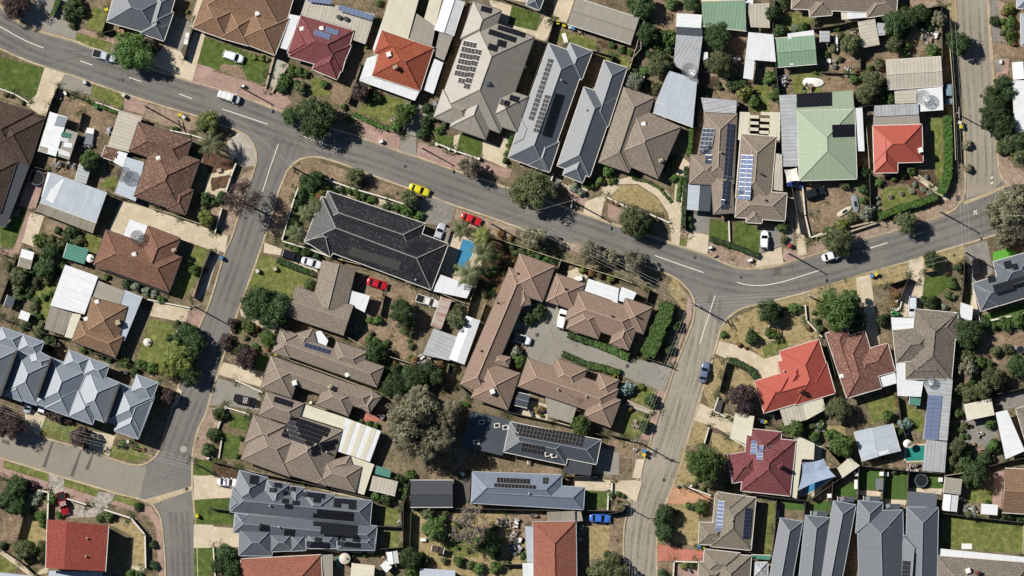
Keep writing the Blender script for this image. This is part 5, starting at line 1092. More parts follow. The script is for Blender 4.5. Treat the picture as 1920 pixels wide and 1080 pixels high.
h = house('bright red metal house', 'bright red metal house with a stepped hip roof', 'redmetal', 3.0, [(1050,915,1530,778,1465,575), (1418,418,1528,780,1260,850), (1140,570,1330,515,1390,720), (985,700,1050,915,1300,840)], gut='gut_w'); on_roof(h, 'chimney', 1288, 762, mat='terra'); on_roof(h, 'vent', 1185, 632)
annex(h, 'beige', 2.5, [1335,960,1190,1002,1155,890,1310,845], 2); annex(h, 'cream', 2.55, [1465,890,1335,962,1310,845,1443,800], 2)
T(4, 2)
h = house('speckled red tiled house', 'red and grey speckled tile house right of the bright red roof', 'redspeck', 3.0, [(240,815,475,745,350,365), (515,445,566,633,300,690), (95,378,240,815,380,770)], gut='gut_w'); annex(h, 'white', 2.5, [475,742,458,668,566,636,576,714], 2); on_roof(h, 'skylight', 205, 665)
h = house('lichened grey tile house', 'grey brown lichened tile house with white lean-tos and blue solar', 'greytile', 3.0, [(985,240,945,686,660,660), (550,357,572,575,850,560), (740,270,985,240,960,420), (635,570,635,684,900,690)], gut='gut_w')
annex(h, 'white', 2.5, [545,352,538,270,728,275,725,360], 2, 'lean_to_roof'); annex(h, 'white', 2.5, [740,806,582,798,570,577,635,577,635,688,757,702], 2, 'lean_to_roof'); z0 = annex(h, 'zinc', 2.5, [750,1092,790,800,745,690,955,682,918,1100], 2, 'lean_to_roof')
h2 = type('H', (), {'root': h.root, 'c': h.c, 'W': [Wing(ql([750,1092,790,800,745,690,955,682,918,1100]), {'k': 'flat', 'p': 2}, 2.5, 2, 'zinc')], 'eave': 2.8})(); h2.W[0].inside = lambda p: True; solar(h2, 786, 792, 884, 798, 758, 1088, 2, 10, 'solarb'); T(4, 3); annex(h, 'zinc', 2.4, [900,380,750,366,776,160,916,172], 2, 'lean_to_roof')
T(4, 2); house('green awning shed', 'small dark green awning between white lean-tos', 'teal', 2.2, [(660,855,668,806,742,812,{'k':'flat'})], 'shed', 'shed', 2, caps=False)
T(4, 3); house('striped white gable shed', 'wide pale shed with a bright white middle stripe', 'pale', 2.7, [(345,305,290,105,400,78,455,272,{'k':'flat'}), (600,235,547,50,402,80,457,270,{'k':'flat'})], 'shed', 'shed', 5, caps=False)
h = HOUSES[-1]; sheet_on_roof(h, 'roof_stripe', 'white', [400,82,470,64,525,246,458,268], .03)
T(4, 2)
house('right cream patio roof', 'cream skillion patio roof beside the paved garden', 'cream', 2.5, [(1055,965,1032,855,1212,812,{'k':'flat'})], 'shed', 'shed', 3, caps=False)
h = house('house at the right edge', 'brown tiled house at the right edge with a long white metal verandah', 'greytile', 3.0, [(1378,886,1500,850,1570,1200)]); annex(h, 'white', 2.5, [1310,1226,1242,912,1320,893,1440,1170], 2, 'verandah_roof')
T(4, 3); h = house('lower right brown gable', 'brown tiled gable house at the lower right edge', 'brown', 3.0, [(1305,350,1500,362,1480,655,{'g':'13'}), (1283,505,1305,352,1400,360,{'k':'flat','dz':-.2})] if 0 else [(1306,350,1500,362,1480,660,{'g':'13'})])
house('square grey shed', 'square grey metal shed near the turf yards', 'greymetal', 2.3, [(892,516,905,410,1020,420,{'k':'flat'})], 'shed', 'shed', 3, caps=False); house('white gable shed', 'white gabled shed below the square grey shed', 'white', 2.2, [(885,635,897,525,990,535,{'g':'13'})], 'shed', 'shed', 10)
house('white square canopy', 'small square white canopy beside the brown gable house', 'white', 2.3, [(1147,660,1152,590,1260,598,{'k':'flat'})], 'shed', 'shed', 2, caps=False)
h = house('bottom right dark house', 'dark grey tiled house with a white verandah in the bottom right corner', 'greytile', 3.0, [(850,940,1500,990,1480,1400)], gut='gut_w'); annex(h, 'white', 2.4, [1500,955,870,892,850,940,1500,992], -2 if 0 else 2, 'verandah_roof'); on_roof(h, 'aircon', 1055, 1040); on_roof(h, 'chimney', 1115, 1050, mat='maroon')
TH = 'grey hip ended townhouses running off the bottom edge'
house('first grey terrace', 'leftmost long blue grey terrace roof at the bottom edge', 'blue', 3.0, [(-208,685,-58,712,-80,1300)], group=TH, gut='gut_b', name='terrace_house')
house('second grey terrace', 'slim blue grey terrace roof, second of the row from left', 'blue', 3.0, [(-38,668,122,685,98,1300)], group=TH, gut='gut_b', name='terrace_house')
house('third grey terrace', 'slim blue grey terrace roof just left of the widest one', 'blue', 3.0, [(150,570,300,598,270,1300)], group=TH, gut='gut_b', name='terrace_house')
h = house('widest grey terrace', 'widest blue grey terrace roof with a small hip on its top', 'blue', 3.0, [(310,640,615,632,590,1300), (318,568,482,582,470,800)], group=TH, gut='gut_b', name='terrace_house'); on_roof(h, 'antenna', 500, 745)
h = house('back grey terrace', 'blue grey terrace roof with a flat back section, at the right of the row', 'blue', 3.2, [(645,612,855,616,838,1250)], group=TH, gut='gut_b', name='terrace_house'); annex(h, 'blue', 2.9, [645,612,655,505,848,522,842,615], 1.5, 'flat_roof'); 
h = house('front grey terrace', 'small blue grey terrace roof with solar panels on both slopes', 'blue', 3.1, [(616,803,780,816,755,1300)], group=TH, gut='gut_b', name='terrace_house'); solar(h, 616, 970, 668, 975, 606, 1150, 2, 6, 'solar'); solar(h, 696, 920, 756, 925, 680, 1150, 2, 7, 'solar')
for x, y in ((180, 548), (355, 545), (490, 595), (0, 645)):
    p = q(x, y); house('', 'x', 'char', 2.4, [(x, y+30, x, y-5, x+110, y-2, {'k': 'flat'})], 'patio cover', 'patio_cover', 3, caps=False, anchor=False); auto(HOUSES[-1].root, 'narrow dark patio cover with skylights', 'patio cover', 'patio covers behind the terraces', p); on_roof(HOUSES[-1], 'skylight', x+30, y+10, mat='frame')
T(1, 0)
h = house('broad brown tiled house', 'broad brown tiled house above the white car on its lawn', 'brown', 3.0, [(-10,60,545,225,640,-140), (230,275,490,376,560,120), (-65,190,165,272,230,60), (120,258,310,312,360,110)], gut='gut_w'); on_roof(h, 'skylight', 374, 96); annex(h, 'zinc', 4.2, [330,-10,450,-30,430,55,360,30], 3, 'dormer_roof', posts=False)
h = house('maroon square house', 'square maroon tiled house with eight blue solar panels', 'maroon', 3.0, [(665,105,1022,210,930,485), (742,470,908,540,985,300), (575,362,760,425,800,240)], gut='gut_w'); solar(h, 762, 205, 872, 240, 748, 242, 4, 1, 'solarb'); solar(h, 838, 185, 924, 210, 826, 222, 4, 1, 'solarb'); on_roof(h, 'skylight', 672, 198, 805, 195)
h2_ = h; annex(h, 'beige', 2.6, [1015,200,665,98,700,-10,1165,100,1100,302,1010,270], 1.5, 'flat_roof'); annex(h, 'white', 2.5, [572,340,500,318,575,95,660,112], 2, 'carport_roof'); 
fl = type('H', (), {'root': h.root, 'c': h.c, 'W': [], 'eave': 3.4})(); solar(fl, 928, 35, 1160, 105, 915, 75, 8, 1, 'solarb'); solar(fl, 720, -20, 880, 0, 705, 15, 7, 1, 'solarb'); 
for x, y in ((920, 118), (968, 130)): p = q(x, y); mb = MB(); mb.cyl(p[0]-h.c[0], p[1]-h.c[1], 2.5, 3.2, 0.5, 14); mb.build('skylight', M['gut_d'], h.root)
h = house('orange terracotta house', 'orange terracotta hip roof ringed by a white verandah', 'terra', 3.2, [(1145,512,1468,616,1570,328), (1158,362,1212,207,1440,280)], gut='gut_w'); on_roof(h, 'chimney', 1302, 458); on_roof(h, 'aircon', 1260, 372)
annex(h, 'white', 2.4, [1433,682,1058,548,1100,420,1175,440,1150,515,1466,615,1440,680], 2, 'verandah_roof') if 0 else annex(h, 'white', 2.4, [1433,682,1058,548,1145,512,1466,618], 2, 'verandah_roof'); annex(h, 'white', 2.4, [1058,545,1110,395,1180,372,1146,512], 2, 'verandah_roof')
annex(h, 'white', 2.4, [1150,330,1235,80,1262,90,1212,207,1160,360], 2, 'lean_to_roof')
T(2, 0); annex(h, 'white', 2.4, [190,636,122,608,198,398,258,425], 2, 'lean_to_roof'); annex(h, 'greymetal', 2.5, [262,412,205,385,205,330,230,220,322,247], 2, 'lean_to_roof')
h = house('top cream roofed house', 'cream metal roof at the top edge joined to striped sheets', 'cream', 3.0, [(-170,210,20,262,110,-60,{'k':'flat'})], pitch=3, caps=False); annex(h, 'greymetal', 2.6, [180,312,20,262,72,90,205,185], 2, 'lean_to_roof'); annex(h, 'cream', 2.5, [200,182,120,155,165,-5,248,0], 2, 'lean_to_roof')
house('white and grey gable shed', 'gabled shed with one white and one grey slope at the top edge', 'zinc', 3.0, [(198,205,325,246,410,20,{'g':'02'})], 'shed', 'shed', 14); HOUSES[-1].roof.data.materials[0] = M['white']
h = house('large fawn metal house', 'large fawn ribbed metal house with several solar arrays', 'greymetal', 3.2, [(872,252,638,900,215,745), (190,795,440,880,505,690), (300,860,542,944,665,590), (830,655,752,892,520,820), (460,10,650,76,560,330)], pitch=24, gut='gut_d')
solar(h, 398,274,486,294,330,512, 4, 6, 'solarw'); solar(h, 364,524,412,536,356,562, 2, 1, 'solarw'); solar(h, 480,332,520,342,392,600, 2, 7, 'solarw'); solar(h, 628,170,812,228,620,204, 6, 1); solar(h, 568,198,752,258,558,236, 6, 1); solar(h, 624,268,684,284,616,316, 2, 1); solar(h, 564,296,628,316,552,340, 2, 1); solar(h, 512,40,584,60,508,80, 2, 1); solar(h, 708,640,772,660,698,680, 2, 1); solar(h, 648,670,710,690,634,708, 2, 1)
on_roof(h, 'antenna', 790, 460); on_roof(h, 'skylight', 556, 570, mat='glassg')
annex(h, 'darkbrown' if 0 else 'oldsheet', 2.6, [458,275,385,245,440,35,512,125], 2)
house('top edge grey shed', 'grey metal roof at the top edge beside a pool', 'char', 2.8, [(815,38,905,72,950,-40)], 'shed', 'shed', 15)
h = house('tall array slate house', 'long slate grey metal house with three tall solar arrays', 'blue', 3.1, [(968,296,1226,388,960,1160), (1110,292,1262,350,1190,540), (830,1117,972,1164,1035,960), (725,975,830,1010,890,840)], gut='gut_w', pitch=25)
solar(h, 968, 395, 1003, 405, 830, 808, 2, 14, 'solarw'); solar(h, 945, 640, 985, 650, 862, 892, 2, 9, 'solarw'); solar(h, 1010, 630, 1070, 645, 920, 915, 2, 9); on_roof(h, 'vent', 1052, 545)
h = house('narrow slate grey house', 'narrow stepped slate grey metal house without solar panels', 'blue', 3.1, [(1340,410,1495,460,1370,860), (1205,590,1025,1120,1245,1190), (1062,1182,1195,1236,1255,1060)], gut='gut_w', pitch=25); on_roof(h, 'vent', 1222, 745)
house('top grey gable shed', 'long pale grey gabled shed at the top edge', 'greymetal', 3.0, [(1095,165,1520,302,1575,125,{'g':'13'})], 'shed', 'shed', 8)
T(3, 0)
h = house('mossy curved drive house', 'mossy tan and brown tiled house above the curved driveway', 'tan', 3.0, [(105,590,-65,1098,140,1170), (335,1208,490,858,150,720), (-65,1098,120,1160,190,960)], gut='gut_d'); on_roof(h, 'skylight', 238, 840); on_roof(h, 'chimney', 352, 1085)
h = house('big pale blue metal shed', 'big bright pale metal shed roof with a bent edge', 'pale', 3.2, [(570,860,303,762,320,690,578,765,{'k':'flat','p':4}), (578,765,320,690,408,480,600,540,{'k':'flat','dz':.15})], 'shed', 'shed', 4, caps=False); annex(h, 'zinc', 2.6, [600,535,440,440,458,240,636,250], 2, 'lean_to_roof')
h = house('two-tone ribbed shed', 'white and dark ribbed shed beside the green roof at the top', 'white', 2.6, [(460,182,466,92,632,100,{'k':'flat'}), (635,250,460,238,460,184,634,188,{'k':'flat','m':'char','dz':-.1})], 'shed', 'shed', 3, caps=False)
h = house('green roof at the top', 'large pale green metal roof near the top edge', 'greend', 3.0, [(930,212,640,180,628,18,925,8,{'k':'flat'})], 'shed', 'shed', 5, caps=False); annex(h, 'beige', 2.5, [1090,192,960,186,935,30,1085,22], 2, 'lean_to_roof'); annex(h, 'cream', 2.5, [628,15,630,-20,920,-30,925,5], 2, 'lean_to_roof'); annex(h, 'white', 2.4, [930,30,915,-20,975,-20,978,35], 2, 'lean_to_roof')
h = house('bright white shed', 'bright white shed roof with a long narrow leg', 'white', 2.8, [(985,408,925,398,945,220,1112,236,1130,420,{'k':'flat'})], 'shed', 'shed', 3, caps=False); annex(h, 'white', 2.4, [975,540,910,530,925,395,988,405], 2, 'lean_to_roof')
h = house('green gabled shed', 'green gabled shed with a pale stripe across its roof', 'greend', 2.9, [(1128,262,1390,240,1406,434,{'g':'13'})], 'shed', 'shed', 10); sheet_on_roof(h, 'roof_stripe', 'white', [1212,255,1236,253,1248,440,1224,442], .06); annex(h, 'white', 2.5, [1390,242,1212,256,1208,230,1385,205], 2, 'lean_to_roof')
h = house('dark array brown house', 'long brown metal house with solar panels on both slopes', 'slate', 3.0, [(645,762,868,772,835,1240), (690,1180,832,1170,812,1440), (555,1045,545,1240,760,1190), (650,800,600,1050,760,1100)], gut='gut_d', pitch=24)
annex(h, 'zinc', 2.5, [645,758,625,660,866,680,862,775], 2, 'lean_to_roof'); T(3, 1); solar(h, 640, -68, 718, -64, 612, 100, 3, 6, 'solarn'); solar(h, 655, 110, 700, 112, 650, 172, 2, 2, 'solarn'); solar(h, 800, -100, 850, -96, 758, 475, 2, 18, 'solarn'); on_roof(h, 'vent', 755, 95); annex(h, 'pale', 2.5, [530,480,540,303,620,308,608,487], 2); annex(h, 'char', 2.5, [608,487,620,308,696,315,686,492], 2)
h = house('blue array brown house', 'brown metal house with one tall pale blue solar array', 'slate', 3.0, [(895,-30,1130,-10,1095,420), (855,530,1190,556,1198,370), (895,-20,860,480,1020,500), (930,566,1035,572,1040,460)], gut='gut_w', pitch=24); solar(h, 896, 110, 980, 114, 872, 412, 2, 10, 'solarb'); on_roof(h, 'vent', 1030, 240, 1062, 418, mat='dark'); annex(h, 'beige', 2.5, [1178,356,1110,346,1130,100,1172,110], 2, 'lean_to_roof')
T(3, 0)
root = empty('pergola', q(1010, 850)+(0.12,)); tag(root, 'cream slatted pergola with dark gaps above the brown roof', 'pergola'); ANCH.append(('slatted pergola', [ql([880,755,1160,770,1160,960,880,935])])); cx, cy = q(1010, 850); mb = MB()
for i in range(9):
    y0 = 757+i*21; 
    for x0, x1, s in ((887, 955, 1), (955, 1015, i % 2), (1028, 1092, (i+1) % 2), (1092, 1160, 1)):
        if s: mb.prism([(a-cx, b-cy) for a, b in ql([x0-i*1.5, y0, x1-i*.5, y0+3, x1-i*.5, y0+24, x0-i*1.5, y0+21])], 2.5+0.003*i, 2.56+0.003*i, 0, True, True)
mb.build('slat_roof', M['cream'], root); mb = MB()
for a, b in ((888, 765), (1150, 780), (880, 930), (1155, 950)): p = q(a, b); mb = MB(); mb.box(p[0]-cx, p[1]-cy, 0, 2.5, .12, .12); mb.build('post', M['wallw'], root)
h = house('pale green metal house', 'large pale green metal house with a black solar array on top', 'green', 3.1, [(1273,740,1660,732,1686,1208,{'p':20}), (1265,640,1648,612,1658,735,1273,745,{'k':'flat','p':4})], gut='gut_w') if 0 else house('pale green metal house', 'large pale green metal house with a black solar array on top', 'green', 3.1, [(1273,742,1660,730,1686,1208), (1658,738,1270,745,1263,640,1648,612,{'k':'flat','p':4,'dz':.1})], gut='gut_w', pitch=16)
solar(h, 1268, 634, 1505, 622, 1270, 728, 8, 2); solar(h, 1500, 845, 1658, 838, 1503, 930, 1, 2); annex(h, 'zinc', 2.6, [1165,836,1152,645,1264,640,1270,835], 2, 'lean_to_roof'); annex(h, 'zinc', 2.5, [1175,1126,1165,838,1270,832,1282,1124], 2, 'lean_to_roof'); annex(h, 'white', 2.5, [1728,1022,1678,1022,1668,732,1712,728], 2, 'verandah_roof'); 
annex(h, 'green', 2.6, [1690,1215,1465,1230,1470,1060,1682,1050], 3, 'porch_roof', posts=True) if 0 else None
T(4, 0)
h = house('coral red metal house', 'coral red metal house joined to a two-tone grey roof', 'redmetal', 3.0, [(415,852,745,842,755,1094), (420,860,425,1168,582,1160)], gut='gut_w'); annex(h, 'greymetal', 2.6, [735,846,415,852,420,790,725,775], 2, 'lean_to_roof'); annex(h, 'zinc', 2.9, [725,775,420,790,425,715,720,700], 2, 'lean_to_roof'); on_roof(h, 'aircon', 737, 1016)
h = house('cream gabled shed on the right', 'wide cream gabled shed beside the side street', 'beige', 3.0, [(500,410,874,385,884,582,{'g':'13'})], 'shed', 'shed', 8); annex(h, 'white', 2.5, [722,756,715,600,884,582,890,745], 2, 'lean_to_roof'); annex(h, 'beige', 2.4, [565,702,560,606,715,600,716,696], 2, 'lean_to_roof')
h = house('top right tiled house', 'grey brown tiled house at the top edge with a white patio roof', 'slate', 3.0, [(-133,62,575,95,580,-300), (-10,118,140,105,140,-40), (375,122,578,92,570,-60)], gut='gut_w'); annex(h, 'white', 2.6, [375,122,245,132,240,10,368,4], 2); annex(h, 'cream', 2.5, [248,132,205,136,200,78,245,74], 2)
house('flat pale garden shed', 'flat pale concrete-grey shed roof among the back yard trees', 'beige', 2.5, [(350,325,318,150,432,140,{'k':'flat'})], 'shed', 'shed', 2, caps=False); annex(HOUSES[-1], 'zinc', 2.3, [445,245,445,155,500,160,500,240], 2, 'lean_to_roof'); house('tiny grey shed', 'tiny grey square shed with a vent on its roof', 'zinc', 2.2, [(62,285,62,212,126,212,{'k':'flat'})], 'shed', 'shed', 2, caps=False)
house('top right corner roof', 'grey metal roof cut off by the top right edge', 'bluelt', 3.0, [(1385,-60,1385,60,1500,60), (1410,100,1416,312,1520,310)], gut='gut_w')
house('right edge gable roof', 'white and grey roof on the right edge, upper of two', 'white', 2.8, [(1356,425,1365,540,1500,535,{'g':'13'})], gut='gut_w'); h = house('right edge white roof', 'big plain white roof on the right edge behind the tall trees', 'white', 3.0, [(1372,896,1358,546,1560,540,{'k':'flat'})], pitch=3, caps=False)
T(4, 1)
h = house('paved drive slate house', 'slate grey metal house with black solar panels at the right edge', 'blue', 3.0, [(1142,1164,1600,1026,1540,840), (1225,832,1480,760,1520,960), (1088,992,1142,1164,1260,1120)], gut='gut_w'); solar(h, 1292, 832, 1342, 822, 1305, 885, 3, 2); solar(h, 1350, 850, 1385, 842, 1360, 890, 2, 2); solar(h, 1185, 930, 1235, 920, 1195, 975, 3, 2); solar(h, 1220, 990, 1440, 925, 1232, 1050, 12, 2)
T(4, 2); house('right small white shed', 'small white gabled shed between the lichened roof and slate roof', 'white', 2.3, [(1008,172,1092,200,1080,322,1000,310,{'k':'flat'})], 'shed', 'shed', 3, caps=False)
T(3, 1); sail([1185,210,1272,198,1292,285,1202,300], 2.6, 'sail', 'cream four cornered shade sail over the side path')
T(4, 3); sail([-60,310,85,285,165,405,-90,500], 3.0, 'sailb', 'blue grey shade sail over the swimming pool')
h = house('cream pool shed', 'cream metal pool shed roof beside the shade sail', 'cream', 2.5, [(325,330,210,412,175,350,258,276,{'k':'flat'})], 'shed', 'shed', 2, caps=False)
T(3, 3); house('glass pyramid gazebo', 'small grey pyramid roofed gazebo beside the beige house', 'zinc', 2.2, [(985,985,1075,985,1075,1080)], 'gazebo', 'gazebo', 22); T(3, 3); house('teal garden shed', 'low teal awning at the fence beside the beige houses', 'teal', 2.0, [(968,935,1095,940,1090,970,965,960,{'k':'flat'})], 'shed', 'shed', 2, caps=False)
T(2, 3); house('white lean-to by the fence', 'pale grey sheet roof hut beside the blue car', 'greymetal', 2.2, [(1152,712,1150,645,1185,640,1198,705,{'k':'flat'})], 'shed', 'shed', 2, caps=False)
# ================================================================== POOLS
def pool(c, mat, label, cop='conc'):
    P = ql(c); cx = sum(p[0] for p in P)/len(P); cy = sum(p[1] for p in P)/len(P); root = empty('swimming_pool', (cx, cy, 0.12)); tag(root, label, 'pool'); ANCH.append((label.split(' beside')[0].split(' under')[0], [P])) if 0 else None
    mb = MB(); 
    L = [(x-cx, y-cy) for x, y in P]; L = L if area(L) > 0 else L[::-1]; mb.poly([(x, y, 0.06) for x, y in L]); mb.build('water', M[mat], root); mb = MB()
    for i in range(len(L)):
        a, b = L[i], L[(i+1) % len(L)]; mb.box((a[0]+b[0])/2, (a[1]+b[1])/2, 0.02, 0.10+0.004*(i % 2), math.dist(a, b)+0.35, 0.35, math.atan2(b[1]-a[1], b[0]-a[0]))
    mb.build('coping', M[cop], root)
T(2, 1); pool([385,668,487,702,455,790,402,890,330,880,338,820], 'pool', 'blue swimming pool beside the black tiled house among palms')
T(4, 3); pool([-30,400,60,330,120,345,165,410,0,520,-70,540], 'pool', 'turquoise swimming pool partly under a shade sail'); pool([640,225,700,195,775,192,768,305,635,310], 'poolg', 'dark green covered pool beside the white umbrella')
T(2, 0); pool([700,-25,822,-20,825,12,690,-8], 'pool', 'bright blue pool cut by the top edge')
# ================================================================== FENCES AND WALLS
FD, FC, LW, SW = 'dark sheet metal fence', 'cream sheet metal fence', 'low white garden wall', 'low stone garden wall'
T(0, 0); fence(FD, 'fence_d', 1.7, [308,800,348,690,392,590], [392,590,500,640,585,672], [765,205,690,225,740,60], [1312,165,1240,400], [530,880,560,760]); fence(LW, 'fence_w', 0.6, [0,600,100,635,190,690], [585,672,700,708,808,748], [1150,880,1290,910,1400,945], name='wall', w=.2); fence(FC, 'fence_c', 1.7, [305,800,250,935])
T(1, 0); fence(SW, 'stone', 0.5, [480,385,450,500,425,590], [1010,790,1180,850,1345,905], [1345,905,1390,740], [575,440,470,620], name='wall', w=.35); fence(FD, 'fence_d', 1.6, [985,700,1075,440], [500,330,590,60], [1400,700,1440,600])
T(2, 0); fence(FD, 'fence_d', 1.7, [420,15,310,330,200,640], [1000,140,960,290,880,500,760,870], [1270,345,1400,380,1300,700], [640,-10,820,50], [1000,140,1090,165]); fence(FC, 'fence_c', 1.7, [1095,300,1290,345], [1575,110,1590,330,1510,420])
T(2, 1); fence(LW, 'fence_w', 0.7, [205,30,300,68,345,85], [345,85,500,138], [1000,235,985,280], name='wall', w=.22); fence(FC, 'fence_c', 1.8, [490,640,735,715,1035,815], [1035,815,1440,940,1530,975], [1050,815,1020,915,940,1090], [490,940,470,1010,440,1085]); fence(FD, 'fence_d', 1.7, [1230,925,1250,985,1200,1010])
T(3, 0); fence(FC, 'fence_c', 1.8, [245,120,235,165,165,400,105,600], [205,120,245,140,220,300]); fence(FD, 'fence_d', 1.8, [635,10,630,220,605,640], [605,640,600,860], [885,690,882,760], [1130,430,1150,640], [1125,5,1110,200]); fence(LW, 'fence_w', 0.5, [245,480,240,560], name='wall', w=.2)
T(3, 1); fence(LW, 'fence_w', 0.5, [0,400,110,455,230,490], [230,490,330,530,410,565], [815,560,820,700], name='wall', w=.25); fence(FD, 'fence_d', 1.7, [530,330,522,480,520,615], [845,0,820,500], [1240,0,1240,330,1300,640]); fence(LW, 'fence_w', 0.5, [1310,300,1330,520,1365,670], [1365,670,1440,640], name='wall', w=.25)
T(4, 0); fence(FD, 'fence_d', 1.8, [0,200,180,172,320,138], [320,138,570,95,880,40], [880,40,886,385], [886,385,892,590,895,750], [290,725,420,712]); fence(FC, 'fence_c', 1.8, [935,300,955,560,975,1080]); fence(FD, 'fence_d', 1.2, [330,200,335,480], [70,490,325,500])
T(4, 1); fence(SW, 'stone', 0.8, [40,660,170,620,420,560], [225,640,440,570], [730,250,830,320,870,345], name='wall', w=.3); fence(FD, 'fence_d', 1.7, [395,235,400,420,405,520], [1035,830,1030,960,1018,1080], [528,985,660,942], [660,942,710,965], [655,945,600,1090], [765,905,850,890]); fence(FC, 'fence_c', 1.8, [370,-100,395,200])
T(4, 2); fence(FD, 'fence_d', 1.7, [985,250,970,500,958,690], [1030,60,1005,240], [1028,845,1130,820,1240,790], [1240,790,1440,745], [585,805,605,960,640,1080], [945,690,940,1000,920,1080], [90,380,165,660]); fence(LW, 'fence_w', 0.5, [1095,85,1140,290,1150,305], [1150,305,1440,245], [545,235,600,215,640,60], name='wall', w=.2)
T(3, 2); fence(FD, 'fence_d', 1.7, [282,85,260,160], [255,165,140,530], [225,535,420,600], [800,575,775,670,750,770], [985,945,1080,985,1160,1040]); fence(LW, 'fence_w', 0.6, [742,815,712,905,755,920], [755,920,790,940], [1330,190,1340,290,1440,400], name='wall', w=.22); fence(SW, 'stone', 0.4, [130,830,300,905], name='wall', w=.3)
T(3, 3); fence(FD, 'fence_d', 1.8, [0,122,100,145,190,165], [0,660,100,640,125,600], [1135,565,1125,750,1105,940], [915,515,1100,545,1330,570], [1330,570,1310,800,1290,1080], [610,868,760,890,965,920]); fence(LW, 'fence_w', 0.7, [680,80,650,180], [825,145,940,212], [445,980,440,1080], [445,980,600,985], [540,480,690,535], name='wall', w=.22)
T(4, 3); fence(FD, 'fence_d', 1.8, [0,562,170,440,325,330], [330,335,500,352,660,370], [660,370,880,385,905,385], [146,440,140,560,130,640], [322,340,315,560], [492,360,480,590], [658,372,652,505], [905,385,880,650,860,930], [870,652,1150,688,1440,718], [1180,345,1320,305,1440,282]); fence(FC, 'fence_c', 1.8, [900,402,1030,382], [1435,740,1430,930])
T(0, 1); fence(FD, 'fence_d', 1.7, [112,812,60,950,0,1110], [0,770,110,812], [1425,755,1370,880,1310,1075], [325,215,240,490], [735,368,830,405], [640,640,700,665], [915,395,1080,460], [640,865,900,960,1140,1045], [205,185,330,215]); fence(FC, 'fence_c', 1.2, [1010,465,1215,530,1440,605])
T(0, 2); fence(FD, 'fence_d', 1.8, [0,270,100,305,185,342], [185,342,290,375,440,405], [440,405,620,505], [620,505,800,555,890,590], [890,590,1090,690], [380,420,365,515]); fence(FD, 'fence_d', 1.0, [1180,420,1170,500]); fence(LW, 'fence_w', 0.5, [1205,330,1165,500], [1000,150,1280,205], name='wall', w=.2)
T(0, 3); fence(LW, 'fence_w', 1.3, [710,632,885,688,980,800], [980,800,985,1020], [460,558,580,595], [330,510,322,715], [260,500,335,515], name='wall', w=.25); fence(FD, 'fence_d', 1.7, [0,412,70,432], [0,892,140,985,230,1065], [1310,312,1440,375], [165,665,115,860])
T(1, 1); fence(LW, 'fence_w', 1.2, [645,335,620,400,535,690], [535,690,720,745,870,800], [830,272,1000,332], [1000,332,1250,405,1440,470], [225,170,190,260,160,350], [130,470,85,630], name='wall', w=.22); fence(FC, 'fence_c', 1.6, [870,800,1100,860,1330,945], [1330,945,1440,985,1560,1030]); fence(FD, 'fence_d', 1.0, [-20,560,80,630])
T(1, 2); fence(FC, 'fence_c', 1.7, [860,350,980,405,1110,478], [1110,478,1280,540,1440,590], [490,520,660,582], [660,582,900,670,1165,772], [690,845,830,895]); fence(FD, 'fence_d', 1.4, [1230,120,1200,260], [1130,915,1230,940]); fence(LW, 'fence_w', 0.6, [225,695,400,775], [150,875,300,920,335,945], [95,1040,160,870], name='wall', w=.2)
T(1, 3); fence(FD, 'fence_d', 1.7, [60,305,150,325,250,355], [1340,640,1345,740], [1395,440,1355,600,1352,890], [1200,895,1345,885], [250,360,600,430,880,490], [880,490,1140,555], [1180,742,1345,748], [50,620,200,640]); fence(LW, 'fence_w', 0.5, [72,890,85,1080], [130,150,110,280], name='wall', w=.2)
T(2, 3); fence(FD, 'fence_d', 1.8, [40,622,320,620], [330,622,700,630,945,634], [945,634,1200,636,1440,640], [330,425,320,615], [40,650,30,900], [650,1000,800,1000], [1060,405,1290,412], [430,580,445,380]); fence(LW, 'fence_w', 0.5, [1370,520,1365,630], [1395,455,1390,560], name='wall', w=.25)
T(2, 2); fence(FD, 'fence_d', 1.8, [30,585,200,632], [365,728,440,800,700,910], [700,910,1000,975], [1000,975,1330,1065], [300,590,250,760], [720,770,700,910], [480,10,415,260]); fence(FC, 'fence_c', 1.8, [0,30,230,105,400,175], [540,180,500,290])

# ================================================================== TREES AND SHRUBS (x, y, radius in tile units)
T(0, 0); trees('g', 915,375,138); trees('p', 100,45,105, 1010,320,55, 1350,860,20); trees('d', 480,50,48, 470,110,45, 510,10,50, 545,75,45, 610,1090,60, 1310,1030,30, 1330,120,20); trees('o', 1395,840,70, 40,640,18, 75,650,16, 150,690,20, 490,170,30); hedge('narrow clipped hedge beside the driveway', 'leaf_g', .8, 1.2, [400,-5,375,60,355,105]); trees('g', 860,235,20, 1180,870,22, 1265,80,14)
T(0, 0); hedge('narrow clipped green hedge inside the dirt yard', 'hedge', .7, .7, [590,680,700,725,800,765])
T(1, 0); trees('d', 770,785,148, 590,790,55); trees('g', 545,545,42, 600,475,32, 650,480,36, 690,500,28, 820,570,30, 1185,150,30, 1110,315,18, 950,720,25, 1190,20,25); trees('p', 1065,620,62); trees('d', 1165,655,42, 530,600,35, 640,570,35, 430,575,14); trees('y', 355,385,22, 400,395,26, 440,400,20); trees('o', 660,590,45); trees('y', 40,830,72); hedge('low ragged hedge along the front lawn', 'leaf_g', .9, .8, [1020,775,1130,820,1250,870]); trees('g', 1360,790,55, 1310,850,45, 1400,740,40, 1330,740,35)
palm(60, 975, 95, 5.5)
T(2, 0); trees('d', 145,735,40, 180,790,36, 130,830,40, 115,905,42, 205,740,26); trees('g', 230,880,26, 260,850,22, 715,935,26, 700,985,25, 690,1035,26); trees('d', 675,1085,25)
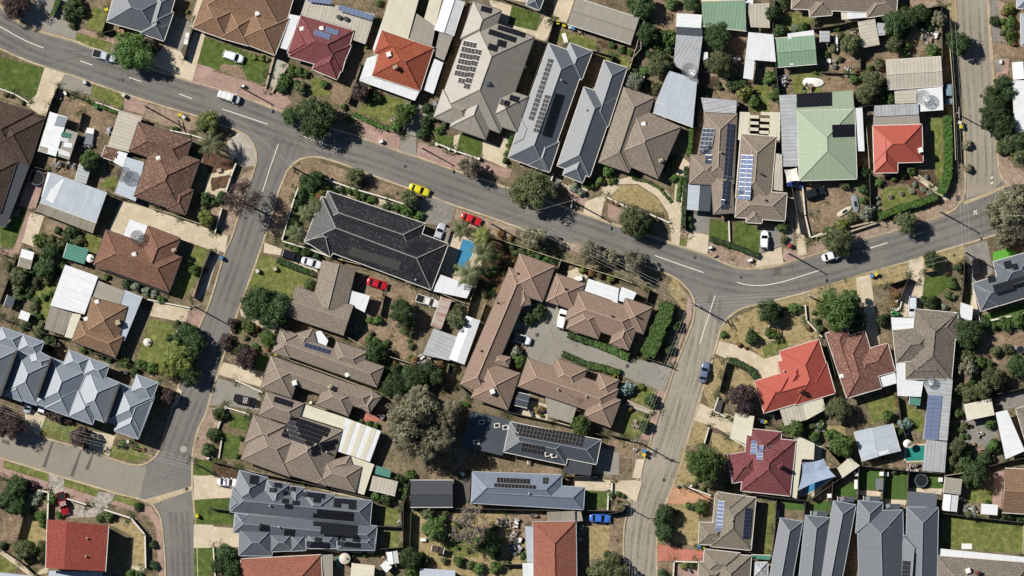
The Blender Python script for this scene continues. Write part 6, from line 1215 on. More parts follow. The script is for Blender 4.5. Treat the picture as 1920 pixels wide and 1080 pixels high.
T(2, 1); trees('e', 430,205,92); trees('o', 825,340,158); trees('g', 1245,315,32, 1370,215,42); trees('y', 1310,280,38); trees('w', 1140,335,36, 1185,360,32); trees('o', 28,405,58); trees('g', 30,480,36, 95,520,30, 330,865,22, 790,745,22, 850,760,30, 900,790,28, 960,810,26); trees('e', 865,655,112, 1245,775,95); trees('o', 930,720,50); trees('y', 1200,885,30, 1385,945,34); trees('r', 1255,900,26, 640,640,26, 710,670,22); trees('o', 1315,920,30); trees('r', 700,830,45); trees('d', 560,900,40)
for a in ((380,615,80,5), (520,660,75,5.5), (530,770,95,6), (425,915,95,5.5), (600,790,60,4.5)): palm(*a)
T(3, 0); trees('d', 225,50,80, 265,235,68, 150,30,30); trees('g', 412,250,52, 330,330,35, 20,305,24, 90,335,28, 148,355,24); trees('o', 350,450,92, 320,590,42); trees('w', 180,550,58); trees('d', 730,265,92, 1150,210,52, 1110,90,55, 560,30,55, 1190,20,40, 890,570,40); trees('o', 745,445,98, 840,480,50); trees('y', 925,620,50); trees('g', 985,690,48, 1095,525,48, 1130,640,42, 430,20,45, 1310,185,35); trees('w', 1260,195,30); trees('o', 1400,150,30, 650,650,30)
T(3, 1); trees('g', 60,40,0.1) if 0 else None; trees('o', 175,560,112); trees('d', 215,590,95); trees('e', 165,845,105, 20,800,70); trees('g', 420,155,30, 440,270,26, 395,210,26, 460,130,18, 1180,590,45, 20,215,30, 180,240,26); trees('o', 330,100,18, 1190,680,26); hedge('narrow hedge along the side path', 'leaf_g', .7, 1.5, [562,-60,555,50,540,110]); hedge('narrow hedge beside the long front path', 'leaf_d', .7, 1.3, [528,190,515,420,505,590]); hedge('clipped hedge at the front of the twin lawns', 'leaf_d', 1.0, 1.0, [690,675,800,710,900,745,1010,790]); hedge('curved low hedge inside the drive', 'leaf_g', .5, .4, [165,265,270,290,350,335,425,425]); hedge('short low hedge strip between the paths', 'leaf_g', .6, .4, [490,250,478,340,470,420]); trees('r', 60,440,16, 30,425,16); trees('d', 545,540,30, 545,590,25)
T(4, 0); trees('d', 555,165,78, 655,110,72, 745,85,55); trees('o', 270,300,72, 195,240,22); trees('e', 862,130,58); trees('d', 960,270,60, 1010,300,72); trees('o', 560,300,58, 410,545,88, 355,640,62, 470,430,45); trees('g', 630,320,40, 820,340,48, 540,655,32, 180,190,25, 100,370,25, 640,370,30); trees('d', 1235,145,36); trees('y', 1330,60,40, 1290,590,40); trees('g', 1350,150,42, 1340,240,36); trees('r', 1370,295,22); trees('d', 1290,570,58, 1225,650,60, 1245,740,105, 1290,850,95, 1200,830,60, 1330,640,55); trees('o', 1350,970,72, 1290,1000,50, 1400,1040,60); trees('e', 1050,975,40, 1060,1135,38); trees('r', 230,480,18, 300,490,24); trees('g', 250,490,24, 30,490,16)
T(4, 1); trees('d', 350,225,40, 360,345,38, 300,120,20); trees('o', 228,312,38, 280,540,42, 178,705,108, 635,560,85); trees('w', 385,500,48); trees('y', 210,580,52); trees('g', 355,420,28, 110,620,30, 460,300,30, 620,240,28, 560,270,24, 680,215,30); trees('w', 450,400,14, 455,440,14, 460,480,14, 700,310,18, 760,340,20, 800,370,20, 780,260,18, 540,390,16, 610,370,16, 680,360,18); trees('d', 810,820,58, 1000,870,40); trees('e', 1420,470,140, 1230,480,85, 1335,480,165, 1300,680,75, 1420,600,110, 1240,560,70, 1400,370,80); trees('g', 960,990,32, 930,1060,32); trees('d', 1410,30,70, 1320,20,55)
hedge('long tall bright green hedge along the side street', 'hedge', 1.7, 1.6, [920,-150,928,60,925,230,905,320,870,370], .14); hedge('curving bright green hedge along the road corner', 'hedge', 1.4, 1.4, [850,390,740,430,600,470,460,525], .14)
T(4, 2); trees('g', 195,215,150); trees('d', 320,290,60, 480,290,50, 810,175,52, 760,150,30); trees('o', 165,880,92, 60,350,35); trees('g', 520,935,45, 140,1060,40); trees('b', 638,985,42); trees('d', 1050,400,78, 1020,330,60, 1100,350,55, 1180,310,40); trees('e', 1060,610,72); trees('o', 1235,680,82, 1150,760,62, 1070,780,55, 1000,750,40); trees('g', 1240,325,34, 1305,315,46, 1400,290,46, 950,800,24); trees('o', 1250,500,42, 1330,480,38); trees('d', 1400,590,78, 100,500,30, 120,580,25); trees('g', 990,920,40, 940,60,24, 950,20,24); trees('w', 960,130,24, 850,240,25, 900,200,28); trees('r', 580,850,24, 560,180,26, 570,120,22); trees('g', 1210,990,34)
T(3, 2); trees('d', 390,205,50, 375,280,46); trees('y', 350,330,44, 325,400,44); trees('g', 295,470,50, 275,520,42); hedge('big rounded dark green hedge beside the brown units', 'leaf_g', 3.0, 2.6, [395,180,385,260,340,340,315,420,285,480,265,520], .16); trees('d', 460,330,42, 410,490,38, 290,830,48, 248,1000,44); trees('d', 1090,230,75, 970,410,52, 1150,250,40); trees('g', 1250,215,34, 780,385,26, 1100,375,34, 1140,395,26, 1290,210,26); trees('r', 885,455,20, 930,478,14); trees('p', 895,805,112); hedge('dark rounded hedge along the curved drive', 'leaf_d', 1.2, 1.0, [820,560,880,580,960,620,1000,680], .16); trees('b', 128,745,52); trees('y', 220,740,24); trees('o', 250,930,16, 1400,300,30); trees('r', 1350,340,24, 150,890,20); trees('w', 170,640,0.1) if 0 else None
T(3, 3); trees('g', 640,335,145, h=8); trees('d', 375,650,55, 350,720,50, 375,785,58); trees('g', 630,615,46, 545,605,28); trees('o', 575,610,26, 35,990,60, 80,1060,75); trees('g', 1255,85,58, 1210,70,40, 1390,140,42); trees('y', 515,1010,26); trees('d', 565,1010,25, 370,1065,30); trees('o', 935,235,20); trees('g', 20,530,22, 70,525,20, 105,540,18); trees('d', 70,580,14, 820,470,24)
T(4, 3); trees('g', 205,190,82, 1230,200,50, 590,110,40); trees('d', 1100,385,82, 1050,280,50, 1180,290,48, 30,150,38, 1060,430,50); trees('o', 990,200,58, 950,300,48, 1000,330,40, 565,370,26, 620,370,24); trees('d', 1320,675,38, 1420,690,30, 930,350,30); trees('g', 490,220,20, 515,260,18, 1190,580,18); palm(1060,660,28,2.5,'small spiky palm')
T(2, 3); trees('o', 155,650,48); trees('g', 190,760,72, 360,980,40); trees('d', 580,850,70, 600,930,40, 40,950,72, 120,985,45); bare(430, 740, 160, 'grey leafless tree with sprawling twigs', 'bare'); bare(470, 900, 65, 'small grey leafless bush'); trees('g', 610,1020,45, 500,1030,40, 560,780,40); trees('o', 1330,1040,75, 1400,1075,70, 1270,1060,50, 690,1010,24); trees('d', 1360,930,22); trees('e', 700,820,0.1) if 0 else None
T(1, 3); trees('d', 1240,555,48, 1320,430,45); trees('g', 1170,540,42, 1330,480,36, 1400,400,34, 685,450,18, 720,460,16, 1180,930,22); trees('d', 160,930,70, 200,1020,70, 120,1010,60, 75,130,42, 40,225,45); trees('g', 255,150,18, 230,270,20, 1390,960,42, 1410,1050,50, 1090,935,20); trees('o', 140,890,36, 1010,940,16)
T(1, 2); trees('d', 345,195,118, 500,210,125, 410,130,70, h=6.5); trees('g', 445,415,56, 320,345,42, 690,1060,0.1) if 0 else trees('g', 445,415,56, 320,345,42); trees('p', 205,310,42, 165,440,50, 300,540,78); trees('d', 255,500,50, 1350,220,98, 1170,505,70); trees('d', 1280,735,95, 1390,690,70); trees('g', 1190,600,24, 1180,290,36, 1130,290,26, 1350,360,24, 1120,420,24, 1170,430,26); trees('d', 120,920,45, 325,940,22, 320,1000,20, 1420,790,60); trees('g', 1000,955,22, 1060,975,20, 1120,990,24, 1170,1005,24, 250,1080,16); trees('r', 360,350,26, 1290,580,22, 440,485,14); trees('e', 1440,940,205, h=13.5); trees('e', 1340,1040,125, 1555,930,105, 1560,1050,100, 1410,1130,120, 1510,1150,95, 1330,900,95, 1690,900,100, 1650,960,95, 1620,1090,100, 1480,810,110, h=10.5)
T(1, 1); trees('d', 730,320,52, 665,370,36, 648,438,36, 610,555,42, 765,265,55, 690,275,40); trees('y', 835,312,36, 25,540,55); trees('o', 1030,255,58); trees('d', 935,345,27, 1255,452,26); trees('g', 990,350,30, 1040,360,36, 1085,385,32, 1140,410,26, 1310,462,32, 1370,475,42, 1400,500,30, 620,610,30, 580,620,32); trees('p', 1100,300,24); trees('r', 795,405,46); trees('g', 720,985,36, 600,720,28, 640,745,34, 560,700,22); trees('d', 700,760,40, 770,790,34, 20,410,40, 125,400,40)
for a in ((765,455,58,3.2), (700,510,62,3.4), (640,640,75,3.6)): palm(*a)
hedge('long dark clipped hedge across the green front lawn', 'leaf_d', 1.1, .9, [505,820,620,865,745,910]); bare(265, 425, 175, 'pinkish bare tree leaning over the street', 'leaf_p')
T(0, 1); trees('g', 270,690,48, 610,150,58, 1310,890,40, 720,930,24); trees('d', 345,760,58, 480,630,50, 300,870,66, 850,980,32, 200,760,20); trees('o', 420,700,46, 130,920,55, 120,1010,48, 240,960,42, 520,690,38, 60,860,36, 380,940,40); trees('w', 920,1000,36, 985,1025,34, 1040,1050,26, 115,500,22); trees('g', 1080,1080,26, 1420,520,0.1) if 0 else trees('g', 1090,1085,26, 700,990,20)
T(0, 2); trees('d', 1270,360,62, 1310,440,78, 1230,400,50); trees('y', 1205,560,112, 1150,610,70); trees('d', 1280,660,70, 1285,520,70); trees('p', 1140,800,55, 400,930,50, 330,910,34); trees('o', 260,360,44, 1190,320,30); trees('d', 345,440,42, 1142,410,28, 910,640,34, 20,900,40); trees('g', 960,590,36, 1020,610,36, 935,575,24, 840,565,38, 610,470,24, 560,490,24, 1050,625,26); trees('d', 690,530,24, 740,550,24, 170,330,30, 90,30,0.1) if 0 else trees('d', 690,530,24, 740,550,24, 170,330,30)
T(0, 3); trees('p', 545,140,75, 60,50,110, 10,20,70); trees('d', 115,465,66, 60,540,60, 120,600,62, 20,580,45, 930,608,28, 1035,868,28, 1040,1008,30, 20,870,28); trees('p', 210,480,42, 460,30,30); trees('w', 270,520,36, 240,580,28); trees('g', 280,680,50, 350,560,40, 400,665,28, 740,675,38, 670,690,26, 290,730,26, 880,1065,34, 940,1070,26); trees('o', 160,900,65, 130,880,40, 275,950,46); trees('g', 820,190,26, 870,185,22, 920,215,18, 340,-10,26, 400,0,24); trees('r', 790,175,20, 970,225,16)
T(2, 2); trees('d', 60,690,90, 150,620,60, 200,670,60); trees('o', 345,280,70, 330,210,45); trees('d', 905,235,48, 830,280,44, 880,260,30); trees('w', 750,495,46); trees('g', 770,565,52, 1190,1000,66, 1150,985,40); hedge('low dark hedge above the unit driveway', 'leaf_d', 1.3, .9, [1100,385,1180,415,1270,445]); hedge('clipped hedge under the north units', 'leaf_g', 1.5, 1.0, [1280,440,1340,465,1420,500,1500,540]); hedge('low dark hedge below the unit driveway', 'leaf_d', 1.1, .9, [1060,515,1130,545,1215,580]); hedge('clipped hedge above the south units', 'leaf_g', 1.4, 1.0, [1225,590,1330,610,1440,645]); trees('r', 905,890,30, 60,560,26, 230,590,30); trees('o', 30,360,46, 150,840,60); trees('g', 860,940,12, 920,935,14, 410,860,18, 380,850,18); trees('d', 330,610,28)

def thicket(c, n, kinds, r0, r1, seed):
    R = random.Random(seed); xs = c[0::2]; ys = c[1::2]; P = list(zip(xs, ys)); pts = []; t = 0
    taken = [(o.location.x, o.location.y) for o in COL.objects if o.parent is None and o.name.split('.')[0] in ('tree', 'shrub')]
    while len(pts) < n and t < 4000:
        t += 1; x, y = R.uniform(min(xs), max(xs)), R.uniform(min(ys), max(ys)); ins = False; r = R.uniform(r0, r1); w = q(x, y)
        for i in range(len(P)):
            a, b = P[i], P[i-1]
            if (a[1] > y) != (b[1] > y) and x < (b[0]-a[0])*(y-a[1])/(b[1]-a[1])+a[0]: ins = not ins
        if ins and all(math.dist(w, k) > tl(r)*0.9 for k in taken) and not any(g.inside(w) for h in HOUSES for g in h.W): pts.append(1); taken.append(w); tree(x, y, r, R.choice(kinds))
T(4, 2); thicket([985,310,1440,260,1440,350,1120,380,1120,560,1330,600,1330,700,1230,770,1000,830,960,690], 26, 'doeg', 18, 42, 1); thicket([1020,1000,1060,980,1060,1080,1000,1080], 5, 'go', 16, 26, 2)
T(4, 3); thicket([930,120,1010,80,1060,230,1230,250,1240,310,1180,350,1040,400,930,390], 16, 'doge', 18, 38, 3); thicket([1020,560,1130,590,1100,650,1010,640], 4, 'ow', 14, 22, 4)
T(0, 1); thicket([240,650,430,600,560,640,430,760,430,860,380,1080,100,1080,130,900,240,880], 24, 'dog', 18, 40, 5)
T(0, 2); thicket([200,80,330,250,290,370,200,330,190,220,100,190,150,60], 10, 'go', 14, 28, 6); thicket([300,400,430,430,460,500,330,490], 5, 'dg', 16, 26, 7)
T(3, 0); thicket([160,140,440,240,440,400,400,480,330,640,140,560,200,330], 16, 'dog', 18, 40, 8); thicket([640,560,880,540,890,680,660,650], 6, 'ogd', 16, 30, 9); thicket([1095,440,1150,460,1150,760,1100,720], 5, 'dg', 16, 28, 10)
T(4, 0); thicket([130,300,330,300,340,480,480,420,480,680,340,720,180,470], 14, 'ogr', 16, 34, 11); thicket([460,60,880,60,880,380,760,390,740,220,600,230,480,280], 14, 'dog', 18, 36, 12); thicket([1260,20,1370,40,1400,310,1300,280], 8, 'goyr', 16, 32, 13)
T(2, 3); thicket([150,640,640,650,640,760,560,1060,250,1060,260,900,130,780], 14, 'ogd', 14, 34, 14); thicket([640,950,800,940,800,1000,660,1010], 4, 'go', 12, 20, 15)
T(0, 3); thicket([80,430,300,480,310,640,180,660,60,640], 7, 'dgw', 18, 34, 16); thicket([60,840,310,860,310,1000,180,990], 7, 'og', 16, 30, 17); thicket([780,160,970,190,980,240,760,200], 6, 'gpr', 12, 20, 18)
T(1, 2); thicket([200,300,440,340,440,480,300,520,170,420], 7, 'dgpo', 18, 32, 19); thicket([1080,260,1440,440,1440,560,1150,480], 7, 'og', 14, 26, 20); thicket([1180,560,1420,620,1430,800,1260,850], 8, 'dg', 24, 44, 21)
T(1, 1); thicket([640,330,860,280,800,380,700,520,600,680,560,690], 9, 'gyo', 16, 28, 22); thicket([880,330,1440,480,1440,510,900,370], 7, 'gd', 14, 24, 23); thicket([10,380,90,440,90,560,0,560], 4, 'go', 16, 26, 24)
T(2, 1); thicket([520,650,740,720,760,770,680,900,620,1060,480,1060,500,930], 12, 'dor', 20, 38, 25); thicket([1200,300,1400,220,1440,300,1260,340], 5, 'gy', 16, 26, 26); thicket([770,740,1040,830,1020,860,760,770], 7, 'god', 16, 24, 27)
T(3, 2); thicket([960,200,1430,150,1430,400,1250,460,1000,420,830,330], 9, 'ogr', 12, 24, 28); thicket([1190,1000,1440,900,1440,1080,1300,1080], 6, 'go', 16, 30, 29)
T(3, 3); thicket([1180,60,1440,20,1440,110,1290,130], 5, 'go', 16, 28, 30); thicket([400,600,600,600,590,850,400,860], 5, 'od', 14, 26, 31); thicket([430,470,820,470,830,500,700,520], 6, 'gr', 12, 20, 32)
T(1, 3); thicket([80,880,240,930,240,1080,90,1080], 6, 'dg', 20, 34, 33); thicket([1140,420,1380,420,1370,560,1140,560], 6, 'go', 18, 30, 34)
# ================================================================== VEHICLES
T(0, 0); car(705, 378, 17, 'ute', 'c4ccd6', 'silver utility with an open tray, nosed under the big street tree')
T(1, 0); car(208, 383, 18, 'suv', 'eceef0', 'white station wagon parked on the front lawn'); car(178, 655, 19, 'van', 'eceded', 'white van with roof rack on the road', rack=True)
T(2, 1); car(95, 345, 20, 'sedan', 'd8cc2c', 'bright yellow car parked at the kerb beside a small tree'); car(445, 545, 20, 'sedan', 'c4262a', 'bright red car on the verge beside the palms'); car(230, 638, -70, 'sedan', 'b4bac0', 'silver car nose up on the grey driveway')
T(1, 1); car(600, 790, 17, 'suv', '1e2126', 'black car behind the white sedan on the narrow drive'); car(737, 838, 17, 'sedan', 'dfe2e8', 'white sedan beside the clipped hedge'); car(1180, 980, 17, 'sedan', 'b3202c', 'dark red car on the dirt back yard')
T(2, 2); car(150, 160, 18, 'ute', 'dcdcd8', 'small white utility on the dirt yard beside the rusty shed'); car(1058, 278, -76, 'suv', 'f0f0ee', 'white car standing upright in the unit courtyard'); car(778, 415, 16, 'suv', 'eeeff2', 'white car with a black roof in the unit courtyard', glassroof=True)
T(3, 1); car(1056, 683, -88, 'hatch', 'eeeef0', 'white hatchback on the dark paved drive'); car(1395, 365, -16, 'suv', '22262c', 'black car in the shade of the green house'); car(1258, 305, 5, 'hatch', '27407e', 'dark blue car under the shade sail edge')
T(4, 1); car(145, 788, -17, 'sedan', 'eeeeee', 'white car at the kerb under an olive tree'); car(1120, 880, 86, 'suv', '191b1f', 'black car on the grey paved driveway')
T(4, 2); car(688, 200, 90, 'suv', 'ccd3da', 'silver car on the concrete drive above the grey tiled house')
T(3, 2); car(650, 640, -77, 'sedan', '6a7690', 'blue grey car parked on the side street')
T(4, 0); car(930, 635, 88, 'suv', '7d94a0', 'blue grey car in the shade of the side street fence')
T(1, 2); car(290, 830, 13, 'ute', '23262b', 'black utility with pale racks on the grey driveway', rack=True)
T(0, 2); car(195, 845, -80, 'sedan', 'a4adb8', 'silver grey car nosed into the townhouse garage shade'); car(293, 862, -72, 'hatch', 'e9e9ec', 'white car peeping out of the townhouse garage shade')
T(0, 3); car(428, 590, 75, 'ute', '96202a', 'dark red utility on the speckled paving', rack=True)
T(1, 3); car(172, 447, 4, 'sedan', 'f0f0f0', 'white car on the pale drive above the solar houses')
T(2, 3); car(1315, 690, 3, 'sedan', '3f6fc4', 'bright blue sedan beside the fence at the bottom')

# ================================================================== POLES AND WIRES
PO = {}
T(0, 0); PO['a'] = pole(985, 720, 'cross', 'concrete pole with crossarm beside the pale footpath at the upper left', 17)
T(1, 0); pole(262, 592, 'lamp', 'street light on the brick verge below the white car', -110, 7)
T(1, 1); PO['b'] = pole(612, 195, 'lamp', 'street light pole at the corner of the junction', 100)
T(2, 1); pole(115, 65, 'lamp', 'street light beside the brick path below the fawn house', -110, 7); PO['c'] = pole(580, 575, 'lamp', 'street light pole beside the red car', 75); PO['d'] = pole(1125, 420, 'lamp', 'street light beside the big olive tree shadow', -100)
T(3, 1); PO['e'] = pole(1210, 770, 'lamp', 'street light beside the apron of the white hatchback', -100)
T(4, 1); PO['f'] = pole(868, 490, 'lamp', 'street light on the gravel verge below the curving hedge', -70); PO['g'] = pole(1035, 765, 'cross', 'concrete pole above the black car at the right', 60)
T(3, 2); PO['h'] = pole(560, 172, 'cross', 'concrete pole with double crossarms at the central lower junction', 30, 9.5); PO['i'] = pole(1355, 125, 'cross', 'concrete pole above the dry yard beside the red roof', 80, 9)
T(3, 3); PO['j'] = pole(185, 165, 'cross', 'concrete pole at the fence on the lower side street', 80); pole(85, 590, 'lamp', 'short street light beside the blue sedan verge', 0, 6); pole(498, 462, 'lamp', 'street light at the orange brick driveway', 180, 7)
T(4, 0); PO['k'] = pole(985, 765, 'cross', 'concrete pole beside the yellow bin on the right side street', 0)
T(0, 2); PO['l'] = pole(1312, 195, 'lamp', 'street light at the end of the pink gravel drive', 10)
T(0, 3); PO['m'] = pole(1315, 322, 'cross', 'concrete pole at the lower left junction', 0)
AT = 0
W_ = lambda x, y, z=9.0: px(x, y)+(z,)
wires('four thin wires above the dry verge right of the junction', PO['h'], PO['i']); wires('four thin wires running above the units hedge', PO['h'], W_(1030, 437)); wires('thin wires running from junction down the street', PO['h'], PO['j'], (-.6, 0, .6)); wires('thin wires running off the right edge', PO['i'], PO['g'], (-.5, .5)); wires('thin wires leading up the side street', PO['g'], PO['k'], (-.8, 0, .8)); wires('four wires crossing the lower left junction', PO['m'], W_(150, 815)); wires('thin wires along the upper side street', PO['k'], W_(1776, -40), (-.5, .5)); wires('service wire crossing over to the olive street tree', PO['c'], PO['d'], (0,)); wires('thin wires along the white fence', PO['c'], W_(1030, 437), (-.4, .4)); wires('service wire across the corner junction', PO['b'], W_(455, 230), (0,)); wires('thin wires off the left edge', W_(150, 815), W_(-40, 745), (-.8, -.3, .3, .8)); wires('thin wires down the lower side street', PO['j'], W_(1183, 1100), (-.6, 0, .6))

# ================================================================== YARD THINGS
T(0, 0); bins(1215,775,'y', 1240,790,'w', 572,555,'w', 835,642,'w', 720,65,'y', 650,722,'g'); junk(590, 960, 40, 14, 'trailer load of grey scrap', 3); junk(400, 640, 42, 16, 'stack of dark scrap along the fence', 5); junk(740, 880, 24, 8, 'white scrap beside the carport', 6); boxthing('trailer', 600, 930, 2.0, 3.0, .7, 'steel', 'grey box trailer', 'trailer', -.15); boxthing('crate', 612, 885, 1.6, 1.2, 1.0, 'whitep', 'white plastic crate', 'crate', -.15); boxthing('storage_box', 1262, 262, .8, 2.5, .8, 'whitep', 'white storage box', 'storage box', -.2); boxthing('planter', 820, 215, 1.2, 1.0, .6, 'bricko', 'square brick planter', 'planter', .2)
T(0, 1); dish(845, 245, 52, 3.6); dish(935, 668, 48, 3.6); tank(610, 808, 27, 2.0, 'round white water tank beside the green lean-to'); trampoline(250, 265, 52, 'round dark trampoline beside the dark tiled house'); junk(390, 175, 40, 12, 'orange and white clutter on the paving', 2); junk(480, 190, 36, 10, 'pale boards beside the striped lean-to', 4); boxthing('ride_on_toy', 183, 280, .6, 1.1, .5, 'red', 'small red ride on toy', 'toy', .4)
T(0, 2); junk(400, 520, 18, 6, 'bits of white clutter behind the fence', 2); tank(995, 438, 27, .35, 'round white fountain base on the front lawn', 'wallw'); 
for x, y in ((372, 455), (396, 455), (826, 635), (850, 640)): p = q(x, y); mb = MB(); mb.cyl(0, 0, 0, 1.5, .38, 14); root = empty('water_tank', p+(.125,)); mb.build('body', M['greymetal'], root); mb = MB(); mb.cyl(0, 0, 1.5, 1.62, .3, 14, .1); mb.build('lid', M['dark'], root); auto(root, 'slim grey water tank', 'tank', 'slim water tanks', p)
T(0, 3); bins(1330,672,'y'); boxthing('letterbox', 865, 172, .5, .5, 1.0, 'fence_w', 'pale letterbox', 'letterbox'); boxthing('letterbox', 600, 102, .5, .5, 1.0, 'fence_w', 'pale letterbox', 'letterbox'); boxthing('bench', 175, 985, 1.5, .8, .5, 'timber', 'low grey garden bench', 'bench', -.6); boxthing('bollard', 1405, 285, .5, .4, .7, 'whitep', 'white verge marker box', 'marker')
T(1, 0); boxthing('planter', 1310, 815, .9, .9, .8, 'whitep', 'pale statue plinth', 'plinth'); boxthing('letterbox', 1205, 955, .8, .6, .9, 'whitep', 'white letterbox', 'letterbox'); boxthing('letterbox', 275, 580, .5, .5, .9, 'whitep', 'white letterbox', 'letterbox'); boxthing('birdbath', 1275, 815, .5, .5, .9, 'stone', 'stone birdbath', 'birdbath')
T(2, 0); bins(1030,152,'y', 1072,170,'y', 1110,182,'w', 1135,192,'b'); junk(1190, 205, 26, 10, 'row of white pots by the grey shed', 3); boxthing('door_panel', 1078, 258, .9, 2.1, .08, 'whitep', 'white door panel lying on grass', 'door panel', .3); boxthing('surfboard', 95, 800, .55, 3.0, .12, 'bricko', 'long orange board', 'board', -.15); boxthing('storage_box', 200, 700, .8, 1.0, .8, 'bluelt', 'pale blue storage box', 'storage box')
T(2, 1); boxthing('trailer', 275, 655, 1.5, 3.3, .6, 'oldsheet', 'narrow brown trailer', 'trailer', -.3); boxthing('post_block', 295, 70, .55, .55, .9, 'fence_w', 'white gate pillar', 'pillar'); boxthing('post_block', 213, 40, .55, .55, .9, 'fence_w', 'white gate pillar', 'pillar'); boxthing('post_block', 338, 85, .55, .55, .9, 'fence_w', 'white gate pillar', 'pillar'); boxthing('post_block', 495, 135, .55, .55, .9, 'fence_w', 'white gate pillar', 'pillar'); boxthing('outdoor_table', 1165, 945, 1.8, 1.0, .75, 'whitep', 'white outdoor table', 'table', .2, legs=True)
T(3, 0); boxthing('garden_cupboard', 655, 380, 1.2, 1.6, 1.8, 'white', 'white garden cupboard', 'cupboard', 0); junk(1185, 545, 38, 26, 'pile of grey and white scrap by the fence', 5); junk(1340, 600, 38, 14, 'grey metal frame with clutter below the boat', 7); dish(545, 480, 50, 4.4, 'pale mesh satellite dish'); boat(1385, 556, 2, 4.6, 1.9, .8, 'whitep', 'white covered boat parked on the yard above the green house'); junk(230, 330, 40, 9, 'grey tarpaulin heap by the fence', 9); junk(870, 390, 20, 6, 'loose timber in the dirt yard', 3); junk(615, 840, 10, 4, 'small white heap beside the big shed', 1)
T(3, 1); bins(1225,720,'r'); boxthing('letterbox', 690, 735, .8, .5, .9, 'whitep', 'white letterbox', 'letterbox'); boxthing('letterbox', 960, 820, 1.0, .6, .7, 'whitep', 'white letterbox', 'letterbox'); boxthing('hose_reel', 1150, 110, 1.0, .8, 1.0, 'whitep', 'white air conditioner box', 'air conditioner', .1); boxthing('bench', 720, 790, .9, .4, .45, 'stone', 'grey stone block', 'stone block')
T(4, 0); bins(1005,828,'w', 1012,855,'y'); dish(750, 660, 48, 3.9, 'pale mesh satellite dish'); junk(800, 230, 60, 34, 'stack of pale boards and sheets in the dirt yard', 8); junk(150, 430, 30, 12, 'bundle of green and white pipes', 4); junk(260, 490, 36, 18, 'row of dark pots and clutter', 6); junk(640, 360, 26, 9, 'white garden chairs under the shrubs', 2); junk(110, 420, 20, 8, 'pale tubes in the weedy yard', 3); boxthing('crate', 1283, 418, .5, .8, .5, 'whitep', 'white verge crate', 'crate', 0); junk(290, 220, 28, 9, 'white boxes beside the flat shed', 4); boxthing('water_trough', 170, 290, .8, 3.4, .6, 'whitep', 'long white trough', 'trough', 0)
T(4, 1); bins(412,925,'b', 441,915,'y'); boat(300, 440, 80, 3.9, 1.4, .6, 'bluelt', 'blue and white rowing boat on the dry front yard', 'boat', 'pool' if 0 else 'solarb' if 0 else 'bluelt'); boat(228, 490, -32, 3.7, 1.1, .5, 'cream', 'yellow and white canoe beside the blue boat', 'canoe', 'cream'); boxthing('mat_grate', 995, 402, .8, 1.1, .04, 'gut_d', 'dark drain grate', 'grate', 0)
for x, y in ((535, 390), (612, 370), (685, 355)): p = q(x, y); root = empty('round_planter', p+(.13,)); mb = MB(); mb.cyl(0, 0, 0, .35, .55, 12, .6); mb.build('tub', M['stone'], root); mb = MB(); mb.cyl(0, 0, .35, .38, .5, 12); mb.build('soil', M['mulch'], root); auto(root, 'round stone planter', 'planter', 'planters on the lawn', p)
T(4, 2); bins(555,250,'g', 580,245,'g', 560,238,'g'); junk(570, 190, 28, 14, 'white rocks and pots in the planter bed', 3); trampoline(1415, 488, 26, 'small dark trampoline on the far right yard'); dish(790, 700, 34, 3.4, 'white mesh satellite dish'); junk(1375, 480, 20, 6, 'red and grey play things', 4); junk(60, 1010, 34, 12, 'grey outdoor furniture by the red roof', 5); junk(655, 1050, 18, 6, 'yellow toys on the grass', 2); boxthing('garden_bench', 1065, 1005, 1.4, .6, .5, 'timber', 'dark timber garden bench', 'bench', .2)
T(4, 3); trampoline(745, 435, 46, 'round black trampoline on artificial turf'); 
for x, y in ((305, 390), (478, 390), (510, 392), (875, 430), (125, 538)): boxthing('air_conditioner', x, y, .9, .9, 1.0, 'whitep', 'white air conditioner unit', 'air conditioner', 0)
boxthing('outdoor_table', 468, 460, 2.0, 2.4, .75, 'steel', 'grey outdoor table', 'table', 0, legs=True); boxthing('raised_bed', 305, 462, .7, 2.0, .4, 'whitep', 'white framed raised bed', 'raised bed', 0); boxthing('raised_bed', 680, 435, 1.0, 1.8, .4, 'gut_d', 'dark raised bed', 'raised bed', 0); p = q(648, 185); root = empty('umbrella', p+(.13,)); tag(root, 'round white sun umbrella beside the green pool', 'umbrella'); mb = MB(); mb.cyl(0, 0, 2.1, 2.7, tl(28), 12, .06); mb.build('canopy', M['sail'], root); mb = MB(); mb.cyl(0, 0, 0, 2.2, .04, 8); mb.build('pole', M['steel'], root)
junk(1140, 120, 16, 5, 'white seats on the paved garden', 3); 
for x, y in ((1068, 68), (1090, 190), (1157, 220)): boxthing('garden_bench', x, y, 1.3, .65, .5, 'timber', 'dark timber garden bench', 'bench', .1)
junk(690, 345, 40, 14, 'pots and stones below the green pool', 2); junk(655, 110, 18, 6, 'yellow garden toys', 2); junk(1075, 640, 45, 16, 'grey tarpaulin and pots at the fence', 6)
boxthing('goal_frame', 1055, 880, 2.2, 1.2, .05, 'whitep', 'pale soccer goal base', 'goal', 0)
T(1, 1); bins(125,803,'b', 370,893,'w', 932,812,'y'); boxthing('water_meter_box', 490,880, .8, .8, .8, 'stone', 'stone letterbox', 'letterbox'); boxthing('boulder', 112, 215, 1.0, .8, .5, 'stone', 'brown boulder', 'boulder')
T(1, 2); bins(495,515,'y'); junk(1000, 300, 24, 8, 'loose chairs beside the white patio', 2); junk(1210, 940, 14, 5, 'pots by the brick patio', 1); boxthing('garden_bed_frame', 730, 845, .6, .5, .5, 'whitep', 'white pot', 'pot'); junk(1310, 1010 - 380, 14, 5, 'white pots beside the fence', 2)
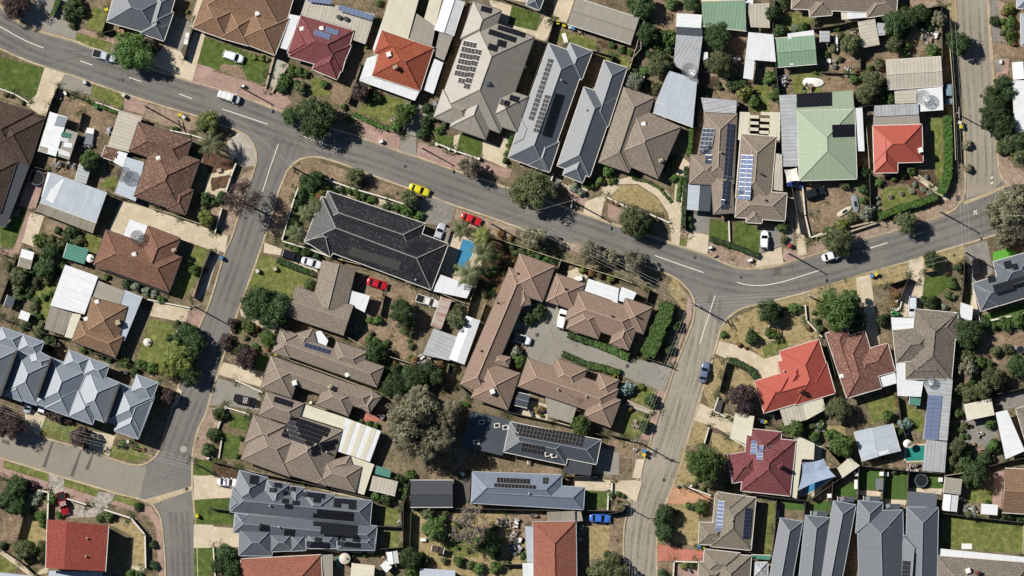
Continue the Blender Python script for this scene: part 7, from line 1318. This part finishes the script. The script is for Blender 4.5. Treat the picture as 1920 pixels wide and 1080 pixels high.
T(1, 3); tank(960, 960, 37, 2.2, 'round pale water tank at the bottom edge', 'cream'); junk(1250, 960, 46, 16, 'white yard clutter between bottom sheds', 5); junk(1130, 640, 0.1, 1, 'x', 5) if 0 else None; junk(1330, 720, 20, 8, 'dark slatted gate pieces', 3); boxthing('raised_bed', 920, 985, 1.4, 2.2, .5, 'teal', 'green covered crate', 'raised bed', 0)
T(2, 3); junk(655, 720, 36, 26, 'tall heap of grey and white sheet scrap', 5); junk(735, 720, 30, 18, 'jumble of white and dark metal', 8); junk(745, 810, 40, 30, 'long heap of twisted grey scrap', 9); junk(740, 890, 50, 24, 'weedy heap of grey branches and scrap', 12); junk(1190, 840, 18, 9, 'white crates by the terracotta house', 4); junk(1190, 760, 16, 7, 'dark pots by the terracotta house', 6); boxthing('storage_box', 122, 835, 1.2, .7, .6, 'whitep', 'white storage box', 'storage box', 0); junk(385, 385, 14, 5, 'white chairs beside the black shed', 2); junk(870, 668, 20, 6, 'white boxes on the orange yard', 4); junk(15, 560, 22, 9, 'blue tarpaulin bundle beside the black shed', 7); junk(840, 300, 18, 5, 'pale boards by the charcoal house', 3)
T(2, 2); junk(120, 560, 50, 22, 'jumble of white sheets and scrap by the fence', 6); junk(900, 890, 30, 12, 'pots and garden things on the patio', 3); junk(840, 910, 26, 9, 'white pots on the patio', 5); junk(1180, 935, 18, 7, 'pots at the fence corner', 2); bins(1420,672,'y'); boxthing('manhole', 890, 388, .7, .7, .03, 'gut_d', 'dark drain cover', 'cover', .2)
T(3, 2); bins(55,672,'y', 1040,970,'b', 1060,975,'y'); junk(175, 995, 24, 10, 'ring of white stones on the lawn', 3); boxthing('planter', 745, 870, 1.6, 2.6, .5, 'gut_d', 'long dark planter', 'planter', -.25); boxthing('outdoor_table', 1140, 910, 1.0, 1.4, .75, 'dark', 'dark outdoor table', 'table', .3, legs=True); boxthing('manhole', 130, 598, .7, .7, .03, 'gut_d', 'dark drain cover', 'cover', .2)
p = q(1112, 375); root = empty('round_garden_wall', p+(.125,)); tag(root, 'ring of pale stone around shrubs on the dry lawn', 'garden wall'); mb = MB()
for k in range(18): a = 2*math.pi*k/18; mb.box(tl(52)*math.cos(a), tl(50)*math.sin(a), 0, .4, .66, .3, a+math.pi/2)
mb.build('stone_ring', M['conc'], root)
T(3, 3); bins(245,235,'b', 242,262,'y', 618,875,'b', 652,880,'y'); junk(1155, 592, 10, 4, 'white box on the narrow turf', 2); boxthing('raised_bed', 1147, 660, .7, 2.0, .4, 'steel', 'steel raised bed', 'raised bed', 0); junk(180, 220, 16, 6, 'loose bricks on the dirt verge', 5); junk(545, 1040, 10, 4, 'white pots at the bottom edge', 3); boxthing('letterbox', 560, 470, .5, .5, .9, 'fence_w', 'pale letterbox', 'letterbox')
def thin_out():                               # the 300 largest shrubs stay things of their own, the rest are one mass of undergrowth
    sh = [(o, p) for o, d, p in AUTO if o.name.split('.')[0] == 'shrub']
    for o, p in list(sh):
        if abs(p[0]) > 112.5 or abs(p[1]) > 64: AUTO[:] = [t for t in AUTO if t[0] is not o]; sh.remove((o, p)); bpy.data.objects.remove(o)
    sh.sort(key=lambda t: -t[0].scale[0]*t[0].scale[1]); V = []; mi = []; mats = []; gone = set()
    for o, p in sh[295:]:
        m = o.data.materials[0]; 
        if m not in mats: mats.append(m)
        n = len(o.data.vertices); a = np.empty(n*3, dtype=np.float32); o.data.vertices.foreach_get('co', a); a = a.reshape(-1, 3)*np.array(o.scale); c, s = math.cos(o.rotation_euler.z), math.sin(o.rotation_euler.z)
        V.append(np.stack([a[:, 0]*c-a[:, 1]*s+o.location.x, a[:, 0]*s+a[:, 1]*c+o.location.y, a[:, 2]+o.location.z], 1)); mi += [mats.index(m)]*(n//4); gone.add(o)
    AUTO[:] = [t for t in AUTO if t[0] not in gone]
    for o in gone: bpy.data.objects.remove(o)
    if V:
        me = cloud_mesh('undergrowth', 'leaf_o', np.concatenate(V)); me.materials.clear()
        for m in mats: me.materials.append(m)
        me.polygons.foreach_set('material_index', mi); o = bpy.data.objects.new('undergrowth', me); COL.objects.link(o); o['kind'] = 'stuff'; o['label'] = 'small shrubs and undergrowth scattered through the gardens'; o['category'] = 'undergrowth'
thin_out()
finish_labels()
for o in COL.objects:
    if o.parent is None and o.type in ('MESH', 'EMPTY') and 'label' not in o and 'kind' not in o: print('UNLABELLED', o.name)

# ground cover that nobody could count: weeds and small plants along beds, fences and dry yards
def cover():
    r = np.random.default_rng(12); W = []
    def spot(x, y, rad, n, s):
        pos = np.stack([x+r.normal(0, rad, n), y+r.normal(0, rad, n), 0.16+np.abs(r.normal(0, .12, n))], 1); nr = r.normal(0, 1, (n, 3)); nr[:, 2] = np.abs(nr[:, 2])+.3; nr /= np.linalg.norm(nr, axis=1)[:, None]
        t = np.cross(nr, r.normal(0, 1, (n, 3))); t /= np.linalg.norm(t, axis=1)[:, None]; b = np.cross(nr, t); sz = s*r.uniform(.5, 1.2, n)
        W.append(np.stack([pos-t*sz[:, None], pos+b*sz[:, None]*.7, pos+t*sz[:, None], pos-b*sz[:, None]*.7], 1).reshape(-1, 3))
    for o in list(COL.objects):
        if o.get('kind') == 'structure' and o.name.split('.')[0] in ('garden_bed', 'soil', 'verge'):
            P = [tuple(v.co[:2]) for v in o.data.vertices]; xs = [p[0] for p in P]; ys = [p[1] for p in P]; n = int((max(xs)-min(xs))*(max(ys)-min(ys))*(.16 if 'garden' in o.name else .07))
            for _ in range(min(n, 90)):
                x, y = r.uniform(min(xs), max(xs)), r.uniform(min(ys), max(ys)); c = False
                for i in range(len(P)):
                    a, b = P[i], P[i-1]
                    if (a[1] > y) != (b[1] > y) and x < (b[0]-a[0])*(y-a[1])/(b[1]-a[1])+a[0]: c = not c
                if c: spot(x, y, r.uniform(.15, .5), int(r.uniform(10, 40)), .13)
        elif o.name.split('.')[0] in ('fence', 'wall') and o.parent is None:
            for ch in o.children[:1]:
                V = ch.data.vertices
                for i in range(0, len(V), 24):
                    for _ in range(4): v = V[int(r.integers(0, len(V)))].co; spot(o.location.x+v.x+r.normal(0, .5), o.location.y+v.y+r.normal(0, .5), r.uniform(.2, .6), int(r.uniform(15, 50)), .14)
    me = cloud_mesh('ground_cover', 'leaf_o', np.concatenate(W)); o = bpy.data.objects.new('ground_cover', me); COL.objects.link(o); o['kind'] = 'stuff'; o['label'] = 'low weeds and small plants along beds, fences and dry yards'; o['category'] = 'weeds'
cover()
